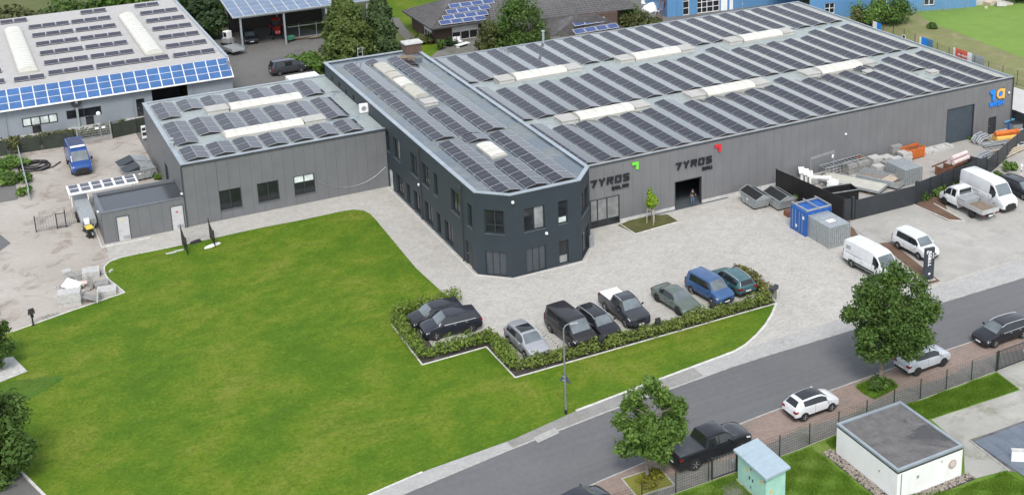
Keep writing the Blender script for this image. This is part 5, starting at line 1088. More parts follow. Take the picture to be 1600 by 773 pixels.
# ================================================================ VEHICLES
# A body is lofted through stations from nose to tail: f (0 nose .. 1 tail), underside, belt height, top height,
# half width at belt and at the top edge (shares of the half width), what closes the top and what closes the sides up to the next station.
STN = {
 'wagon': [(0, .34, .60, .63, .74, .60, 'h', 'p'), (.012, .24, .66, .71, .88, .74, 'h', 'p'), (.05, .2, .74, .80, .955, .82, 'h', 'p'), (.14, .2, .84, .90, .99, .86, 'h', 'p'), (.24, .2, .92, .985, 1, .86, 'w', 'p'),
           (.31, .2, .94, 1.22, 1, .80, 'w', 'g'), (.385, .2, .955, 1.43, 1, .72, 'r', 'g'), (.45, .2, .965, 1.465, 1, .715, 's', 'g'), (.56, .2, .975, 1.48, 1, .715, 's', 'b'), (.575, .2, .976, 1.48, 1, .715, 's', 'g'), (.70, .2, .985, 1.465, 1, .71, 'r', 'g'), (.755, .2, .99, 1.455, 1, .705, 'r', 'b'), (.77, .2, .99, 1.45, 1, .70, 'r', 'g'), (.885, .2, 1.0, 1.41, .985, .68, 'r', 'p'),
           (.92, .22, 1.0, 1.385, .975, .67, 'w', 'p'), (.975, .25, .98, 1.06, .95, .76, 'h', 'p'), (.985, .28, .93, .98, .94, .76, 'h', 'p'), (1.0, .36, .66, .70, .90, .74, 'h', 'p')],
 'sedan': [(0, .32, .56, .59, .72, .58, 'h', 'p'), (.012, .22, .62, .67, .88, .72, 'h', 'p'), (.05, .18, .70, .75, .955, .80, 'h', 'p'), (.15, .18, .80, .85, .99, .85, 'h', 'p'), (.27, .18, .88, .94, 1, .85, 'w', 'p'),
           (.34, .18, .90, 1.14, 1, .78, 'w', 'g'), (.42, .18, .91, 1.345, 1, .69, 'r', 'g'), (.48, .18, .92, 1.385, 1, .68, 'r', 'g'), (.56, .18, .93, 1.395, 1, .68, 'r', 'b'), (.572, .18, .93, 1.395, 1, .68, 'r', 'g'), (.66, .18, .94, 1.36, 1, .67, 'w', 'g'), (.75, .18, .95, 1.20, .99, .70, 'w', 'p'), (.85, .2, .96, 1.0, .975, .80, 'h', 'p'), (.96, .22, .95, .985, .95, .80, 'h', 'p'), (.985, .26, .90, .94, .93, .78, 'h', 'p'), (1.0, .34, .62, .66, .89, .72, 'h', 'p')],
 'hatch': [(0, .34, .62, .65, .74, .58, 'h', 'p'), (.015, .24, .70, .75, .88, .72, 'h', 'p'), (.06, .2, .80, .86, .955, .80, 'h', 'p'), (.15, .2, .90, .96, .985, .83, 'h', 'p'), (.22, .2, .96, 1.03, .99, .83, 'w', 'p'),
           (.30, .2, .98, 1.27, 1, .77, 'w', 'g'), (.39, .2, 1.0, 1.45, 1, .70, 's', 'g'), (.48, .2, 1.02, 1.50, 1, .695, 's', 'g'), (.57, .2, 1.03, 1.505, 1, .69, 's', 'b'), (.585, .2, 1.03, 1.505, 1, .69, 's', 'g'), (.74, .2, 1.06, 1.48, .99, .67, 's', 'g'), (.80, .2, 1.08, 1.465, .98, .66, 'r', 'p'),
           (.88, .22, 1.08, 1.41, .97, .64, 'w', 'p'), (.965, .26, 1.0, 1.10, .95, .74, 'h', 'p'), (.98, .3, .94, 1.0, .94, .76, 'h', 'p'), (1.0, .38, .66, .72, .88, .72, 'h', 'p')],
 'mpv': [(0, .36, .68, .72, .76, .62, 'h', 'p'), (.012, .26, .78, .83, .90, .76, 'h', 'p'), (.05, .22, .90, .96, .96, .82, 'h', 'p'), (.12, .22, 1.0, 1.07, .99, .85, 'h', 'p'), (.19, .22, 1.07, 1.15, 1, .86, 'w', 'p'),
         (.25, .22, 1.09, 1.42, 1, .83, 'w', 'g'), (.325, .22, 1.10, 1.74, 1, .78, 'r', 'g'), (.42, .22, 1.11, 1.80, 1, .78, 'r', 'b'), (.435, .22, 1.11, 1.80, 1, .78, 'r', 'g'), (.62, .22, 1.12, 1.82, 1, .78, 'r', 'b'), (.64, .22, 1.12, 1.82, 1, .78, 'r', 'g'), (.86, .22, 1.13, 1.80, .99, .77, 'r', 'p'), (.93, .24, 1.13, 1.77, .98, .76, 'w', 'p'), (.98, .26, 1.05, 1.20, .96, .82, 'h', 'p'), (.99, .3, .98, 1.06, .95, .82, 'h', 'p'), (1.0, .36, .70, .76, .92, .78, 'h', 'p')],
 'van': [(0, .36, .70, .74, .78, .64, 'h', 'p'), (.012, .26, .82, .87, .90, .78, 'h', 'p'), (.045, .22, .95, 1.01, .965, .84, 'h', 'p'), (.10, .22, 1.06, 1.13, .99, .87, 'h', 'p'), (.155, .22, 1.12, 1.21, 1, .88, 'w', 'p'),
         (.215, .22, 1.14, 1.54, 1, .86, 'w', 'g'), (.29, .22, 1.15, 1.88, 1, .82, 'r', 'g'), (.37, .22, 1.16, 1.95, 1, .82, 'r', 'b'), (.39, .22, 1.16, 1.955, 1, .82, 'r', 'g'), (.60, .22, 1.17, 1.96, 1, .82, 'r', 'b'), (.615, .22, 1.17, 1.96, 1, .82, 'r', 'g'), (.90, .22, 1.17, 1.95, .995, .81, 'r', 'p'), (.965, .22, 1.17, 1.92, .985, .80, 'w', 'p'), (.988, .24, 1.1, 1.30, .97, .88, 'h', 'p'), (1.0, .32, .74, .8, .95, .86, 'h', 'p')],
 'cargo': [(0, .38, .78, .82, .78, .66, 'h', 'p'), (.01, .28, .94, .99, .90, .80, 'h', 'p'), (.04, .24, 1.08, 1.14, .965, .85, 'h', 'p'), (.09, .24, 1.22, 1.29, .99, .88, 'h', 'p'), (.135, .24, 1.28, 1.37, 1, .89, 'w', 'p'),
           (.185, .24, 1.30, 1.80, 1, .88, 'w', 'g'), (.245, .24, 1.31, 2.22, 1, .85, 'r', 'g'), (.32, .24, 1.32, 2.40, 1, .84, 'r', 'p'), (.40, .24, 1.33, 2.44, 1, .84, 'r', 'p'), (.68, .24, 1.33, 2.45, 1, .84, 'r', 'p'), (.94, .24, 1.33, 2.44, .995, .84, 'r', 'p'), (.985, .26, 1.33, 2.40, .985, .83, 'h', 'p'), (1.0, .34, 1.2, 2.30, .97, .82, 'h', 'p')],
 'pickup': [(0, .42, .80, .84, .78, .64, 'h', 'p'), (.012, .32, .92, .97, .92, .78, 'h', 'p'), (.05, .3, 1.0, 1.06, .97, .84, 'h', 'p'), (.14, .3, 1.06, 1.13, .99, .87, 'h', 'p'), (.235, .3, 1.10, 1.18, 1, .87, 'w', 'p'),
            (.29, .3, 1.12, 1.46, 1, .81, 'w', 'g'), (.345, .3, 1.13, 1.71, 1, .75, 'r', 'g'), (.41, .3, 1.14, 1.78, 1, .74, 'r', 'g'), (.455, .3, 1.14, 1.79, 1, .74, 'r', 'b'), (.47, .3, 1.14, 1.79, 1, .74, 'r', 'g'), (.585, .3, 1.15, 1.765, 1, .735, 'r', 'p'), (.605, .3, 1.15, 1.74, 1, .735, 'w', 'p'), (.645, .3, 1.15, 1.19, .99, .90, 'h', 'p'), (.66, .3, 1.15, 1.17, .985, .92, 'h', 'p'), (.985, .32, 1.15, 1.17, .985, .92, 'h', 'p'), (1.0, .44, 1.08, 1.12, .97, .90, 'h', 'p')],
}
def loft_cab(st, L, W, H, hs):
    """returns quads per part name"""
    hw = W/2; rings = []
    for (f, zl, zb, zt, wb, wt, top, side) in st:
        x = L/2-f*L; k = H/hs; zl, zb, zt = zl*min(1, k*1.0), zb*k, zt*k; a = wb*hw; b = wt*hw; e = zt-zb
        cr = .035*k if top in 'rsw' else .03*k
        lerp = lambda t: a+(b-a)*t
        rings.append([(0, zl), (a*.84, zl), (a*.955, zl+.07*k), (a*.992, zl+.24*(zb-zl)+.02), (a*1.0, zl+.62*(zb-zl)), (a*.985, zb-.02*k), (a*.972, zb) if e > .2 else (lerp(.25), zb+e*.35), (lerp(.10), zb+.09*e) if e > .2 else (lerp(.5), zb+e*.6), (lerp(.88), zb+.84*e) if e > .2 else (lerp(.85), zb+e*.9), (b, zt), (b*.90, zt+cr*.55), (b*.5, zt+cr*.95), (0, zt+cr)])
    parts = {}
    def q(part, pts): parts.setdefault(part, []).append(pts)
    n = len(rings[0])
    for i in range(len(st)-1):
        xa, xb = L/2-st[i][0]*L, L/2-st[i+1][0]*L; A, B = rings[i], rings[i+1]; top, side = st[i][6], st[i][7]
        for j in range(n-1):
            for s in (1, -1):
                pts = [(xa, s*A[j][0], A[j][1]), (xb, s*B[j][0], B[j][1]), (xb, s*B[j+1][0], B[j+1][1]), (xa, s*A[j+1][0], A[j+1][1])]
                if s < 0: pts = pts[::-1]
                nm = 'body'
                if j <= 1: nm = 'underside'
                elif j == 2: nm = 'sill_trim'
                elif j == 7 and side in 'gb': nm = ('side_window', s, i) if side == 'g' else 'pillar'
                elif j >= 10 and top == 'w': nm = ('glass', 0 if st[i][0] < .5 else 1)
                elif j >= 10 and top == 's': nm = 'sunroof'
                q(nm, pts)
    for idx in (0, -1):
        A = rings[idx]; x = L/2-st[idx][0]*L; r = [(x, p[0], p[1]) for p in A]+[(x, -p[0], p[1]) for p in A[-2:0:-1]]
        q('body', r if idx == 0 else r[::-1])
    return parts, rings
def mesh_from(quads, name, mat, parent, smooth=True, bevel=0):
    m = MB(); idx = {}; 
    for pts in quads:
        f = []
        for p in pts:
            k = (round(p[0], 4), round(p[1], 4), round(p[2], 4))
            if k not in idx: idx[k] = len(m.v); m.v.append(p)
            if idx[k] not in f: f.append(idx[k])
        if len(f) > 2: m.f.append(tuple(f)); m.m.append(0)
    return m.build(name, mat, parent, smooth=smooth, local=True)
_wheel = {}
def wheel(parent, x, y, r, w, side, rimm='rim'):
    key = (round(r, 3), w, rimm, side)
    if key not in _wheel:
        t = MB(); t.lathe([(r*.62, -w/2), (r*.93, -w/2), (r, -w/2+.03), (r, w/2-.03), (r*.93, w/2), (r*.66, w/2)], 20, axis='y'); to = t.build('wheel', M['rubber'], None, smooth=True, local=True)
        rm = MB(); s = side; d = w/2-.004
        rm.lathe([(r*.64, s*(d-.05)), (r*.64, s*d)], 16, axis='y')
        for k in range(5):
            a = 2*math.pi*k/5; rm.bar((.1*r*math.cos(a), s*(d+.004), .1*r*math.sin(a)), (.62*r*math.cos(a), s*(d+.004), .62*r*math.sin(a)), .07, .018)
        ro = rm.build('rim', M[rimm], None, local=True); dm = MB()
        _wheel[key] = (to.data, ro.data); bpy.data.objects.remove(to); bpy.data.objects.remove(ro)
    a, b = _wheel[key]; o = inst('wheel', a, parent, (x, y, r)); inst('rim', b, o); return o
def at_s(st, x, L, col):
    fs = [s[0] for s in st]; return float(np.interp((L/2-x)/L, fs, [s[col] for s in st]))
BLK = None
def car(kind, loc, head, L, W, H, paintm, label, cat='car', group=None, name='parked_car', glassm='carglass', roofm=None, rails=None, trim='black', wr=.33, fw=.20, rw=.80, chrome=False, sunroof=None, bed=None, plates=True, rimm='rim', sidewin=True, lightbar=False, headlight=True, windows_from=0):
    st = STN[kind]; hs = max(s[3] for s in st); root = empty(name, loc, head, label, cat, group)
    parts, rings = loft_cab(st, L, W, H, hs); k = H/hs; hw = W/2; PM = M[paintm] if isinstance(paintm, str) else paintm
    body = mesh_from(parts['body'], 'body', PM, root); mesh_from(parts['underside'], 'underside', M['black'], root, False)
    mesh_from(parts['sill_trim'], 'sill_trim', M[trim] if trim in M else PM, root)
    g = [v for kk, v in parts.items() if kk == ('glass', 0)]; mesh_from(g[0], 'windscreen', M['windscreen'], root)
    if ('glass', 1) in parts: mesh_from(parts[('glass', 1)], 'rear_window', M[glassm], root)
    if 'pillar' in parts:
        for x0 in sorted(set(round(q[0][0], 3) for q in parts['pillar'])):
            for s in (1, -1): mesh_from([q for q in parts['pillar'] if round(q[0][0], 3) == x0 and q[0][1]*s > 0] or [q for q in parts['pillar'] if round(q[1][0], 3) == x0 and q[0][1]*s > 0], 'door_pillar', M['black'], root)
    if 'sunroof' in parts: mesh_from(parts['sunroof'], 'roof_panel' if not sunroof else 'sunroof', M[sunroof] if sunroof else PM, root)
    runs = {}
    for kk, v in parts.items():
        if isinstance(kk, tuple) and kk[0] == 'side_window': runs[(kk[1], kk[2])] = v
    for s in (1, -1):
        ids = sorted(i for (ss, i) in runs if ss == s); cur = []; prev = None
        for i in ids+[None]:
            if prev is not None and (i is None or i != prev+1):
                first = cur is not None and min(c for c in curids) == min(ids)
                mesh_from([p for q in cur for p in q], 'side_window', M[glassm] if (sidewin or first) else PM, root) ; cur = []
            if i is not None:
                if not cur: curids = []
                cur.append(runs[(s, i)]); curids.append(i)
            prev = i
    for fx in (fw, rw):
        x = L/2-fx*L
        for s in (1, -1):
            a = at_s(st, x, L, 4)*hw
            ar = MB(); n = 14; pts = [(x+(wr+.07)*math.cos(t), wr*.98+(wr+.07)*math.sin(t)) for t in [-.32+ (math.pi+.64)*i/n for i in range(n+1)]]
            ar.hexa([(p[0], s*(a-.20), p[1]) for p in pts], [(p[0], s*(a+.008), p[1]) for p in pts]); ar.build('wheel_arch', M['black'], root, local=True)
            wheel(root, x, s*(a-.085), wr, .21, s, rimm)
    # lamps, plates, mirrors, handles
    zf = at_s(st, L/2-.03*L, L, 2)*k; wf = at_s(st, L/2-.03*L, L, 4)*hw
    for s in (1, -1):
        h = MB(); x0 = L/2-.012*L; h.hexa([(x0+.025, s*wf*.55, zf-.15), (x0-.02*L, s*wf*1.03, zf-.15), (x0-.075*L, s*wf*1.06, zf-.05), (x0-.03*L, s*wf*.6, zf-.02)], [(x0+.01, s*wf*.55, zf-.02), (x0-.025*L, s*wf*1.02, zf-.015), (x0-.08*L, s*wf*1.035, zf+.045), (x0-.04*L, s*wf*.6, zf+.05)])
        h.build('headlight', M['lamp_clear'], root, local=True)
        zr = at_s(st, -L/2+.02*L, L, 2)*k; ar_ = at_s(st, -L/2+.015*L, L, 4)*hw; t = MB()
        if kind in ('van', 'cargo', 'mpv'): t.hexa([(-L/2+.005, s*ar_*.86, zr*.62), (-L/2+.005, s*(ar_+.012), zr*.62), (-L/2+.07, s*(ar_+.02), zr*.62), (-L/2+.07, s*ar_*.86, zr*.62)], [(-L/2+.03, s*ar_*.86, zr*1.15), (-L/2+.03, s*(ar_*.99), zr*1.15), (-L/2+.09, s*(ar_+.012), zr*1.15), (-L/2+.09, s*ar_*.86, zr*1.15)])
        else: t.hexa([(-L/2+.0, s*ar_*.60, zr-.20), (-L/2+.0, s*(ar_+.01), zr-.20), (-L/2+.22, s*(ar_+.045), zr-.16), (-L/2+.1, s*ar_*.60, zr-.18)], [(-L/2+.03, s*ar_*.62, zr-.04), (-L/2+.03, s*(ar_+.0), zr-.04), (-L/2+.24, s*(ar_+.035), zr-.03), (-L/2+.12, s*ar_*.62, zr-.03)])
        t.build('taillight', M['lamp_red'], root, local=True)
        fi = [q for q in st if q[6] == 'w'][0]; xm = L/2-(fi[0]+.075)*L; mm_ = MB(); zb = fi[2]*k
        mm_.bar((xm, s*hw*.96, zb+.03), (xm, s*(hw+.08), zb+.07), .05); mm_.obox((xm, s*(hw+.15), zb+.12), (.11, .19, .16 if kind not in ('cargo',) else .3)); mm_.build('side_mirror', PM if kind != 'cargo' else M['black'], root, local=True, bevel=.02)
        for fx in ((.5, .70) if kind not in ('cargo', 'pickup') else (.30, .52)):
            hm = MB(); xx = L/2-fx*L-.1; hm.obox((xx, s*(at_s(st, xx, L, 4)*hw*.993+.008), at_s(st, xx, L, 2)*k-.10), (.2, .035, .035)); hm.build('door_handle', PM if not chrome else M['alu'], root, local=True)
        if rails: rm = MB(); x0, x1 = L/2-rails[0]*L, L/2-rails[1]*L; pts = []
        if rails:
            for i in range(7):
                x = x0+(x1-x0)*i/6; b = at_s(st, x, L, 5)*hw; z = at_s(st, x, L, 3)*k; pts.append((x, s*b*.96, z+(.055 if 0 < i < 6 else .02)))
            rm.tube(pts, .026, 6); rm.build('roof_rail', M['alu'] if rails[2] else M['black'], root, local=True)
        if chrome:
            cm = MB(); xs = [q for q in st if q[7] in 'gb']; pts = []
            for q_ in xs+[st[st.index(xs[-1])+1]]: pts.append((L/2-q_[0]*L, s*q_[4]*hw*.99, q_[2]*k+.035))
            cm.tube(pts, .02, 4); cm.build('chrome_trim', M['alu'], root, local=True)
    if kind == 'cargo':
        m = MB(); m.hexa([(L/2-.12, -hw*.93, .28), (L/2+.05, -hw*.60, .28), (L/2+.05, hw*.60, .28), (L/2-.12, hw*.93, .28)], [(L/2-.12, -hw*.93, .84), (L/2+.02, -hw*.58, .84), (L/2+.02, hw*.58, .84), (L/2-.12, hw*.93, .84)]); m.build('bumper_panel', M['black'], root, local=True, bevel=.03)
        for s in (1, -1):
            m = MB(); m.obox((-.35*L/6, s*(hw*1.003), .62), (L*.60, .03, .16)); m.build('rubbing_strip', M['black'], root, local=True)
            for fx in (.135, .32, .40, .56, .72):
                m = MB(); x = L/2-fx*L; m.bar((x, s*hw*1.004, .75), (x, s*hw*1.002, 1.30), .018); m.build('door_seam', M['galv'], root, local=True)
            m = MB(); m.bar((L/2-.56*L, s*hw*1.003, 1.28), (L/2-.93*L, s*hw*1.0, 1.28), .03); m.build('slide_rail', M['galv'], root, local=True)
    else:
        for s in (1, -1):
            for st_ in [q for q in st if q[7] == 'b']+[q for q in st if q[6] == 'w'][:1]:
                m = MB(); x = L/2-st_[0]*L; m.bar((x, s*at_s(st, x, L, 4)*hw*.998, .30*k), (x, s*at_s(st, x, L, 4)*hw*.994, at_s(st, x, L, 2)*k-.03), .014); m.build('door_seam', M['black'], root, local=True)
    gm = MB(); zz = at_s(st, L/2-.012*L, L, 2)*k; gm.obox((L/2-.004*L, 0, zz-.17), (.06, W*.42, .16)); gm.build('grille', M['black'], root, local=True)
    bm_ = MB(); bm_.obox((L/2-.03, 0, .36*k), (.1, W*.66, .17)); bm_.build('front_bumper', M['black'] if trim == 'black' else PM, root, local=True, bevel=.03)
    bm_ = MB(); bm_.obox((-L/2+.03, 0, .42*k), (.1, W*.80, .20)); bm_.build('rear_bumper', M['black'] if trim == 'black' else PM, root, local=True, bevel=.03)
    if plates:
        for x in (L/2+.028, -L/2-.026): pm_ = MB(); pm_.obox((x, 0, .45*k if x > 0 else .62*k), (.015, .50, .11)); pm_.build('number_plate', M['ink_white'], root, local=True)
    if bed:
        x0, x1 = L/2-.66*L, L/2-.985*L; z = 1.17*k; bmx = MB(); bmx.hexa([(x1, -hw*.86, z-.02), (x0, -hw*.86, z-.02), (x0, hw*.86, z-.02), (x1, hw*.86, z-.02)], [(x1+.02, -hw*.84, z+.075), (x0-.02, -hw*.84, z+.075), (x0-.02, hw*.84, z+.075), (x1+.02, hw*.84, z+.075)]); bmx.build('bed_cover', bed, root, local=True, bevel=.02)
    return root
pB = paint('black_car_paint', (.012, .013, .017)); pG = paint('silver_car_paint', (.36, .37, .39), .45, .32); pD = paint('dark_van_paint', (.020, .019, .022), .2)
pN = paint('night_blue_paint', (.016, .019, .028)); pGr = paint('grey_green_paint', (.115, .145, .125), .3, .3); pBl = paint('mid_blue_paint', (.045, .105, .235), .25); pT = paint('teal_paint', (.055, .135, .15), .3, .3)
pW = paint('white_car_paint', (.60, .61, .615)); pVB = paint('service_blue_paint', (.010, .055, .22)); pS = paint('pale_silver_paint', (.47, .50, .53), .3, .32); pDG = paint('graphite_paint', (.045, .05, .058), .3)
def V(u, v, dx=0.0, dy=0.0): q = P(u, v); return (q.x+dx, q.y+dy, 0.035)
RG = 'cars parked in the bays before the office'; RR = 'vehicles parked along the road'
def between(f, r, side, W, fw, rw, L):           # from the two wheel contact points on one side
    a, b = P(*f), P(*r); d = (a-b).normalized(); n = Vector((-d.y, d.x, 0)); x_f, x_r = L/2-fw*L, L/2-rw*L
    c = (a+b)/2-d*((x_f+x_r)/2)+n*(side*(W/2-.12)); return (c.x, c.y, .03), math.atan2(d.y, d.x)
car('wagon', (31.4, 90.75, .03), R(180), 4.55, 1.88, 1.55, pB, 'black hatchback with a dark roof, upper of the two cars inside the hedge', group=RG, wr=.35, rails=None)
car('wagon', (31.85, 88.6, .03), R(176), 4.75, 1.94, 1.72, pN, 'black off-road car with chrome window line, lower of the two inside the hedge', group=RG, wr=.37, chrome=True)
car('wagon', (35.95, 83.05, .03), R(-87), 4.55, 1.86, 1.60, pG, 'silver grey estate with a glass roof, first in the long row', group=RG, wr=.35, sunroof='carglass', rails=(.36, .92, True))
car('van', (39.65, 82.95, .03), R(-86), 5.1, 2.0, 2.0, pD, 'black passenger van with tinted windows in the long row', 'van', RG, wr=.35, trim='paint', name='parked_van')
car('wagon', (42.0, 82.9, .03), R(-86), 4.75, 1.86, 1.50, pB, 'black estate with chrome roof rails beside the black van', group=RG, wr=.34, chrome=True, rails=(.36, .92, True))
car('pickup', (44.95, 83.85, .03), R(-88), 5.35, 1.95, 1.88, pDG, 'dark grey pickup with a white bed cover in the long row', 'pickup', RG, name='parked_pickup', wr=.40, fw=.17, rw=.78, bed=M['white'], rails=(.36, .60, True))
car('sedan', (49.5, 83.3, .03), R(-84), 4.8, 1.87, 1.43, pGr, 'greyish green coupe-like saloon in the long row', group=RG, wr=.36, rimm='rim_dark')
car('mpv', (52.75, 83.25, .03), R(-82), 4.5, 1.86, 1.83, pBl, 'blue high-roofed family van second from the right end of the row', 'van', RG, name='parked_van', wr=.33)
car('wagon', (55.35, 83.75, .03), R(92), 4.6, 1.87, 1.48, pT, 'teal estate at the right end of the row, rear to the hedge', group=RG, wr=.35, rails=(.38, .88, True))
l, h = between((1373, 440), (1332, 418), 1, 2.05, .165, .79, 5.6)
car('cargo', l, R(-87), 5.55, 2.05, 2.25, pW, 'white panel van with faint lettering beside the steel cages', 'van', name='panel_van', wr=.35, fw=.165, rw=.785, sidewin=False)
pv_ = [o for o in bpy.data.objects if o.name.startswith('panel_van')][0]
for i, (x0, w) in enumerate(((-2.35, .26), (-2.0, .26))):          # faint print on the van's side
    m = MB(); y = -1.035; z0, z1, t = 1.62, 1.92, .05
    for b in ((x0, x0+t, z0, z1), (x0+t, x0+w, z1-t, z1), (x0+t, x0+w, z0, z0+t))+(((x0+w-t, x0+w, z0+t, z1-t),) if i == 0 else ()): m.box(b[0], b[1], y, y+.05, b[2], b[3])
    m.build('print', simple('faint_print', (.30, .36, .36), .5) if 'faint_print' not in bpy.data.materials else bpy.data.materials['faint_print'], pv_, local=True)
l, h = between((1436, 406), (1403, 388), 1, 1.85, .19, .81, 4.45)
car('mpv', l, R(-88), 4.45, 1.85, 1.80, pW, 'small white family van parked behind the dark pylon sign', 'van', name='parked_van', wr=.33)
car('cargo', (86.9, 86.3, .03), R(-90), 6.1, 2.10, 2.65, pW, 'tall white panel van at the right behind the flatbed truck', 'van', name='panel_van', wr=.36, sidewin=False)
car('wagon', (91.0, 86.3, .03), R(-88), 4.7, 1.88, 1.50, pN, 'dark blue estate cut by the right edge of the photo', group=None, wr=.34, rails=(.36, .92, False))
l, h = between((1554.5, 543), (1594.6, 528.8), -1, 1.86, .19, .775, 4.83)
car('wagon', (l[0], l[1], .04), R(180), 4.83, 1.86, 1.50, pB, 'black estate with silver roof rails on the road side at the right edge', group=RR, wr=.34, rails=(.36, .92, True), chrome=True)
l, h = between((1474, 571.8), (1431, 587), 1, 1.81, .19, .80, 4.3)
car('hatch', (l[0], l[1]+.0, .04), R(2), 4.3, 1.81, 1.62, pS, 'pale silver hatchback half under the large street tree', group=RR, wr=.33, rimm='rim_dark')
l, h = between((1299, 641.6), (1254.3, 658.4), 1, 1.70, .19, .82, 3.95)
car('hatch', (l[0], l[1], .04), R(2), 3.95, 1.70, 1.51, pW, 'white hatchback with a black glass roof on the red paving', group=RR, wr=.31, sunroof='carglass')
car('pickup', (P(1082.8, 733).x+1.72, P(1082.8, 733).y+.86, .04), R(3), 5.9, 2.05, 1.95, pB, 'large black pickup behind the mint green cabinet', 'pickup', RR, name='parked_pickup', wr=.42, fw=.165, rw=.79, bed=simple('dark_tonneau', (.05, .055, .062), .5))
car('hatch', (P(906, 772, 1.4).x, P(906, 772, 1.4).y, .04), R(10), 4.1, 1.76, 1.52, pN, 'black hatchback cut by the bottom edge of the photo', group=RR, wr=.32, sunroof=None)
bv = car('cargo', (10.9, 142.75, .03), R(-89), 5.9, 2.0, 2.55, pVB, 'blue emergency service van with a light bar in the dusty yard', 'van', name='service_van', wr=.36, sidewin=False)
m = MB(); m.box(-.18, .18, -.72, .72, 2.60, 2.74); m.build('light_bar', M['white_plastic'], bv, local=True, bevel=.03).location.x = .95
m = MB(); m.box(-2.4, .7, -.74, .74, 2.585, 2.61); m.build('roof_panel', simple('navy_roof', (.03, .045, .10), .5), bv, local=True)
m = MB(); m.lathe([(.16, 0), (.16, .012)], 12, c=(2.05, 0, 1.39)); e = m.build('bonnet_emblem', M['ink_white'], bv, local=True)
car('mpv', (39.2, 165.6, .03), R(3), 4.75, 1.85, 1.84, pDG, 'dark grey family van behind the annex beside bright shrubs', 'van', name='parked_van', wr=.33)
car('wagon', (P(395, 70).x, P(395, 70).y+2.1, .03), R(-92), 4.4, 1.8, 1.5, pN, 'dark car parked under the carport roof', wr=.33)
# flatbed truck with a crew cab
def flatbed(loc, head, label):
    root = empty('flatbed_truck', loc, head, label, 'truck'); L, W = 6.2, 2.05
    st = [s for s in STN['cargo'][:6]]; q = [(0, .40, .80, .84, .80, .66, 'h', 'p'), (.012, .30, .94, .99, .90, .80, 'h', 'p'), (.04, .28, 1.06, 1.12, .965, .85, 'h', 'p'), (.085, .28, 1.18, 1.25, .99, .88, 'h', 'p'), (.12, .28, 1.22, 1.31, 1, .89, 'w', 'p'), (.165, .28, 1.24, 1.72, 1, .86, 'w', 'g'), (.225, .28, 1.25, 2.05, 1, .82, 'r', 'g'), (.28, .28, 1.26, 2.14, 1, .81, 'r', 'b'), (.295, .28, 1.26, 2.15, 1, .81, 'r', 'g'), (.385, .28, 1.26, 2.14, 1, .81, 'r', 'p'), (.43, .28, 1.26, 2.10, 1, .80, 'w', 'p'), (.445, .28, 1.26, 1.32, .99, .9, 'h', 'p')]
    parts, rg = loft_cab(q, L, W, 2.15, 2.15)
    mesh_from(parts['body'], 'cab', pW, root); mesh_from(parts['underside'], 'underside', M['black'], root, False); mesh_from(parts['sill_trim'], 'sill_trim', M['black'], root)
    mesh_from(parts[('glass', 0)], 'windscreen', M['windscreen'], root)
    for s in (1, -1):
        mesh_from([q for q in parts['pillar'] if q[0][1]*s > 0], 'door_pillar', pW, root)
        mesh_from(sum([v for kk, v in parts.items() if isinstance(kk, tuple) and kk[0] == 'side_window' and kk[1] == s and kk[2] < 7], []), 'side_window', M['carglass'], root)
        mesh_from(sum([v for kk, v in parts.items() if isinstance(kk, tuple) and kk[0] == 'side_window' and kk[1] == s and kk[2] > 7], []), 'side_window', M['carglass'], root)
        m = MB(); m.obox((1.95, s*1.22, 1.42), (.12, .2, .32)); m.build('side_mirror', M['black'], root, local=True, bevel=.02)
        m = MB(); m.hexa([(3.06, s*.55, .86), (2.95, s*.9, .86), (2.75, s*.99, .95), (2.95, s*.6, .95)], [(3.0, s*.55, 1.04), (2.9, s*.88, 1.04), (2.7, s*.98, 1.14), (2.9, s*.6, 1.1)]); m.build('headlight', M['lamp_clear'], root, local=True)
        m = MB(); m.obox((-3.06, s*.8, .72), (.06, .3, .14)); m.build('taillight', M['lamp_red'], root, local=True)
        for x in (2.15, -1.55):
            wheel(root, x, s*.92, .37, .24, s, 'rim_dark')
            m = MB(); n = 12; pts = [(x+.45*math.cos(t), .37+.45*math.sin(t)) for t in [math.pi*i/n for i in range(n+1)]]; m.hexa([(p[0], s*.75, p[1]) for p in pts], [(p[0], s*(1.035 if x > 0 else .98), p[1]) for p in pts]); m.build('wheel_arch', M['black'], root, local=True)
    m = MB(); m.obox((.43-.02, 0, 1.72), (.03, 1.5, .62)); m.build('rear_window', M['carglass'], root, local=True)
    m = MB(); m.box(-3.05, .3, -.35, .35, .5, .78); m.build('chassis', M['black'], root, local=True)
    m = MB(); m.box(-3.1, .33, -1.06, 1.06, .82, .90); m.build('bed_floor', M['wood'], root, local=True)
    for nm, b in (('drop_side', (-3.1, .33, 1.03, 1.07, .84, 1.28)), ('drop_side', (-3.1, .33, -1.07, -1.03, .84, 1.28)), ('tailgate', (-3.12, -3.08, -1.03, 1.03, .84, 1.28)), ('headboard', (.30, .36, -1.06, 1.06, .84, 1.62))):
        m = MB(); m.box(*b); m.build(nm, M['alu'], root, local=True)
    m = MB(); m.box(-.55, .22, -.95, .95, .905, 1.42); m.build('tool_box', M['galv_wall'], root, local=True, bevel=.02)
    m = MB(); m.obox((3.08, 0, .55), (.1, 1.7, .34)); m.build('front_bumper', M['black'], root, local=True, bevel=.03); m = MB(); m.obox((3.11, 0, .56), (.08, .5, .11)); m.build('number_plate', M['ink_white'], root, local=True)
    m = MB(); m.obox((-3.12, 0, .6), (.04, .5, .11)); m.build('number_plate', M['ink_white'], root, local=True)
    return root
a, b = P(1473, 318), P(1520.8, 342.7); mid = (a+b)/2
flatbed((mid.x+.93, mid.y-.30, .03), R(90), 'white crew cab flatbed truck with drop sides and a tool box')
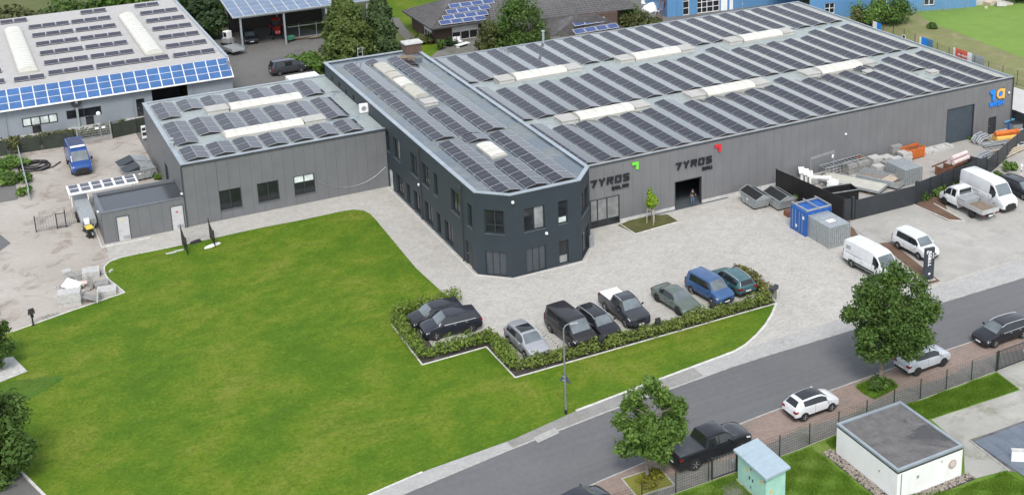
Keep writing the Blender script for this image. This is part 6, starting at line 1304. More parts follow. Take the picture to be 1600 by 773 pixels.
# red tractor in the carport
def tractor(loc, head):
    r = empty('tractor', loc, head, 'red tractor with large black tyres under the carport', 'tractor')
    m = MB(); m.hexa([(-.2, -.42, .8), (1.7, -.38, .8), (1.7, .38, .8), (-.2, .42, .8)], [(-.2, -.40, 1.55), (1.6, -.3, 1.35), (1.6, .3, 1.35), (-.2, .40, 1.55)]); m.build('bonnet', M['red'], r, local=True, bevel=.06)
    m = MB(); m.box(-1.5, -.2, -.5, .5, .8, 1.3); m.build('body', M['red'], r, local=True)
    m = MB()
    for x in (-1.4, -.25):
        for y in (-.55, .55): m.bar((x, y, 1.2), (x, y*.9, 2.45), .08)
    m.build('cab_frame', M['black'], r, local=True)
    m = MB(); m.box(-1.55, -.1, -.65, .65, 2.45, 2.55); m.build('cab_roof', M['red'], r, local=True, bevel=.03); m = MB(); m.box(-1.38, -.28, -.5, .5, 1.3, 2.44); m.build('cab_glass', M['carglass'], r, local=True)
    for s in (1, -1): wheel(r, -1.0, s*.8, .75, .4, s, 'rim'); wheel(r, 1.2, s*.7, .45, .28, s, 'rim'); m = MB(); m.obox((1.66, s*.22, 1.15), (.05, .14, .12)); m.build('headlight', M['lamp_clear'], r, local=True)
    for s in (1, -1): m = MB(); m.box(-1.7, -.35, s*.6-.02 if s > 0 else -1.0, 1.0 if s > 0 else -.58, 1.48, 1.56); m.build('mudguard', M['red'], r, local=True, bevel=.03)
    return r
q = P(436, 60); tractor((q.x, q.y+.8, .02), R(-100))
# ================================================================ SIGNS
GL = {  # strokes on a grid 0..1 wide, 0..1 high; each: list of points of one bar
 'T': [[(0, .88), (1, .88)], [(.86, .9), (.42, 0)]], 'Y': [[(.08, 1), (.5, .5)], [(.92, 1), (.5, .5)], [(.5, .55), (.5, 0)]],
 'R': [[(.12, 0), (.12, 1)], [(.1, .89), (.9, .89)], [(.88, .95), (.88, .48)], [(.9, .5), (.1, .5)], [(.45, .5), (.92, 0)]], 'O': [[(.12, 0), (.12, 1)], [(.88, 0), (.88, 1)], [(.1, .89), (.9, .89)], [(.1, .11), (.9, .11)]],
 'S': [[(.95, .89), (.1, .89)], [(.13, .95), (.13, .5)], [(.1, .5), (.9, .5)], [(.87, .5), (.87, .06)], [(.9, .11), (.05, .11)]], 'L': [[(.12, 1), (.12, 0)], [(.1, .11), (.95, .11)]],
 'A': [[(.12, 0), (.12, 1)], [(.88, 0), (.88, 1)], [(.1, .89), (.9, .89)], [(.1, .42), (.9, .42)]], 'B': [[(.12, 0), (.12, 1)], [(.88, .06), (.88, .94)], [(.1, .89), (.85, .89)], [(.1, .11), (.85, .11)], [(.1, .5), (.9, .5)]],
 'U': [[(.12, 0), (.12, 1)], [(.88, 0), (.88, 1)], [(.1, .11), (.9, .11)]], 'W': [[(.06, 1), (.26, 0)], [(.26, 0), (.5, .8)], [(.5, .8), (.74, 0)], [(.74, 0), (.94, 1)]], 'H': [[(.12, 0), (.12, 1)], [(.88, 0), (.88, 1)], [(.1, .5), (.9, .5)]],
 '1': [[(.6, 0), (.6, 1)], [(.6, .93), (.12, .68)]], 'G': [[(.9, .89), (.1, .89)], [(.12, .95), (.12, .06)], [(.1, .11), (.9, .11)], [(.88, .06), (.88, .5)], [(.9, .46), (.5, .46)]], 'M': [[(.08, 0), (.08, 1)], [(.92, 0), (.92, 1)], [(.08, 1), (.5, .45)], [(.92, 1), (.5, .45)]], 'I': [[(.5, 0), (.5, 1)]], 'E': [[(.12, 0), (.12, 1)], [(.1, .89), (.95, .89)], [(.1, .5), (.8, .5)], [(.1, .11), (.95, .11)]], 'C': [[(.12, 0), (.12, 1)], [(.1, .89), (.95, .89)], [(.1, .11), (.95, .11)]],
}
def letters(parent, fr, text, s0, z0, w, h, pitch, th, mat, depth=.10, off=.05, slant=.0, vert=None):
    for i, ch in enumerate(text):
        if ch == ' ': continue
        m = MB()
        for k, st in enumerate(GL[ch]):
            a, b = [Vector(((p[0]+slant*p[1])*w, p[1]*h)) for p in st]; d = (b-a).normalized(); n = Vector((-d.y, d.x))*th/2; ez = .0015*k
            q = [a-n, b-n, b+n, a+n]
            if vert is None: T = lambda p, dd: fr[0]+fr[1]*(s0+i*pitch+p.x)+fr[2]*dd+Vector((0, 0, z0+p.y))
            else: T = lambda p, dd: fr[0]+fr[1]*(s0-p.y)+fr[2]*dd+Vector((0, 0, z0+i*pitch+p.x))
            m.hexa([T(p, off) for p in q], [T(p, off+depth+ez) for p in q])
        m.build('letter', M[mat], parent)
def corner_mark(parent, fr, s1, z1, size, th, mat, name='corner_mark'):
    m = MB(); wbox(m, fr, s1-size, s1, .04, .16, z1-th, z1); wbox(m, fr, s1-th, s1, .04, .161, z1-size*1.1, z1-th); m.build(name, M[mat], parent)
sg = empty('wall_sign', (hf[0].x+1.6, hf[0].y, 4.2), 0, 'dark raised letters reading TYROS SOLAR with a green corner mark on the hall', 'sign', 'raised letter signs on the hall wall')
letters(sg, hf, 'TYROS', 1.55, 4.15, .66, .72, .865, .17, 'letter', slant=.1); letters(sg, hf, 'SOLAR', 3.82, 3.5, .29, .33, .375, .085, 'letter'); corner_mark(sg, hf, 6.68, 5.82, .68, .27, 'sign_green')
sg = empty('wall_sign', (hf[0].x+10.8, hf[0].y, 4.2), 0, 'dark raised letters reading TYROS BAU with a red corner mark on the hall', 'sign', 'raised letter signs on the hall wall')
letters(sg, hf, 'TYROS', 10.75, 4.08, .66, .72, .865, .17, 'letter', slant=.1); letters(sg, hf, 'BAU', 13.82, 3.45, .31, .34, .40, .09, 'letter'); corner_mark(sg, hf, 15.92, 5.80, .68, .27, 'sign_red')
sg = empty('wall_sign', (hf[0].x+51.4, hf[0].y, 3.4), 0, 'blue and orange sign reading 1a WASH at the right end of the hall', 'sign', 'raised letter signs on the hall wall')
letters(sg, hf, '1', 51.35, 4.12, .95, 1.22, 1, .34, 'sign_blue', .16); letters(sg, hf, 'WASH', 51.42, 3.4, .48, .52, .56, .13, 'sign_blue', .12)
m = MB(); cc = hf[0]+hf[1]*52.95+Vector((0, 0, 4.72)); ringo = []
for i in range(20):
    a, b = 2*math.pi*i/20, 2*math.pi*(i+1)/20; q = lambda r, t, d: cc+hf[1]*(r*math.cos(t))+Vector((0, 0, r*math.sin(t)))+hf[2]*d
    m.hexa([q(.33, a, .05), q(.56, a, .05), q(.56, b, .05), q(.33, b, .05)], [q(.33, a, .18), q(.56, a, .18), q(.56, b, .18), q(.33, b, .18)])
wbox(m, hf, 53.25, 53.58, .05, .182, 4.14, 5.3); wbox(m, hf, 53.0, 53.58, .05, .181, 5.1, 5.3); m.build('letter', M['sign_orange'], sg)
m = MB(); q = lambda t, d: cc+hf[1]*(.27*math.cos(t))+Vector((0, 0, .27*math.sin(t)))+hf[2]*d; m.hexa([q(2*math.pi*i/16, .05) for i in range(16)], [q(2*math.pi*i/16, .17) for i in range(16)]); m.build('emblem', M['sign_blue'], sg)
# pylon sign by the pavement
q = P(1450, 437); py = empty('pylon_sign', (q.x, q.y, 0), R(-8), 'dark slate pylon sign with white TYROS lettering and a white corner mark', 'sign')
m = MB(); m.box(-.47, .47, -.13, .13, 0, 3.0); m.build('panel', simple('slate_panel', (.035, .042, .055), .45), py, local=True, bevel=.015)
m = MB(); m.box(-.6, .6, -.3, .3, -.02, .06); m.build('base_plate', M['concrete'], py, local=True)
frp = (Vector((0, -.13, 0)), Vector((1, 0, 0)), Vector((0, -1, 0)), 1)
class _L: pass
def letters_local(parent, text, x, z0, w, h, pitch, th, mat, y=-.133):
    for i, ch in enumerate(text):
        m = MB()
        for k, st in enumerate(GL[ch]):
            a, b = [Vector(((p[0])*w, p[1]*h)) for p in st]; d = (b-a).normalized(); n = Vector((-d.y, d.x))*th/2
            T = lambda p, dd: Vector((x-p.y, y-dd, z0+i*pitch+p.x))       # rotated a quarter turn, read upwards
            m.hexa([T(p, 0) for p in (a-n, b-n, b+n, a+n)], [T(p, .012+.001*k) for p in (a-n, b-n, b+n, a+n)])
        m.build('letter', M[mat], parent, local=True)
letters_local(py, 'TYROS', .12, 1.35, .22, .30, .29, .075, 'ink_white'); letters_local(py, 'SOLAR', .36, 2.05, .07, .10, .10, .026, 'ink_white')
m = MB(); m.box(-.36, -.12, -.146, -.132, 2.72, 2.80); m.box(-.36, -.28, -.145, -.132, 2.5, 2.72); m.build('corner_mark', M['ink_white'], py, local=True); m = MB(); m.box(-.1, .1, -.145, -.132, .55, .72); m.build('emblem', M['ink_white'], py, local=True)
# faint print on the panel van's side
# ================================================================ STREET FURNITURE
q = P(884.4, 646); lp = empty('street_lamp', (q.x, q.y, 0), 0, 'tall grey street lamp with curved arm at the pavement edge', 'street lamp')
HL = 7.1; pts = [(0, 0, 0), (0, 0, 2.5), (0, 0, HL-.6)]+[(.32-.32*math.cos(t), 0, HL-.6+.4*math.sin(t)) for t in (.4, .8, 1.2, 1.57)]+[(.62, -.03, HL-.2)]
m = MB(); m.tube(pts, [.075, .07, .055, .045, .042, .04, .038, .035], 10); m.build('pole', simple('grey_lamp_pole', (.22, .235, .24), .5, .3), lp, smooth=True, local=True)
m = MB(); m.tube([(0, 0, 0), (0, 0, .35)], .10, 10); m.build('pole_foot', M['black'], lp, local=True)
m = MB(); m.hexa([(.5, -.1, HL-.27), (1.1, -.09, HL-.30), (1.1, .07, HL-.30), (.5, .06, HL-.27)], [(.5, -.07, HL-.15), (1.05, -.06, HL-.22), (1.05, .04, HL-.22), (.5, .04, HL-.15)]); m.build('lamp_head', M['galv'], lp, local=True, bevel=.02)
q2 = Vector((q.x, q.y, 0)); sgn = empty('warning_sign', (q.x, q.y+.10, 2.75), R(-55), 'triangular road sign clamped to the street lamp, seen from behind', 'road sign')
m = MB(); tri = [(-.47, 0, -.27), (.47, 0, -.27), (0, 0, .54)]; m.hexa([(p[0], .03, p[2]) for p in tri], [(p[0], .055, p[2]) for p in tri]); m.build('sign_plate', simple('sign_back', (.07, .08, .10), .5), sgn, local=True)
m = MB(); m.hexa([(p[0]*.9, .056, p[2]*.9) for p in tri], [(p[0]*.9, .06, p[2]*.9) for p in tri]); m.build('sign_face', M['white'], sgn, local=True)
for z in (-.1, .2): m = MB(); m.box(-.12, .12, -.1, .03, z-.03, z+.03); m.build('clamp', M['galv'], sgn, local=True)
sgn.location = (q.x, q.y+.05, 2.75)
def flood(u, v, rz, label):
    q = P(u, v); r = empty('floodlight', (q.x, q.y, 0), rz, label, 'floodlight', 'black floodlights on short posts')
    m = MB(); m.box(-.05, .05, -.05, .05, 0, 1.0); m.box(-.15, .15, -.12, .12, -.01, .03); m.build('post', M['black'], r, local=True)
    m = MB(); m.obox((0, -.02, 1.28), (.44, .14, .40), 0, R(-18)); h = m.build('lamp_head', M['black'], r, local=True, bevel=.02); m = MB(); m.obox((0, .06, 1.30), (.36, .012, .32), 0, R(-18)); m.build('lens', M['carglass'], h, local=True)
    m = MB(); m.bar((-.25, 0, 1.0), (.25, 0, 1.0), .05); m.bar((-.25, 0, 1.0), (-.25, 0, 1.28), .04); m.bar((.25, 0, 1.0), (.25, 0, 1.28), .04); m.build('bracket', M['black'], r, local=True)
    m = MB(); m.obox((.02, 0, .82), (.2, .16, .22)); m.build('control_box', M['black'], r, local=True)
flood(940, 550, 0, 'black floodlight in the hedge before the black estate'); flood(1028, 523, 0, 'black floodlight in the hedge between the dark pickup and green saloon'); flood(1113, 497, 0, 'black floodlight in the hedge before the blue family van'); flood(52, 508, R(20), 'black floodlight alone on the lawn edge by the gravel yard')
q = P(1209, 470); mb = empty('letterbox', (q.x, q.y, 0), R(28), 'dark letterbox on two legs at the right tip of the bed', 'letterbox')
m = MB(); m.box(-.5, .5, -.18, .18, .95, 1.32); m.build('box', M['dark_metal'], mb, local=True, bevel=.03)
for i in range(3): m = MB(); m.box(-.45+i*.31, -.18+i*.31, -.19, -.178, 1.0, 1.27); m.build('flap', M['gutter'], mb, local=True)
for s in (-1, 1): m = MB(); m.box(s*.4-.03, s*.4+.03, -.03, .03, 0, .95); m.build('leg', M['dark_metal'], mb, local=True)
q = P(158.5, 214); pl_ = empty('lamp_post', (q.x, q.y, 0), 0, 'slim grey lamp post with a white globe by the warehouse hedge', 'street lamp'); m = MB(); m.tube([(0, 0, 0), (0, 0, 2.6)], .05, 8); m.build('pole', M['galv'], pl_, local=True); m = MB(); m.lathe([(.05, 2.55), (.22, 2.7), (.24, 2.85), (.15, 3.0), (.03, 3.05)], 12); m.build('lamp_globe', M['white_plastic'], pl_, smooth=True, local=True)
q = P(124, 199); ra = empty('round_emblem', (q.x, q.y, 0), 0, 'grey post with a round dark disc before the warehouse door', 'sign'); m = MB(); m.box(-.12, .12, -.06, .06, 0, 2.6); m.build('post', M['galv'], ra, local=True); m = MB(); m.lathe([(.55, -.05), (.55, .05)], 20, c=(0, -.07, 3.0), axis='y'); m.build('disc', M['dark_metal'], ra, local=True); m = MB(); m.lathe([(.16, 0), (.16, .03)], 12, c=(.05, -.15, 3.08), axis='y'); m.build('disc_mark', M['galv'], ra, local=True)
# ================================================================ FENCES
def mesh_fence(name, pts, h, label, post='wire', spacing=2.5, dens=.16, cat='fence', mat='wire', pr=.03, group=None, ph=None):
    r = empty(name, (pts[0][0], pts[0][1], 0), 0, label, cat, group); seg = []
    for a, b in zip(pts[:-1], pts[1:]):
        a, b = Vector((*a[:2], 0)), Vector((*b[:2], 0)); n = max(1, round((b-a).length/spacing)); seg += [(a.lerp(b, i/n), a.lerp(b, (i+1)/n)) for i in range(n)]
    for a, b in seg+[(seg[-1][1], None)]:
        m = MB(); m.box(a.x-pr, a.x+pr, a.y-pr, a.y+pr, -.02, (ph or h)+.05); m.build('post', M[post], r)
        if b is None: break
        m = MB(); d = b-a; n = int(d.length/dens)
        for i in range(1, n): c = a+d*(i/n); m.bar(c+Vector((0, 0, .05)), c+Vector((0, 0, h)), .006)
        for i in range(int(h/.2)+1): z = .05+i*.2; m.bar(a+Vector((0, 0, z)), b+Vector((0, 0, z)), .012)
        w = m.build('wire_mesh', M[mat], r); w['kind'] = 'stuff'
    return r
fpts = [(x, fence_y(x)) for x in (24, 30, 36.2, 38.7)]
mesh_fence('wire_fence', [(31.5, 61.4), (38.9, 61.4)], 1.55, 'dark green wire mesh fence left of the small gate', spacing=2.46)
mesh_fence('wire_fence', [(41.6, 61.35), (44.4, 61.3), (57.2, 62.05), (64.6, 62.15)], 1.6, 'dark wire mesh fence from the mint cabinet to the big gate', spacing=2.5)
def bar_gate(name, a, b, h, n, label, cat='gate', leaves=1):
    r = empty(name, (a[0], a[1], 0), 0, label, cat); a, b = Vector((*a, 0)), Vector((*b, 0))
    for p in (a, b): m = MB(); m.box(p.x-.05, p.x+.05, p.y-.05, p.y+.05, 0, h+.1); m.build('gate_post', M['wire'], r)
    d = b-a
    for z in (.1, h): m = MB(); m.bar(a+Vector((0, 0, z)), b+Vector((0, 0, z)), .05); m.build('rail', M['dark_metal'], r)
    for i in range(1, n): c = a+d*(i/n); m = MB(); m.bar(c+Vector((0, 0, .1)), c+Vector((0, 0, h)), .028); m.build('bar', M['galv'] if leaves == 1 else M['dark_metal'], r)
    m = MB(); c = a+d*(.86 if leaves == 1 else .5); m.obox((c.x, c.y, h*.55), (.12, .1, .18)); m.build('lock', M['alu'], r)
bar_gate('garden_gate', (39.15, 61.4), (41.05, 61.4), 1.55, 8, 'small green bar gate in the fence beside the mint cabinet')
bar_gate('double_gate', (64.75, 62.15), (70.2, 62.3), 1.6, 40, 'dark double bar gate at the right end of the wire fence', leaves=2)
# black screen fences and gate of the storage yard
def screen(name, a, b, h, label, n, cat='fence', group='dark screens round the storage yard', th=.05, mat='dark_metal'):
    r = empty(name, (a[0], a[1], 0), 0, label, cat, group); A, B = Vector((*a[:2], 0)), Vector((*b[:2], 0)); d = (B-A)
    for i in range(n):
        p, q = A.lerp(B, i/n+.004), A.lerp(B, (i+1)/n-.004); m = MB(); nn = Vector((-d.y, d.x, 0)).normalized()*th/2
        m.hexa([p-nn, q-nn, q+nn, p+nn], [v+Vector((0, 0, h)) for v in (p-nn, q-nn, q+nn, p+nn)]); m.build('screen_panel', M[mat], r)
    for i in range(n+1): p = A.lerp(B, i/n); m = MB(); m.box(p.x-.045, p.x+.045, p.y-.045, p.y+.045, 0, h+.05); m.build('post', M['black'], r)
    return r
Y1, Y2, Y3 = P(1214, 300), P(1318, 345), P(1333, 343); g1 = P(1431, 318)
screen('screen_fence', (70.75, 99.3), (Y2.x-.1, Y2.y), 2.35, 'black screen fence running from the hall wall past the skips', 4, mat='black'); screen('screen_fence', (Y2.x, Y2.y), (Y3.x-.25, Y3.y), 2.2, 'short dark screen beside the left post of the sliding gate', 1)
sgt = screen('sliding_gate', (Y3.x+.12, Y3.y-.05), (g1.x-.15, g1.y-.05), 1.95, 'wide anthracite sliding gate closed before the stored material', 1, 'gate', th=.12)
for (x, y) in ((Y3.x-.1, Y3.y), (g1.x, g1.y)): m = MB(); m.box(x-.12, x+.12, y-.12, y+.12, 0, 2.35); m.build('gate_post', M['dark_metal'], sgt)
screen('screen_fence', (g1.x+.25, g1.y+.05), (P(1540, 276).x, P(1540, 276).y), 2.2, 'long dark screen fence behind the white truck and vans', 6); screen('screen_fence', (P(1541, 275.5).x, P(1541, 275.5).y), (108, 99.5), 1.8, 'dark screen fence at the far right of the storage yard', 6); screen('screen_fence', (104.3, 103.4), (104.4, 97.2), 2.3, 'dark screen at the right corner of the hall', 2)
# wire fence with banners along the field, and its warning pictures
mf = [P(1330, 50), P(1382, 65), P(1419, 62), P(1477, 86), P(1540, 100), P(1563, 116), P(1600, 135)]
mfl = [(116.6, 96), (116.9, 110), (116.2, 122), (117.6, 135), (119, 148)]
mesh_fence('field_fence', mfl, 1.9, 'dark wire fence between the hall and the meadow', spacing=2.6, dens=.25, mat='dark_metal')
mesh_fence('wire_fence', [P2(1404, 24), P2(1512, 16)], 1.8, 'grey wire fence before the right blue wall at the meadow', spacing=4, dens=.4, mat='galv', post='galv')
rf2 = empty('rubble_heap', P(1548, 8), 0, 'pale rubble heap at the far top right of the meadow', 'rubble'); rnd = random.Random(3)
for i in range(26): m = MB(); a = P(1530, 9).lerp(P(1572, 4), rnd.random()); k = rnd.uniform(.4, 1.1); m.obox((a.x+rnd.gauss(0, .4), a.y+rnd.gauss(0, .8), k*.3), (k*1.4, k, k*.7), rnd.random()*3, rnd.uniform(-.3, .3)); m.build('stone', M['stone_lite' if i % 3 else 'timber'], rf2)
def banner(u0, v0, u1, v1, h, mats, label, top):
    a, b = P(u0, v0, top), P(u1, v1, top); r = empty('banner', (a.x, a.y, 0), 0, label, 'banner', 'banners on the field fence'); d = b-a; nn = Vector((-d.y, d.x, 0)).normalized()*.12
    if nn.x > 0: nn = -nn
    for i, (t0, t1, mt) in enumerate(mats):
        p, q = a.lerp(b, t0), a.lerp(b, t1); m = MB(); k = Vector((0, 0, h)); m.hexa([p+nn-k, q+nn-k, q+nn*1.15-k, p+nn*1.15-k], [p+nn, q+nn, q+nn*1.15, p+nn*1.15]); m.build('cloth', M[mt], r)
    return r
banner(1438, 57, 1459, 63, 1.5, [(0, .14, 'ink_white'), (.14, .62, 'sign_blue'), (.62, 1, 'blue_wall')], 'blue printed banner on the field fence', 1.9)
M['coral'] = simple('coral_banner', (.62, .11, .07), .6, var=.05)
bn = banner(1491, 74, 1540, 90, 1.35, [(0, .07, 'ink_white'), (.07, .46, 'coral'), (.46, .60, 'ink_white'), (.60, 1, 'galv')], 'red and white banner on the field fence', 1.85)
a, b = P(1491, 74, 1.85), P(1540, 90, 1.85); frb = axis((a.x-.16, a.y), (b.x-.16, b.y))
m = MB()
for i in range(16): s = .9+i*.13; wbox(m, frb, s, s+.085, .0, .02, 1.02, 1.02+.16+.05*((i*7) % 3))
m.build('lettering', M['ink_white'], bn)
banner(1365, 33, 1378, 37, 1.5, [(0, .5, 'ink_white'), (.5, 1, 'sign_blue')], 'white and blue poster on the field fence near the shrubs', 1.9)
q = P(1412, 59, 1.4); sn = empty('round_sign', (q.x, q.y, 0), 0, 'small round black and white sign on the field fence', 'sign'); m = MB(); m.lathe([(.42, -.02), (.42, .02)], 16, c=(q.x, q.y, 1.4), axis='x'); m.build('plate', M['ink_white'], sn); m = MB(); m.lathe([(.25, -.03), (.25, .03)], 12, c=(q.x, q.y-.05, 1.5), axis='x'); m.build('mark', M['black'], sn)
m = MB(); m.box(q.x+.03, q.x+.08, q.y-.03, q.y+.03, 0, 1.4); m.build('post', M['dark_metal'], sn)
# left yard: mesh fence, gate frame, galvanised posts
screen('garden_screen', (-12, 151.6), (11.4, 150.5), 1.6, 'dark green screened fence behind the coil of black pipe', 7, group=None, mat='screen_green')
screen('garden_screen', (15.4, 150.6), (23.5, 152.2), 1.7, 'dark green screened fence between the wire gate and the annex', 3, group=None, mat='screen_green')
gt = empty('mesh_gate', (11.6, 150.3, 0), 0, 'grey mesh gate standing behind the blue service van', 'gate')
for x in (11.7, 15.2): m = MB(); m.box(x-.05, x+.05, 150.25, 150.35, 0, 2.2); m.build('gate_post', M['galv'], gt)
m = MB()
for i in range(23): m.bar((11.8+i*.15, 150.3, .1), (11.8+i*.15, 150.3, 2.05), .02)
for i in range(8): m.bar((11.7, 150.3, .12+i*.27), (15.2, 150.3, .12+i*.27), .03)
w = m.build('wire_mesh', M['galv'], gt); w['kind'] = 'stuff'
for x in (14.3, 13.6): m = MB(); m.box(x, x+.4, 150.2, 150.22, 1.5, 1.75); m.build('label_plate', M['ink_white'], gt)
a, b = P(57, 363), P(104, 355); wf_ = empty('wire_gate', (a.x, a.y, 0), 0, 'dark wire mesh gate between two posts in the left yard', 'gate')
c_ = P(90, 357.5); A, B, D = a, b, c_
for p, z in ((a, 1.65), (b, 1.75), (c_, 1.55)): m = MB(); m.box(p.x-.05, p.x+.05, p.y-.05, p.y+.05, 0, z); m.build('gate_post', M['dark_metal'], wf_)
m = MB(); m.bar(c_+Vector((0, 0, 1.5)), b+Vector((0, 0, 1.5)), .05); m.bar(c_+Vector((0, 0, .15)), b+Vector((0, 0, .15)), .05); m.build('gate_frame', M['dark_metal'], wf_)
m = MB(); e2 = P(126, 345)
for p, q in ((a, c_), (c_, b), (b, e2)):
    for i in range(8): m.bar(p+Vector((0, 0, .1+i*.19)), q+Vector((0, 0, .1+i*.19)), .014)
    for i in range(9): k = p.lerp(q, i/8); m.bar(k, k+Vector((0, 0, 1.45)), .014)
w = m.build('wire_mesh', M['dark_metal'], wf_); w['kind'] = 'stuff'
q = P(57, 363); m = MB(); bck = P(64, 349); m.bar(bck, bck+Vector((0, 0, 1.3)), .07); m.build('brace', M['galv'], wf_)
b0, b1 = P(47, 313), P(43, 290); gp = empty('beam_fence', (b0.x, b0.y, 0), 0, 'galvanised rail fence leaning along the left undergrowth', 'fence')
t0, t1 = Vector((b0.x, b0.y, 0)), P(28, 236)
for i in range(4): p = t0.lerp(t1, i/3); m = MB(); m.bar(p, p+Vector((-.1, 0, 1.15)), .10); m.build('post', M['galv'], gp)
for z in (.45, 1.05): m = MB(); m.bar(t0+Vector((0, 0, z)), t1+Vector((0, 0, z)), .08, .24); m.build('rail', M['galv'], gp)
# football goal nets on the lawn edge
gp0, gp1, gp2, gp3 = P(293.5, 399), P(285, 382), P(328.5, 372), P(336.5, 387)
ne = empty('net_enclosure', (gp0.x, gp0.y, 0), 0, 'open black net enclosure of four poles standing on the lawn edge', 'net')
for p, h in ((gp0, 1.75), (gp1, 2.05), (gp2, 2.05), (gp3, 1.75)): m = MB(); m.tube([p, p+Vector((0, 0, h))], .035, 6); m.build('pole', M['black'], ne)
for a, b, ha, hb, n, r_ in ((gp0, gp1, 1.6, 2.0, 14, .02), (gp3, gp2, 1.6, 2.0, 14, .02), (gp1, gp2, 1.9, 1.9, 26, .006)):
    m = MB()
    for i in range(1, n): t = i/n; p = a.lerp(b, t); m.bar(p+Vector((0, 0, .12)), p+Vector((0, 0, ha+(hb-ha)*t-.22*math.sin(3.14*t))), r_)
    for i in range(13): z = i/12; m.tube([a.lerp(b, t)+Vector((0, 0, .12+z*(ha+(hb-ha)*t-.12-.22*math.sin(3.14*t)))) for t in (0, .25, .5, .75, 1)], r_*.6, 3)
    w = m.build('net', M['black'], ne); w['kind'] = 'stuff'
q = P(306, 379); bg_ = empty('frame_base', (q.x, q.y, 0), R(10), 'low dark rubber base lying inside the net enclosure', 'rubber base'); m = MB(); m.hexa([(-.55, -.25, 0), (.55, -.25, 0), (.55, .25, 0), (-.55, .25, 0)], [(-.35, -.15, .2), (.4, -.15, .26), (.4, .15, .26), (-.35, .15, .2)]); m.build('base', M['rubber'], bg_, local=True, bevel=.03)
for i, (u, v, rx, ry, rz) in enumerate(((332, 384, .85, .28, 20),)):
    q = P(u, v); m = MB(); n = 14; m.hexa([(q.x+rx*math.cos(6.283*k/n)*math.cos(R(rz))-ry*math.sin(6.283*k/n)*math.sin(R(rz)), q.y+rx*math.cos(6.283*k/n)*math.sin(R(rz))+ry*math.sin(6.283*k/n)*math.cos(R(rz)), .015) for k in range(n)], [(q.x+.9*(rx*math.cos(6.283*k/n)*math.cos(R(rz))-ry*math.sin(6.283*k/n)*math.sin(R(rz))), q.y+.9*(rx*math.cos(6.283*k/n)*math.sin(R(rz))+ry*math.sin(6.283*k/n)*math.cos(R(rz))), .10) for k in range(n)]); tag(m.build('pale_board', M['white'], None), 'pale oval board lying by the right poles of the net enclosure', 'board')
for i, (u, v) in enumerate(((267, 395.5), (279.5, 391.8))):
    q = P(u, v); m = MB(); m.box(q.x-.42, q.x+.42, q.y-.12, q.y+.12, .012, .07); tag(m.build('stepping_slab', M['concrete_lite'], None), ['left of two pale slabs set in the lawn', 'right of two pale slabs set in the lawn'][i], 'slab', 'pale slabs in the lawn')
# ================================================================ SMALL BUILDINGS AT THE LOWER RIGHT
wb0 = [P(1308.5, 712), P(1509, 749)]
wx0, wx1, wy0, wy1, wz = 47.9, 53.3, 53.6, 59.75, 2.2
wbx = empty('transformer_house', (wx0, wy0, 0), 0, 'white flat roofed utility building with a round port on its side', 'utility building')
for (p0, p1, nn) in (((wx0, wy1), (wx0, wy0), 2), ((wx0+.25, wy0), (wx1, wy0), 1), ((wx1, wy0+.25), (wx1, wy1), 1), ((wx1-.25, wy1), (wx0+.25, wy1), 1)):
    f = axis(p0, p1)
    for i in range(nn):
        s0, s1 = f[3]*i/nn+(.012 if i else 0), f[3]*(i+1)/nn-(.012 if i < nn-1 else 0)
        m = MB(); wbox(m, f, s0, s1, -.25, 0, -.1, wz-.25); m.build('wall_panel', M['white_wall'], wbx)
m = MB(); m.box(wx0+.02, wx1-.02, wy0+.02, wy1-.02, wz-.249, wz-.08); m.build('fascia', M['gutter'], wbx)
m = MB(); m.box(wx0+.2, wx1-.2, wy0+.2, wy1-.2, wz-.079, wz-.03); m.build('roof', M['bitumen'], wbx)
m = MB(); m.box(wx0+.22, wx1-.22, (wy0+wy1)/2-.05, (wy0+wy1)/2+.05, wz-.029, wz-.012); m.build('roof_seam', M['bitumen'], wbx)
parapet(wbx, [(wx0-.03, wy0-.03), (wx1+.03, wy0-.03), (wx1+.03, wy1+.03), (wx0-.03, wy1+.03)], wz-.077, wz+.06, .20, 'coping')
f = axis((wx0, wy0), (wx1, wy0))
m = MB(); c = f[0]+f[1]*4.55+Vector((0, 0, 1.2)); n = 18; rg = lambda r, d: [c+f[1]*(r*math.cos(6.283*k/n))+Vector((0, 0, r*math.sin(6.283*k/n)))+f[2]*d for k in range(n)]
m.hexa(rg(.33, .003), rg(.31, .07)); po = m.build('round_port', simple('rusty_pink_ring', (.45, .33, .29), .8), wbx); m = MB(); m.hexa(rg(.2, .0701), rg(.19, .085)); m.build('port_cover', M['concrete_lite'], po)
m = MB(); wbox(m, f, 1.6, 1.75, .003, .05, 1.15, 1.35); wbox(m, f, 3.6, 3.68, .003, .03, 1.6, 1.75); m.build('wall_fixing', M['galv'], wbx); m = MB(); wbox(m, f, .28, .34, .003, .05, 0, 1.9); m.build('joint_strip', M['galv'], wbx)
f0 = axis((wx0, wy1), (wx0, wy0)); m = MB(); wbox(m, f0, 4.4, 4.5, .003, .04, 1.2, 1.32); m.build('wall_fixing', M['galv'], wbx)
rnd = random.Random(5); m = MB()
for i in range(900):
    if rnd.random() < .55: x, y = wx0-rnd.uniform(.05, .75), rnd.uniform(wy0-.7, wy1+.5)
    else: x, y = rnd.uniform(wx0-.7, wx1+.6), wy0-rnd.uniform(.05, .65)
    r = rnd.uniform(.04, .10); m.obox((x, y, r*.5), (r*1.6, r*1.2, r), rnd.uniform(0, 3), rnd.uniform(-.4, .4))
tag(m.build('pebble_strip', simple('mixed_pebbles', (.30, .26, .22), .9, var=.5, scale=9), None), 'strip of loose pebbles along the white utility building', 'pebbles', kind='stuff')
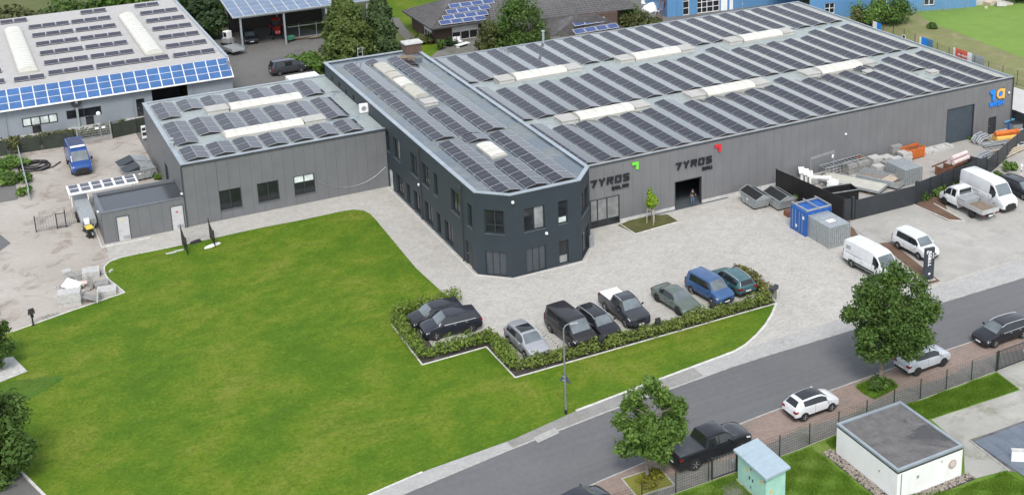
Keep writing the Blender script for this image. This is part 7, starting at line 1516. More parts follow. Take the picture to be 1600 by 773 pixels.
sheet('pebble_bed', [(wx0-.8, wy0-.75), (wx1+.6, wy0-.75), (wx1+.6, wy0), (wx0, wy0), (wx0, wy1+.5), (wx0-.8, wy1+.5)], .018, M['soil'])
gx0, gx1, gy0, gy1 = 40.55, 42.0, 57.3, 60.5; gzl, gzh = 2.15, 2.55
gc = empty('utility_cabinet', (gx0, gy0, 0), 0, 'mint green utility cabinet with a pale blue pitched metal roof', 'cabinet')
m = MB(); m.box(gx0, gx1, gy0, gy1, .08, 2.1); m.build('body', M['mint'], gc); m = MB(); m.box(gx0-.08, gx1+.08, gy0-.08, gy1+.08, -.02, .079); m.build('plinth', M['concrete'], gc)
for i in range(2):
    y0, y1 = gy0+.06+i*1.56, gy0+1.58+i*1.54; m = MB(); m.box(gx0-.03, gx0-.003, y0, y1, .16, 2.02); d = m.build('door', M['mint'], gc)
    for z in (.45, 1.75): g = MB(); g.box(gx0-.055, gx0-.031, y0+.02, y0+.08, z-.07, z+.07); g.build('hinge', M['dark_metal'], d)
    g = MB(); g.box(gx0-.07, gx0-.031, y1-.2 if i == 0 else y0+.14, y1-.12 if i == 0 else y0+.22, .95, 1.15); g.build('handle', M['dark_metal'], d)
    g = MB(); g.box(gx0-.04, gx0-.031, y0+.35, y0+.55, 1.35, 1.6); g.build('warning_label', M['sign_orange'], d)
g = MB(); g.box(gx0+.3, gx0+.45, gy0-.012, gy0-.003, .85, 1.1); g.build('warning_label', M['sign_orange'], gc)
M['pale_blue_sheet'] = simple('pale_blue_sheet', (.33, .41, .46), .5, var=.07, scale=2)
rx0, rx1, ry0, ry1 = gx0-.22, gx1+.2, gy0-.25, gy1+.22
for i in range(8):
    y0, y1 = ry0+(ry1-ry0)*i/8, ry0+(ry1-ry0)*(i+1)/8-.012; m = MB(); m.hexa([(rx0, y0, 2.10), (rx1, y0, 2.32), (rx1, y1, 2.32), (rx0, y1, 2.10)], [(rx0, y0, 2.24), (rx1, y0, 2.46), (rx1, y1, 2.46), (rx0, y1, 2.24)]); m.hexa([(rx0, y1-.04, 2.24), (rx1, y1-.04, 2.46), (rx1, y1, 2.46), (rx0, y1, 2.24)], [(rx0, y1-.035, 2.28), (rx1, y1-.035, 2.50), (rx1, y1-.005, 2.50), (rx0, y1-.005, 2.28)]); m.build('roof_sheet', M['pale_blue_sheet'], gc)
# blue grey slabs of the terrace at the right edge and its low wall
te = empty('terrace_slabs', P(1515, 688), 0); te['kind'] = 'structure'
c0, cx_, cy__ = P(1517, 690), (P(1600, 658)-P(1517, 690)).normalized(), (P(1577, 734)-P(1517, 690)).normalized()
cy__ = Vector((cx_.y, -cx_.x, 0))
for i in range(12):
    for j in range(8):
        a = c0+cx_*(i*1.0+.15)+cy__*(j*1.0+.15); m = MB(); z = .022; h = .05+.004*((i*3+j*5) % 3); q = [a, a+cx_*.985, a+cx_*.985+cy__*.985, a+cy__*.985]
        m.hexa([(p.x, p.y, z) for p in q[::-1]], [(p.x, p.y, z+h) for p in q[::-1]]); m.build('slab', M['blue_slab'], te)
q = P(1582, 720); lw = empty('low_wall', (q.x, q.y, 0), R(-35), 'short white wall stub on the slabs at the right edge', 'wall'); m = MB(); m.box(-.1, 1.6, -.12, .12, 0, .85); m.build('wall', M['white_wall'], lw, local=True); m = MB(); m.box(-.13, 1.63, -.15, .15, .851, .91); m.build('coping', M['concrete_lite'], lw, local=True)
# ================================================================ SKIPS, CONTAINERS, STORED MATERIAL
def skip(loc, head, label, lid='black', group=None, cross=False):
    r = empty('skip', loc, head, label, 'skip', group); L, W, H = 3.1, 1.75, 1.35     # x: long axis, sloping ends
    m = MB(); m.hexa([(-1.05, -.8, .22), (1.05, -.8, .22), (1.05, .8, .22), (-1.05, .8, .22)], [(-1.55, -.88, H-.15), (1.55, -.88, H-.15), (1.55, .88, H-.15), (-1.55, .88, H-.15)]); m.build('tub', M['galv_wall'], r, local=True)
    for s in (-1, 1) if not cross else ():
        m = MB(); m.hexa([(-1.5, s*.9, H-.15), (1.5, s*.9, H-.15), (1.5, .03*s, H-.15), (-1.5, .03*s, H-.15)], [(-1.5, s*.9, H-.10), (1.5, s*.9, H-.10), (1.5, s*.03, H+.28), (-1.5, s*.03, H+.28)]); m.build('lid', M[lid], r, local=True)
    for s in (-1, 1) if cross else ():
        m = MB(); m.hexa([(s*1.52, -.9, H-.15), (s*1.52, .9, H-.15), (s*.03, .9, H-.15), (s*.03, -.9, H-.15)], [(s*1.52, -.9, H-.10), (s*1.52, .9, H-.10), (s*.03, .9, H+.33), (s*.03, -.9, H+.33)]); m.build('lid', M['dark_metal' if s < 0 else lid], r, local=True)
        g = MB(); g.hexa([(-1.5, s*.89, H-.15), (1.5, s*.89, H-.15), (1.5, s*.84, H-.15), (-1.5, s*.84, H-.15)], [(-.02, s*.89, H+.31), (.02, s*.89, H+.31), (.02, s*.84, H+.31), (-.02, s*.84, H+.31)]); g.build('gable', M['galv_wall'], r, local=True)
    m = MB()
    for x in (-1.54, 1.54) if not cross else (): m.bar((x, -.92, H-.1), (x, 0, H+.33), .07); m.bar((x, 0, H+.33), (x, .92, H-.1), .07); m.hexa([(x-.02, -.86, H-.15), (x+.02, -.86, H-.15), (x+.02, .86, H-.15), (x-.02, .86, H-.15)], [(x-.02, -.02, H+.27), (x+.02, -.02, H+.27), (x+.02, .02, H+.27), (x-.02, .02, H+.27)])
    for s in (-1, 1): m.bar((-1.6, s*.92, H-.13), (1.6, s*.92, H-.13), .08)
    if not cross: m.bar((-1.54, 0, H+.32), (1.54, 0, H+.32), .06)
    m.build('lid_frame', M['galv'], r, local=True)
    for x in (-.9, -.3, .3, .9):
        for s in (-1, 1): m = MB(); m.bar((x*.9, s*.83, .25), (x*1.2, s*.91, H-.18), .06); m.build('rib', M['galv'], r, local=True)
    for x in (-.8, .8):
        for y in (-.6, .6): m = MB(); m.lathe([(.13, -.05), (.13, .05)], 10, c=(x, y, .13), axis='y'); m.build('castor', M['black'], r, local=True)
    m = MB(); m.box(-.25, .05, -.89, -.875, .75, .92); m.build('label_plate', M['ink_white'], r, local=True)
a1, a2 = P(1164, 304), P(1206, 334)
skip((66.9, 97.3, 0), R(-92), 'grey skip with black lids against the hall wall, farther of two', group='skips by the hall'); skip((68.75, 95.9, 0), R(-92), 'grey skip with black lids beside the fence, nearer of two', group='skips by the hall')
m = MB(); m.box(67.9, 69.6, 93.2, 94.0, .01, .5); rp = tag(m.build('rusty_plate', M['rust'], None, bevel=.02), 'rusty steel box at the front end of the nearer skip', 'steel box')
skip((15.7, 138.3, 0), R(6), 'grey yard skip with pale lid, farther of two by the annex', 'galv_wall', 'skips by the annex', True); skip((15.9, 136.0, 0), R(6), 'grey yard skip with pale lid, nearer of two by the annex', 'galv_wall', 'skips by the annex', True)
# blue site container with galvanised frames on it
cA, cB, cC = P(1238, 357), P(1296, 388), P(1325, 379)
def corr(m, p0, p1, z0, z1, n, dep, mi=0):       # corrugated sheet between two points
    p0, p1 = Vector((*p0, 0)), Vector((*p1, 0)); d = (p1-p0); nn = Vector((d.y, -d.x, 0)).normalized()
    for i in range(n):
        a, b, c, e = [p0+d*((i+t)/n) for t in (0, .25, .5, .75)]; g = p0+d*((i+1)/n); Z = lambda v, z: v+Vector((0, 0, z))
        for s, t in ((a, b+nn*dep), (b+nn*dep, c+nn*dep), (c+nn*dep, e), (e, g)): m.poly([Z(s, z0), Z(t, z0), Z(t, z1), Z(s, z1)], mi)
bc = empty('site_container', (66.75, 88.9, 0), 0, 'bright blue steel site container with galvanised frames on its roof', 'container')
x0, x1, y0, y1, h = 66.75, 69.6, 88.9, 91.15, 2.35
m = MB(); m.box(x0+.05, x1-.05, y0+.05, y1-.05, .1, h-.05); m.build('core', M['blue'], bc)
m = MB(); corr(m, (x0+.02, y0+.03), (x1-.02, y0+.03), .12, h-.08, 9, .04); m.build('side_sheet', M['blue'], bc, smooth='keep')
m = MB()
for (x, y) in ((x0, y0), (x1, y0), (x1, y1), (x0, y1)): m.box(x-.06, x+.06, y-.06, y+.06, 0, h)
for z in (.08, h-.06):
    m.bar((x0, y0, z), (x1, y0, z), .10); m.bar((x0, y1, z), (x1, y1, z), .10); m.bar((x0, y0, z), (x0, y1, z), .10); m.bar((x1, y0, z), (x1, y1, z), .10)
m.build('frame', M['blue'], bc)
for i in range(2):
    ya, yb = y0+.08+i*1.07, y0+1.1+i*1.07; m = MB(); m.box(x0-.05, x0-.002, ya, yb, .16, h-.14); d = m.build('door', M['blue'], bc)
    for yy in (ya+.35, yb-.2): g = MB(); g.tube([(x0-.08, yy, .2), (x0-.08, yy, h-.18)], .02, 6); g.build('lock_rod', M['galv'], d)
    g = MB(); g.box(x0-.06, x0-.051, ya+.1, ya+.34, .5 if i else 1.6, .75 if i else 1.9); g.build('label_plate', M['ink_white'], d)
rfm = MB()
for y in (y0+.1, y1-.15): rfm.bar((x0+.1, y, h+.12), (x1+.1, y, h+.12), .10, .14)
for x in (x0+.1, x0+1.4, x1-.1): rfm.bar((x, y0-.1, h+.24), (x, y1+.1, h+.24), .09, .12)
rfo = tag(rfm.build('lifting_grid', M['galv'], None), 'galvanised steel frame lying on the blue container', 'steel frame')
def cage(loc, L, W, H, label, n, rz=0, cols=2, lidmat='galv'):
    r = empty('steel_cage_box', loc, rz, label, 'cage box'); 
    for i in range(cols):
        xa, xb = -L/2+L*i/cols+.02, -L/2+L*(i+1)/cols-.02
        m = MB(); m.box(xa+.05, xb-.05, -W/2+.05, W/2-.05, .12, H-.06); m.build('core', M['galv_wall'], r, local=True)
        for k in range(n):
            z = .14+(H-.24)*k/n; m = MB(); m.box(xa, xb, -W/2-.004, -W/2+.04, z, z+(H-.24)/n*.70); m.build('slat', M['galv'], r, local=True)
        for s in (-1, 1):
            m = MB()
            for x in (xa, xb): m.box(x-.04, x+.04, s*W/2-.04, s*W/2+.04, 0, H)
            m.build('corner_post', M['galv'], r, local=True)
        m = MB(); m.box(xa, xb, -W/2, W/2, H-.055, H); m.build('lid', M[lidmat], r, local=True)
        for k in range(5): m = MB(); y = -W/2+W*(k+.5)/5; m.box(xa+.03, xb-.03, y-.05, y+.05, H+.001, H+.03); m.build('lid_rib', M['galv'], r, local=True)
    for s, xx in ((-1, -L/2), (1, L/2)):
        m = MB(); 
        for k in range(9): y = -W/2+.1+(W-.2)*k/9; m.box(xx-.015 if s < 0 else xx-.01, xx+.01 if s < 0 else xx+.015, y, y+(W-.2)/9*.6, .12, H-.08)
        m.build('end_panel', M['galv_wall'], r, local=True)
    m = MB(); m.box(-L/2, L/2, -W/2, W/2, .03, .11); m.build('skid', M['galv'], r, local=True)
    return r
# the cage stands lengthways to the camera's right: long slatted side towards the left front
g0, g1_, g2_ = P(1262, 370), P(1296, 388), P(1327, 379)
cg = cage(((g0.x+g1_.x)/2+1.12, (g0.y+g1_.y)/2+.2, 0), 3.7, 2.3, 2.05, 'grey galvanised cage box standing beside the blue container', 9, R(-90))
m = MB(); m.box(.3, .9, -.5, .3, 2.085, 2.10); m.build('label_sheet', M['ink_white'], cg, local=True)
cage((P(1430, 285).x-.6, P(1430, 285).y+1.1, 0), 3.0, 2.2, 1.75, 'stack of galvanised slatted trays inside the gate', 8, R(-90), 2)
def place(u, v, z=0): q = P(u, v, z); return q
def stack(name, u, v, w, d, h, n, mat, label, cat, rz=0.0, group=None, z0=0.0, jit=.04, pn='layer'):
    q = P(u, v); r = empty(name, (q.x, q.y, z0), rz, label, cat, group); rnd = random.Random(int(u*3+v))
    for i in range(n):
        m = MB(); dx, dy = rnd.uniform(-jit, jit), rnd.uniform(-jit, jit); a, b = h*i/n, h*(i+1)/n-.012; m.box(-w/2+dx, w/2+dx, -d/2+dy, d/2+dy, a, b); m.build(pn, M[mat], r, local=True)
    return r
GS = 'stone pallets along the hall wall'
for i, (u, v, w, d, h, n, mt, lb) in enumerate([(1345, 266, 1.5, 1.2, 1.15, 5, 'stone', 'grey stone pallet with a brown round lid on top'), (1366, 260, 1.2, 1.2, 1.1, 5, 'stone_lite', 'wrapped pale stone pallet right of the brown lid'), (1385, 257, 1.2, 1.1, .95, 4, 'stone_lite', 'pale stone pallet in the middle of the row'), (1388, 266, 1.3, 1.1, 1.0, 4, 'stone', 'grey stone pallet in front of the pallet row'), (1401, 262, 1.2, 1.1, 1.1, 5, 'stone_lite', 'white topped stone pallet near the orange crate'), (1396, 246, 1.3, 1.1, 1.5, 6, 'stone', 'tallest stone pallet, against the hall wall'), (1413, 252, 1.2, 1.1, 1.1, 5, 'stone_lite', 'pale stone pallet directly left of the orange crate'), (1372, 272, 1.1, 1.0, 1.0, 5, 'stone_lite', 'wrapped white pallet before the pallet row'), (1328, 270, 1.2, 1.1, 1.1, 5, 'stone', 'grey stone pallet at the left end of the row')]):
    stack('stone_pallet', u, v, w, d, h, n, mt, lb, 'stone pallet', R(-3+2*(i % 3)), GS)
q = P(1342, 264); m = MB(); m.lathe([(.42, 1.16), (.46, 1.2), (.40, 1.36), (.15, 1.42)], 16, c=(q.x, q.y, 0)); tag(m.build('rusty_lid', M['rust'], None, smooth=True), 'rusty brown round lid lying on a stone pallet', 'lid')  # the brown round lid resting on the stone pallet
q = P(1425, 246); oc_ = empty('orange_crate', (q.x, q.y, 0), R(3), 'orange steel lattice crate against the hall wall', 'crate')
for i in range(7):
    for s in (-1, 1): m = MB(); m.box(-1.15, 1.15, s*.62-.03, s*.62+.03, .15+i*.16, .15+i*.16+.10); m.build('slat', M['orange'], oc_, local=True)
for i in range(7):
    for s in (-1, 1): m = MB(); m.box(s*1.15-.03, s*1.15+.03, -.6, .6, .15+i*.16, .15+i*.16+.10); m.build('slat', M['orange'], oc_, local=True)
for x in (-1.15, 1.15):
    for y in (-.62, .62): m = MB(); m.box(x-.05, x+.05, y-.05, y+.05, 0, 1.3); m.build('post', M['orange'], oc_, local=True)
m = MB(); m.box(-1.1, 1.1, -.58, .58, .12, .9); m.build('tray', M['rust'], oc_, local=True)
q = P(1459, 236); ps = empty('slab_stack', (q.x, q.y, 0), R(2), 'row of flat white slabs lying at the foot of the hall', 'slabs')
for i in range(9): m = MB(); rnd = random.Random(i); x = -2.2+i*.52; m.box(x, x+.49, -.55+rnd.uniform(-.08, .08), .5, .02, .22+rnd.uniform(0, .12)); m.build('slab', M['concrete_lite'], ps, local=True)
# big flat tray boards, a steel tub, white window frames, big bags, scaffold frames inside the black fence
q = P(1332, 292); fb = empty('formwork_panel', (q.x, q.y, 0), R(-62), 'large pale formwork board lying flat behind the gate', 'formwork board')
m = MB(); m.box(-3.3, 3.3, -1.15, 1.15, .45, .58); m.build('board', simple('pale_board', (.46, .45, .39), .7, var=.12), fb, local=True)
for y in (-1.15, 1.15): m = MB(); m.box(-3.32, 3.32, y-.04, y+.04, .38, .62); m.build('edge_rail', M['galv'], fb, local=True)
for x in (-3.3, 3.3): m = MB(); m.box(x-.04, x+.04, -1.1, 1.1, .38, .62); m.build('edge_rail', M['galv'], fb, local=True)
for x in (-2.2, 2.2): m = MB(); m.box(x-.1, x+.1, -1.0, 1.0, 0, .449); m.build('bearer', M['wood'], fb, local=True)
q = P(1377, 286); tb = empty('steel_tub', (q.x, q.y, 0), R(-64), 'open shallow steel tub with a rusty bottom', 'tub')
m = MB(); m.box(-2.3, 2.3, -1.0, 1.0, .25, .32); m.build('tub_floor', simple('dusty_floor', (.23, .19, .165), .85), tb, local=True)
for b in ((-2.3, 2.3, -1.08, -1.0, .25, .85), (-2.3, 2.3, 1.0, 1.08, .25, .85), (-2.36, -2.3, -1.08, 1.08, .25, .85), (2.3, 2.36, -1.08, 1.08, .25, .85)): m = MB(); m.box(*b); m.build('tub_side', M['galv'], tb, local=True)
for x in (-1.6, 1.6): m = MB(); m.box(x-.1, x+.1, -.9, .9, 0, .249); m.build('bearer', M['wood'], tb, local=True)
q = P(1300, 302)
for i, (u, v, h) in enumerate([(1252, 287, 1.3), (1259, 289, 1.25), (1265, 291, 1.2)]):
    q = P(u, v); r = empty('white_profile', (q.x, q.y, 0), R(-30), ['white angled profile leaning at the fence, first from the left', 'white angled profile leaning at the fence, middle one', 'white angled profile leaning at the fence, third from the left'][i], 'profile', 'white profiles by the black fence')
    m = MB(); m.hexa([(-.12, -.5, 0), (.12, -.5, 0), (.12, .5, 0), (-.12, .5, 0)], [(-.12, -.35, h), (.12, -.35, h), (.12, .5, h+.25), (-.12, .5, h+.25)]); m.build('web', M['white'], r, local=True); m = MB(); m.hexa([(-.3, -.5, h), (.3, -.5, h), (.3, .5, h+.26), (-.3, .5, h+.26)], [(-.3, -.5, h+.08), (.3, -.5, h+.08), (.3, .5, h+.34), (-.3, .5, h+.34)]); m.build('flange', M['white'], r, local=True)
q = P(1281, 297); r = empty('portal_profile', (q.x, q.y, 0), R(-35), 'white box frame standing between the big bags and profiles', 'frame')
for b in ((-1.1, -.9, -.15, .15, 0, 1.5), (.9, 1.1, -.15, .15, 0, 1.5), (-.9, .9, -.15, .15, 1.3, 1.5)): m = MB(); m.box(*b); m.build('beam', M['white'], r, local=True)
def bag(u, v, w, h, label, seed, mat='white_plastic'):
    q = P(u, v); r = empty('big_bag', (q.x, q.y, 0), R(seed*17), label, 'big bag', 'white big bags in the yard'); rnd = random.Random(seed); m = MB(); n = 12
    rg = lambda s, z: [(w/2*s*(abs(math.cos(6.283*k/n))**.5*math.copysign(1, math.cos(6.283*k/n)))*(1+rnd.uniform(-.06, .06)), w/2*s*(abs(math.sin(6.283*k/n))**.5*math.copysign(1, math.sin(6.283*k/n)))*(1+rnd.uniform(-.06, .06)), z+rnd.uniform(-.04, .04)) for k in range(n)]
    R_ = [rg(.85, .02), rg(1.08, h*.35), rg(1.02, h*.75), rg(.9, h*.97), rg(.5, h*.86)]; m.v = [p for ring in R_ for p in ring]
    for i in range(4):
        for k in range(n): m.f.append((i*n+k, i*n+(k+1) % n, (i+1)*n+(k+1) % n, (i+1)*n+k)); m.m.append(0)
    m.f.append(tuple(4*n+k for k in range(n))); m.m.append(0); m.build('sack', M[mat], r, smooth=True, local=True)
    for s in ((1, 1), (-1, 1), (1, -1), (-1, -1)): m = MB(); a = Vector((s[0]*w*.36, s[1]*w*.36, h*.9)); m.tube([a, a+Vector((s[0]*.1, s[1]*.05, .22)), a+Vector((s[0]*.22, -s[1]*.1, .02))], .025, 5); m.build('loop', M[mat], r, local=True)
bag(1301, 298, 1.1, 1.1, 'white big bag standing upright beside the white frame', 2); bag(1310, 305, 1.2, .6, 'slumped white big bag before the upright one', 3); bag(1296, 306, 1.0, .45, 'flattened white big bag at the black fence', 4)
q = P(1271, 295); rp = empty('rubble_heap', (q.x, q.y, 0), 0, 'small heap of pale pinkish rubble by the black fence', 'rubble'); rnd = random.Random(8)
for i in range(16): m = MB(); m.obox((rnd.gauss(0, .5), rnd.gauss(0, .45), .12+rnd.random()*.3), (rnd.uniform(.15, .4), rnd.uniform(.15, .3), rnd.uniform(.1, .2)), rnd.random()*3, rnd.random(), 0); m.build('rubble_piece', M['pink'] if i % 2 else M['stone_lite'], rp, local=True)
q = P(1266, 290); sc = empty('scaffold_frame', (q.x, q.y, 0), R(8), 'tall thin tube frame standing against the hall wall', 'scaffold frame')
for x in (0, 3.3): m = MB(); m.tube([(x, 0, 0), (x, 0, 3.0)], .03, 6); m.build('tube', M['galv'], sc, local=True)
for z in (3.0, 2.85): m = MB(); m.tube([(0, 0, z), (3.3, 0, z)], .025, 6); m.build('tube', M['galv'], sc, local=True)
m = MB(); m.box(2.95, 3.2, -.05, -.03, 2.3, 2.65); m.build('label_plate', M['ink_white'], sc, local=True)
q = P(1288, 279); lf = empty('lattice_rack', (q.x, q.y, 0), R(4), 'low galvanised lattice rack filled with tubes before the hall', 'rack')
for y in (-.5, .5):
    for z in (.15, 1.35): m = MB(); m.bar((-.3, y, z), (5.4, y, z), .09); m.build('rail', M['galv'], lf, local=True)
for i in range(12): m = MB(); m.bar((-.3+i*.5, -.5, .15), (-.3+i*.5, -.5, 1.35), .05); m.build('bar', M['galv'], lf, local=True)
for i in range(12): m = MB(); m.bar((-.3+i*.5, -.5, 1.36), (-.3+i*.5, .5, 1.36), .06); m.build('bar', M['galv'], lf, local=True)
for i in range(7): m = MB(); m.tube([(-.2, -.35+i*.12, .3+.08*(i % 3)), (5.2, -.35+i*.12, .3+.08*(i % 3))], .05, 6); m.build('tube', M['rust'] if i % 2 else M['galv'], lf, local=True)
q = P(1305, 285); tf = empty('tube_bundle', (q.x, q.y, 0), R(-20), 'loose bundle of galvanised scaffold tubes on the ground', 'tubes')
for i in range(9): m = MB(); rnd = random.Random(40+i); m.tube([(-1.6+rnd.uniform(-.3, .3), -.5+i*.13, .12+.1*(i % 2)), (1.6+rnd.uniform(-.3, .3), -.5+i*.13+rnd.uniform(-.15, .15), .12+.1*(i % 2))], .05, 6); m.build('tube', M['galv'], tf, local=True)
q = P(1412, 277); tw = empty('timber_board', (q.x, q.y, 0), R(18), 'pale timber boards lying across behind the steel tub', 'timber')
for i in range(4): m = MB(); m.box(-3.4, 2.2, -.5+i*.27, -.28+i*.27, .5+.03*i, .58+.03*i); m.build('board', M['timber'], tw, local=True)
for x in (-2.4, 1.4): m = MB(); m.box(x-.08, x+.08, -.6, .6, 0, .499); m.build('bearer', M['wood'], tw, local=True)
q = P(1313, 317); dk = empty('dark_tray', (q.x, q.y, 0), R(-10), 'low black open container inside the corner of the black fence', 'container')
for b in ((-1.5, 1.5, -.8, -.74, 0, 1.5), (-1.5, 1.5, .74, .8, 0, 1.5), (-1.56, -1.5, -.8, .8, 0, 1.5), (1.5, 1.56, -.8, .8, 0, 1.5)): m = MB(); m.box(*b); m.build('side_panel', M['black'], dk, local=True)
m = MB(); m.box(-1.5, 1.5, -.74, .74, .1, .9); m.build('filling', M['soil'], dk, local=True); m = MB(); m.bar((-1.6, -.85, 1.53), (1.6, -.85, 1.53), .07); m.bar((-1.6, .85, 1.53), (1.6, .85, 1.53), .07); m.build('rim_rail', M['galv'], dk, local=True)
# right part of the yard
q = P(1487, 268); pr = empty('pipe_rack', (q.x, q.y, 0), R(12), 'rust red rack carrying pale concrete pipes', 'rack')
for x in (-1.9, -.5, .9): m = MB(); m.box(x-.06, x+.06, -.7, .7, .0, .9); m.build('rack_frame', M['rust'], pr, local=True)
for y in (-.75, .75): m = MB(); m.box(-2.4, 1.6, y-.06, y+.06, .9, 1.02); m.build('beam', M['rust'], pr, local=True)
for i, (y, z) in enumerate(((-.55, 1.25), (0, 1.25), (-.28, 1.68))): m = MB(); m.tube([(-.6, y, z), (2.0, y, z)], .24, 14); m.build('pipe', M['pink'], pr, smooth=True, local=True)
q = P(1514, 264); lo_ = empty('loader_bucket', (q.x, q.y, 0), R(-70), 'black loader bucket with a yellow lattice arm', 'loader bucket')
m = MB(); m.hexa([(-1.3, -.2, .1), (1.3, -.2, .1), (1.3, .4, .1), (-1.3, .4, .1)], [(-1.3, .3, 1.2), (1.3, .3, 1.2), (1.3, .42, 1.3), (-1.3, .42, 1.3)]); m.build('bucket', M['black'], lo_, local=True)
m = MB()
for s in (-.4, .4): m.bar((s, .3, 1.1), (s*.7, 2.6, .2), .09); m.bar((s, .5, .6), (s*.8, 2.4, .5), .07)
for i in range(6): t = i/6; m.bar((-.4+.1*t, .3+2.2*t, 1.1-.85*t), (.4-.1*t, .6+2.2*t, 1.0-.8*t), .06)
m.build('arm', M['yellow'], lo_, local=True)
for i, (u, v, L, n, mt, lb, rz) in enumerate([(1538, 252, 2.8, 7, 'galv', 'bundle of grey curved metal profiles in the yard', 8), (1532, 222, 2.4, 6, 'galv', 'grey metal rings and frames nearer the roller door', 12), (1556, 229, 3.2, 8, 'galv', 'pile of galvanised tubes in the middle of the right yard', -15), (1576, 240, 4.0, 8, 'timber', 'stack of pale timber planks near the right fence', 14), (1556, 245, 1.6, 5, 'rust', 'small stack of rusty brown frames by the fence', 5), (1592, 215, 3.4, 6, 'concrete_lite', 'stack of white planks at the right edge of the yard', 18), (1590, 232, 3.0, 7, 'galv', 'pile of grey bars at the right edge beside the planks', -20), (1526, 256, 2.2, 4, 'rust', 'reddish boards lying beside the curved profiles', 10)]):
    q = P(u, v); r = empty('material_pile', (q.x, q.y, 0), R(rz), lb, 'material pile', 'piles in the right part of the yard'); rnd = random.Random(90+i)
    for k in range(n):
        m = MB(); y = -.6+1.2*k/n; z = .12+.16*(k % 3)
        if mt == 'galv' and i in (0, 1): m.tube([(-L/2, y, z), (-L/4, y, z+.45), (L/4, y, z+.5), (L/2, y, z+.1)], .10, 6)
        elif mt == 'galv': m.tube([(-L/2, y+rnd.uniform(-.2, .2), z), (L/2, y+rnd.uniform(-.2, .2), z+rnd.uniform(0, .2))], .05, 6)
        else: m.obox((rnd.uniform(-.2, .2), y, z+.1), (L, .2, .08), rnd.uniform(-.05, .05))
        m.build('piece', M[mt], r, local=True)
    for x in (-L*.3, L*.3): m = MB(); m.box(x-.06, x+.06, -.7, .7, 0, .115); m.build('bearer', M['wood'], r, local=True)
    if i == 0:
        for x in (-1.2, 1.2): m = MB(); m.bar((x, -.75, 0), (x, -.75, 1.1), .05); m.build('stanchion', M['dark_metal'], r, local=True)
op_ = P(1570, 218); r = empty('pipe_stack', (op_.x, op_.y, 0), R(-12), 'stack of orange plastic pipes near the right yard corner', 'pipes')
for (y, z) in ((-.45, .33), (.15, .33), (-.15, .85)): m = MB(); m.tube([(-1.4, y, z), (1.4, y, z)], .3, 16); m.tube([(1.25, y, z), (1.5, y, z)], .34, 16); m.build('pipe', M['sign_orange'] if z < .5 else M['orange'], r, smooth=True, local=True)
q = P(1592, 205); r = empty('grey_bin', (q.x, q.y, 0), R(-15), 'grey lidded container in the right corner by the screen', 'container'); m = MB(); m.hexa([(-1.0, -.6, .1), (1.0, -.6, .1), (1.0, .6, .1), (-1.0, .6, .1)], [(-1.15, -.7, 1.1), (1.15, -.7, 1.1), (1.15, .7, 1.1), (-1.15, .7, 1.1)]); m.build('tub', M['galv_wall'], r, local=True); m = MB(); m.box(-1.18, 1.18, -.73, .73, 1.1, 1.2); m.build('lid', M['dark_metal'], r, local=True, bevel=.02)
q = P(1572, 203); r = empty('blue_barrel', (q.x, q.y, 0), 0, 'blue barrel with a light blue sheet over it', 'barrel'); m = MB(); m.lathe([(.38, 0), (.42, .3), (.42, .8), (.38, 1.1)], 14); m.build('barrel', M['blue'], r, smooth=True, local=True); m = MB(); m.hexa([(-.7, -.5, 1.1), (.8, -.45, 1.1), (.7, .5, 1.1), (-.6, .45, 1.1)], [(-.75, -.55, 1.2), (.85, -.5, 1.35), (.75, .55, 1.2), (-.65, .5, 1.3)]); m.build('sheet', simple('light_blue_sheet', (.12, .38, .60), .6), r, local=True)
q = P(1595, 278); r = empty('marker_post', (q.x, q.y, 0), 0, 'red and white marker post with a white ball on top', 'post'); 
for i in range(4): m = MB(); m.tube([(0, 0, .3*i), (0, 0, .3*i+.3)], .05, 8); m.build('band', M['white'] if i % 2 else M['red'], r, local=True)
m = MB(); m.lathe([(.03, 1.2), (.14, 1.28), (.16, 1.38), (.1, 1.5), (.02, 1.53)], 12); m.build('ball', M['white'], r, smooth=True, local=True)
# ================================================================ LEFT YARD
q = P(54, 262); hc = empty('pipe_coil', (q.x, q.y, 0), 0, 'coil of thick black plastic pipe lying in the dusty yard', 'pipe coil')
for k in range(4):
    m = MB(); rr = 1.35-.22*(k % 2)-.08*k; pts = [(rr*1.15*math.cos(6.283*i/22+k), rr*math.sin(6.283*i/22+k), .1+.13*k+.04*math.sin(3*6.283*i/22)) for i in range(23)]; m.tube(pts, .075, 6, caps=False); m.build('pipe_loop', M['black'], hc, smooth=True, local=True)
m = MB(); m.tube([(-.3, -1.2, .1), (.6, -1.5, .08), (1.8, -.9, .08), (2.6, .3, .08)], .06, 6); m.build('pipe_end', M['black'], hc, smooth=True, local=True)
tl = empty('car_trailer', (10.2, 129.6, 0), 0, 'grey tandem trailer with small solar panels on its white frame', 'trailer')
pa, pb, pc = P(127, 302, 2.0), P(200, 281, 2.0), P(130, 287, 2.0)
cxx, cyy = 9.45, 129.8
m = MB(); m.box(9.0, 10.3, 124.2, 131.5, .75, 1.25); m.build('box', M['galv_wall'], tl); 
for y in (127.2, 128.3):
    for x, s in ((8.95, -1), (10.32, 1)): o = wheel(tl, 0, 0, .33, .2, s); o.rotation_euler = (0, 0, R(90)); o.location = (x-10.2, y-129.6, .33)
m = MB(); m.bar((9.65, 124.2, .8), (9.65, 122.0, .55), .12); m.bar((9.1, 124.2, .8), (9.65, 122.6, .6), .08); m.bar((10.2, 124.2, .8), (9.65, 122.6, .6), .08); m.build('drawbar', M['galv'], tl)
m = MB(); m.tube([(9.65, 122.4, 0), (9.65, 122.4, .75)], .05, 6); m.build('jockey_wheel', M['black'], tl); m = MB(); m.box(9.2, 9.65, 123.6, 124.15, 1.0, 1.45); m.build('motor_box', M['white'], tl)
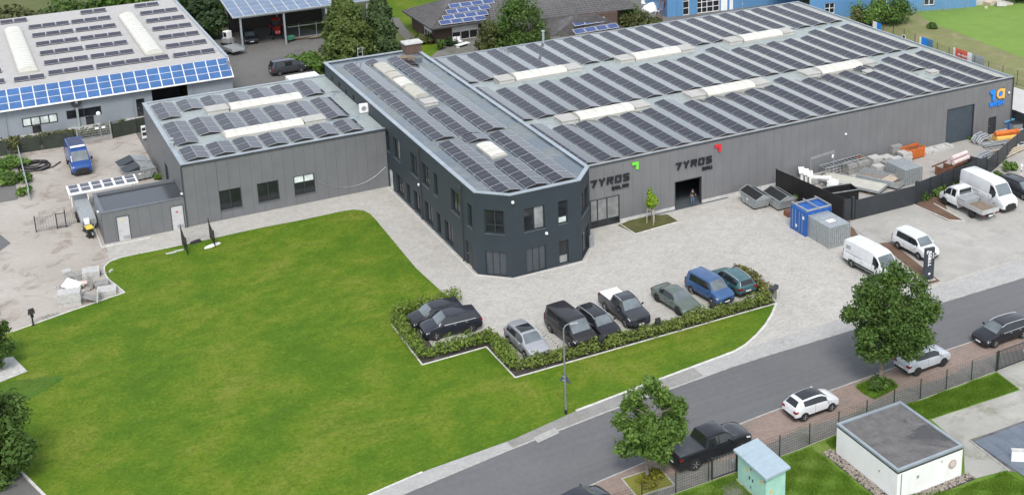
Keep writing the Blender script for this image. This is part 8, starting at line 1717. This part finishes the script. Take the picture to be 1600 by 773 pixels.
pz = 2.15; A0 = P(127.5, 300, pz); B0_ = P(200, 288, pz); A1 = P(127, 291, pz)
m = MB()
m.box(8.6, 15.0, 129.3, 131.9, pz-.12, pz-.02); m.build('canopy_frame', M['white'], tl)
for x, y in ((8.8, 129.5), (8.8, 131.7), (10.3, 129.5), (10.3, 131.7)): m = MB(); m.bar((x, y, .8), (x, y, pz-.12), .08); m.build('support', M['white'], tl)
for x in (14.7,):
    for y in (129.5, 131.7): m = MB(); m.bar((x, y, 0), (x, y, pz-.12), .08); m.build('support', M['white'], tl)
pmn = panel_mesh('solar_panel', .92, 1.08, 'pv_wh', .05, 'white')
for i in range(6):
    for j in range(2): inst('solar_panel', pmn, tl, (9.2+i*1.04-10.2, 130.05+j*1.15-129.6, pz), (0, 0, 0))
for i, (u, v, mt, lb) in enumerate(((136, 362, 'blue', 'dark wheelie bin with a blue lid by the store corner'), (141.5, 371, 'yellow', 'dark wheelie bin with a yellow lid by the store corner'))):
    q = P(u, v); r = empty('wheelie_bin', (q.x, q.y, 0), R(8), lb, 'bin', 'wheelie bins by the store'); m = MB(); m.hexa([(-.22, -.26, .04), (.22, -.26, .04), (.22, .26, .04), (-.22, .26, .04)], [(-.29, -.36, 1.0), (.29, -.36, 1.0), (.29, .36, 1.0), (-.29, .36, 1.0)]); m.build('body', M['black'], r, local=True)
    m = MB(); m.hexa([(-.32, -.40, 1.0), (.32, -.40, 1.0), (.32, .40, 1.0), (-.32, .40, 1.0)], [(-.3, -.38, 1.06), (.3, -.38, 1.06), (.3, .38, 1.13), (-.3, .38, 1.13)]); m.build('lid', M[mt], r, local=True)
    for s in (-1, 1): m = MB(); m.lathe([(.1, -.03), (.1, .03)], 10, c=(s*.27, .3, .1), axis='x'); m.build('wheel', M['rubber'], r, local=True)
q = P(228, 221); r = empty('notice_board', (q.x, q.y, 0), 0, 'white notice board on a post beside the annex corner', 'notice board'); m = MB(); m.box(-.35, .35, -.03, .03, .4, 1.9); m.build('board', M['white'], r, local=True); m = MB(); m.box(-.28, .28, -.04, -.031, .7, 1.1); m.box(-.28, .1, -.04, -.031, 1.3, 1.65); m.build('printed_sheet', M['dark_metal'], r, local=True); 
for x in (-.3, .3): m = MB(); m.box(x-.03, x+.03, .031, .08, 0, 1.9); m.build('post', M['galv'], r, local=True)
# building material beside the lawn
LS = 'stone and slab stacks by the lawn'
def slabs(u, v, w, d, h, n, mt, lb, rz): return stack('slab_stack', u, v, w, d, h, n, mt, lb, 'slab stack', R(rz), LS)
slabs(111, 474, 1.75, 1.15, 1.15, 6, 'stone_lite', 'tall stack of light grey kerb slabs nearest the lawn edge', -12); slabs(168, 458, 1.5, 1.3, .45, 3, 'stone_lite', 'low stack of white slabs at the pointed end of the yard', -10); slabs(143, 431, 1.4, 1.2, .65, 4, 'stone_lite', 'stack of white topped slabs at the back of the heap', -8); slabs(160, 447, 1.1, .9, .45, 3, 'stone', 'grey block stack behind the low white slabs', -8); slabs(122, 435, 1.6, .8, .5, 3, 'stone', 'row of grey kerb pieces at the back left of the heap', -6); slabs(105, 430, .7, .6, .5, 3, 'stone_lite', 'small white block stack at the left rear of the heap', 10)
for i, (u, v, L_, w, rz, tilt, mt, lb) in enumerate([(113, 452, 1.9, .12, -60, 35, 'white', 'white board leaning on the slabs at the left of the heap'), (154, 470, .3, 1.0, -10, 60, 'stone_lite', 'pale slab leaning upright in the middle of the heap'), (131, 446, 1.2, .5, -15, 4, 'pink', 'pinkish white sheet lying in the middle of the heap'), (122, 449, 1.1, .9, -10, 3, 'timber', 'pale pallet lying behind the tall slab stack'), (145, 471, 1.4, .8, -20, 22, 'stone', 'tilted grey slab in front of the heap'), (142, 450, .35, .9, 15, 60, 'stone', 'dark grey slab leaning at the back of the heap')]):
    q = P(u, v); m = MB(); m.obox((q.x, q.y, .25+.35*math.sin(R(tilt))), (L_ if tilt < 50 else .14, w if w > .2 else .9, .12 if tilt < 50 else 1.0), R(rz), R(tilt) if i == 0 else 0, 0 if i == 0 else R(tilt if tilt < 50 else 8)); tag(m.build('loose_slab', M[mt], None, bevel=.015), lb, 'slab', LS)
rb = empty('rubble_heap', P(155, 432), 0, 'scattered grey stones at the back of the slab heap', 'rubble'); rnd = random.Random(13)
for i in range(70):
    t = rnd.random(); a = P(97, 452).lerp(P(166, 425), t) if i % 3 else P(92, 468).lerp(P(178, 452), t); m = MB(); s = rnd.uniform(.08, .3); m.obox((a.x+rnd.gauss(0, .5), a.y+abs(rnd.gauss(0, .5)), s*.35), (s*1.5, s, s*.7), rnd.random()*3, rnd.uniform(-.3, .3), rnd.uniform(-.3, .3)); m.build('stone', M['stone' if i % 2 else ('stone_lite' if i % 5 else 'brick')], rb)
rb = empty('rubble_heap', P(80, 492), 0, 'few loose stones on the gravel near the lone floodlight', 'rubble')
for i in range(14): a = P(68, 497).lerp(P(88, 490), rnd.random()); m = MB(); s = rnd.uniform(.08, .2); m.obox((a.x+rnd.gauss(0, .15), a.y+rnd.gauss(0, .2), s*.35), (s*1.5, s, s*.7), rnd.random()*3); m.build('stone', M['stone'], rb)
# things behind
q = P(473, 118); wt = empty('white_trailer', (40.6, 157.0, 0), R(2), 'white topped box trailer behind the annex roof', 'trailer'); tz = 2.0; q = P(473, 118.5, tz); wt.location = (q.x, q.y, 0)
m = MB(); m.box(-1.9, 1.9, -1.1, 1.1, .5, tz); m.build('box', M['white'], wt, local=True, bevel=.04)
for x in (-.4, .5):
    for s in (-1, 1): wheel(wt, x, s*1.02, .32, .2, s)
m = MB(); m.bar((1.9, 0, .6), (3.0, 0, .5), .1); m.build('drawbar', M['galv'], wt, local=True)
q = P(357, 72); ex = empty('mini_digger', (q.x, q.y, 0), R(-60), 'pale small digger standing behind the warehouse corner', 'digger')
m = MB(); m.box(-.7, .7, -.5, .5, .5, 1.2); m.build('body', M['galv_wall'], ex, local=True, bevel=.05); m = MB(); m.box(-.45, .45, -.45, .45, 1.2, 2.2); m.build('cab', M['white'], ex, local=True, bevel=.06); m = MB(); m.box(-.3, .3, -.46, -.452, 1.4, 2.05); m.build('window', M['carglass'], ex, local=True)
for s in (-1, 1): m = MB(); m.box(-.9, .9, s*.55-.15, s*.55+.15, 0, .48); m.build('track', M['black'], ex, local=True, bevel=.08)
q = P(366, 84); tr2 = empty('flat_trailer', (q.x, q.y, 0), R(-75), 'grey flat trailer parked beside the warehouse corner', 'trailer'); m = MB(); m.box(-2.2, 1.4, -.95, .95, .6, .78); m.build('bed', M['galv_wall'], tr2, local=True)
for s in (-1, 1): wheel(tr2, -.3, s*.9, .33, .2, s); m = MB(); m.box(-2.2, 1.4, s*.95-.03, s*.95+.03, .78, 1.05); m.build('side_board', M['galv'], tr2, local=True)
q = P(453, 66); br = empty('wheelbarrow', (q.x, q.y, 0), R(20), 'green wheelbarrow next to the carport post', 'wheelbarrow'); m = MB(); m.hexa([(-.4, -.3, .35), (.4, -.3, .35), (.4, .3, .35), (-.4, .3, .35)], [(-.65, -.45, .85), (.65, -.45, .85), (.65, .45, .85), (-.65, .45, .85)]); m.build('tray', M['green'], br, local=True); m = MB(); m.lathe([(.2, -.05), (.2, .05)], 12, c=(.75, 0, .2), axis='y'); m.build('wheel', M['rubber'], br, local=True)
m = MB()
for s in (-.3, .3): m.bar((.75, 0, .2), (-1.1, s, .6), .05); m.bar((-.4, s, .5), (-.45, s, 0), .05)
m.build('handles', M['black'], br, local=True)
# ================================================================ THE PERSON IN THE LOADING DOORWAY
q = P(1082, 322); pe = empty('person', (q.x, q.y, .03), R(-90), 'person in a black top and blue jeans standing in the loading doorway, arms bent', 'person')
bm = bmesh.new(); vs = {}; sk = {}
def J(n, x, y, z, r): vs[n] = bm.verts.new((x, y, z)); sk[n] = r
J('pelvis', 0, 0, .97, .135); J('waist', .01, 0, 1.12, .12); J('chest', .02, 0, 1.32, .145); J('neck', .01, 0, 1.50, .06); J('head', .03, 0, 1.60, .085); J('crown', .02, 0, 1.72, .075)
for s, t in ((1, 'l'), (-1, 'r')):
    J('hip'+t, 0, s*.10, .90, .095); J('knee'+t, .03, s*.12, .50, .062); J('ankle'+t, -.01, s*.13, .10, .042); J('toe'+t, .17, s*.15, .045, .038)
    J('sh'+t, .01, s*.19, 1.43, .062); J('el'+t, .0, s*.30, 1.16, .045); J('wr'+t, .20, s*.20, 1.20, .030); J('palm'+t, .27, s*.17, 1.22, .030)
    for k in range(4): J('f%d%s' % (k, t), .325, s*(.17-.028*(k-1.5)), 1.235-.006*k, .010); J('g%d%s' % (k, t), .355+.008*(1-abs(k-1.5)), s*(.17-.028*(k-1.5)), 1.205-.004*k, .009)
    J('th'+t, .28, s*.125, 1.245, .011); J('tt'+t, .315, s*.105, 1.25, .010)
E_ = [('pelvis', 'waist'), ('waist', 'chest'), ('chest', 'neck'), ('neck', 'head'), ('head', 'crown')]
for t in 'lr': E_ += [('pelvis', 'hip'+t), ('hip'+t, 'knee'+t), ('knee'+t, 'ankle'+t), ('ankle'+t, 'toe'+t), ('chest', 'sh'+t), ('sh'+t, 'el'+t), ('el'+t, 'wr'+t), ('wr'+t, 'palm'+t), ('palm'+t, 'th'+t), ('th'+t, 'tt'+t)]+[('palm'+t, 'f%d%s' % (k, t)) for k in range(4)]+[('f%d%s' % (k, t), 'g%d%s' % (k, t)) for k in range(4)]
for a, b in E_: bm.edges.new((vs[a], vs[b]))
names = list(vs); bm.verts.index_update(); me = bpy.data.meshes.new('body'); bm.to_mesh(me); bm.free()
bo = bpy.data.objects.new('body', me); C.objects.link(bo); md_ = bo.modifiers.new('skin', 'SKIN'); bo.modifiers.new('sub', 'SUBSURF').levels = 2
if not me.skin_vertices: 
    with bpy.context.temp_override(object=bo, active_object=bo): bpy.ops.mesh.customdata_skin_add()
for i, n in enumerate(names): me.skin_vertices[0].data[i].radius = (sk[n], sk[n]*(.8 if n in ('waist', 'chest', 'pelvis') else 1)); me.skin_vertices[0].data[i].use_root = (n == 'pelvis')
dg = bpy.context.evaluated_depsgraph_get(); em = bpy.data.meshes.new_from_object(bo.evaluated_get(dg)); bpy.data.objects.remove(bo); em.name = 'body'
for mt in ('skin', 'cloth_black', 'denim', 'shoe'): em.materials.append(M[mt])
for p in em.polygons:
    c = p.center; p.use_smooth = True
    p.material_index = 0 if c.z > 1.49 else (3 if c.z < .11 else (2 if c.z < 1.0 and abs(c.x) < .2 else (0 if (c.x > .05 and abs(c.y) > .10 and c.z < 1.27) or c.x > .2 else 1)))
bo = inst('body', em, pe)
m = MB(); m.lathe([(.085, 1.64), (.098, 1.69), (.088, 1.75), (.05, 1.785), (.01, 1.795)], 12, c=(.008, 0, 0)); m.build('hair', M['hair'], pe, smooth=True, local=True)
for s in (1, -1): m = MB(); m.obox((.112, s*.032, 1.655), (.012, .022, .012)); m.build('eye', M['black'], pe, local=True); m = MB(); m.obox((.02, s*.09, 1.64), (.03, .014, .05)); m.build('ear', M['skin'], pe, local=True)
m = MB(); m.obox((.122, 0, 1.63), (.03, .02, .04)); m.build('nose', M['skin'], pe, local=True); m = MB(); m.obox((.112, 0, 1.595), (.012, .045, .008)); m.build('mouth', simple('lips', (.30, .12, .10), .6), pe, local=True)
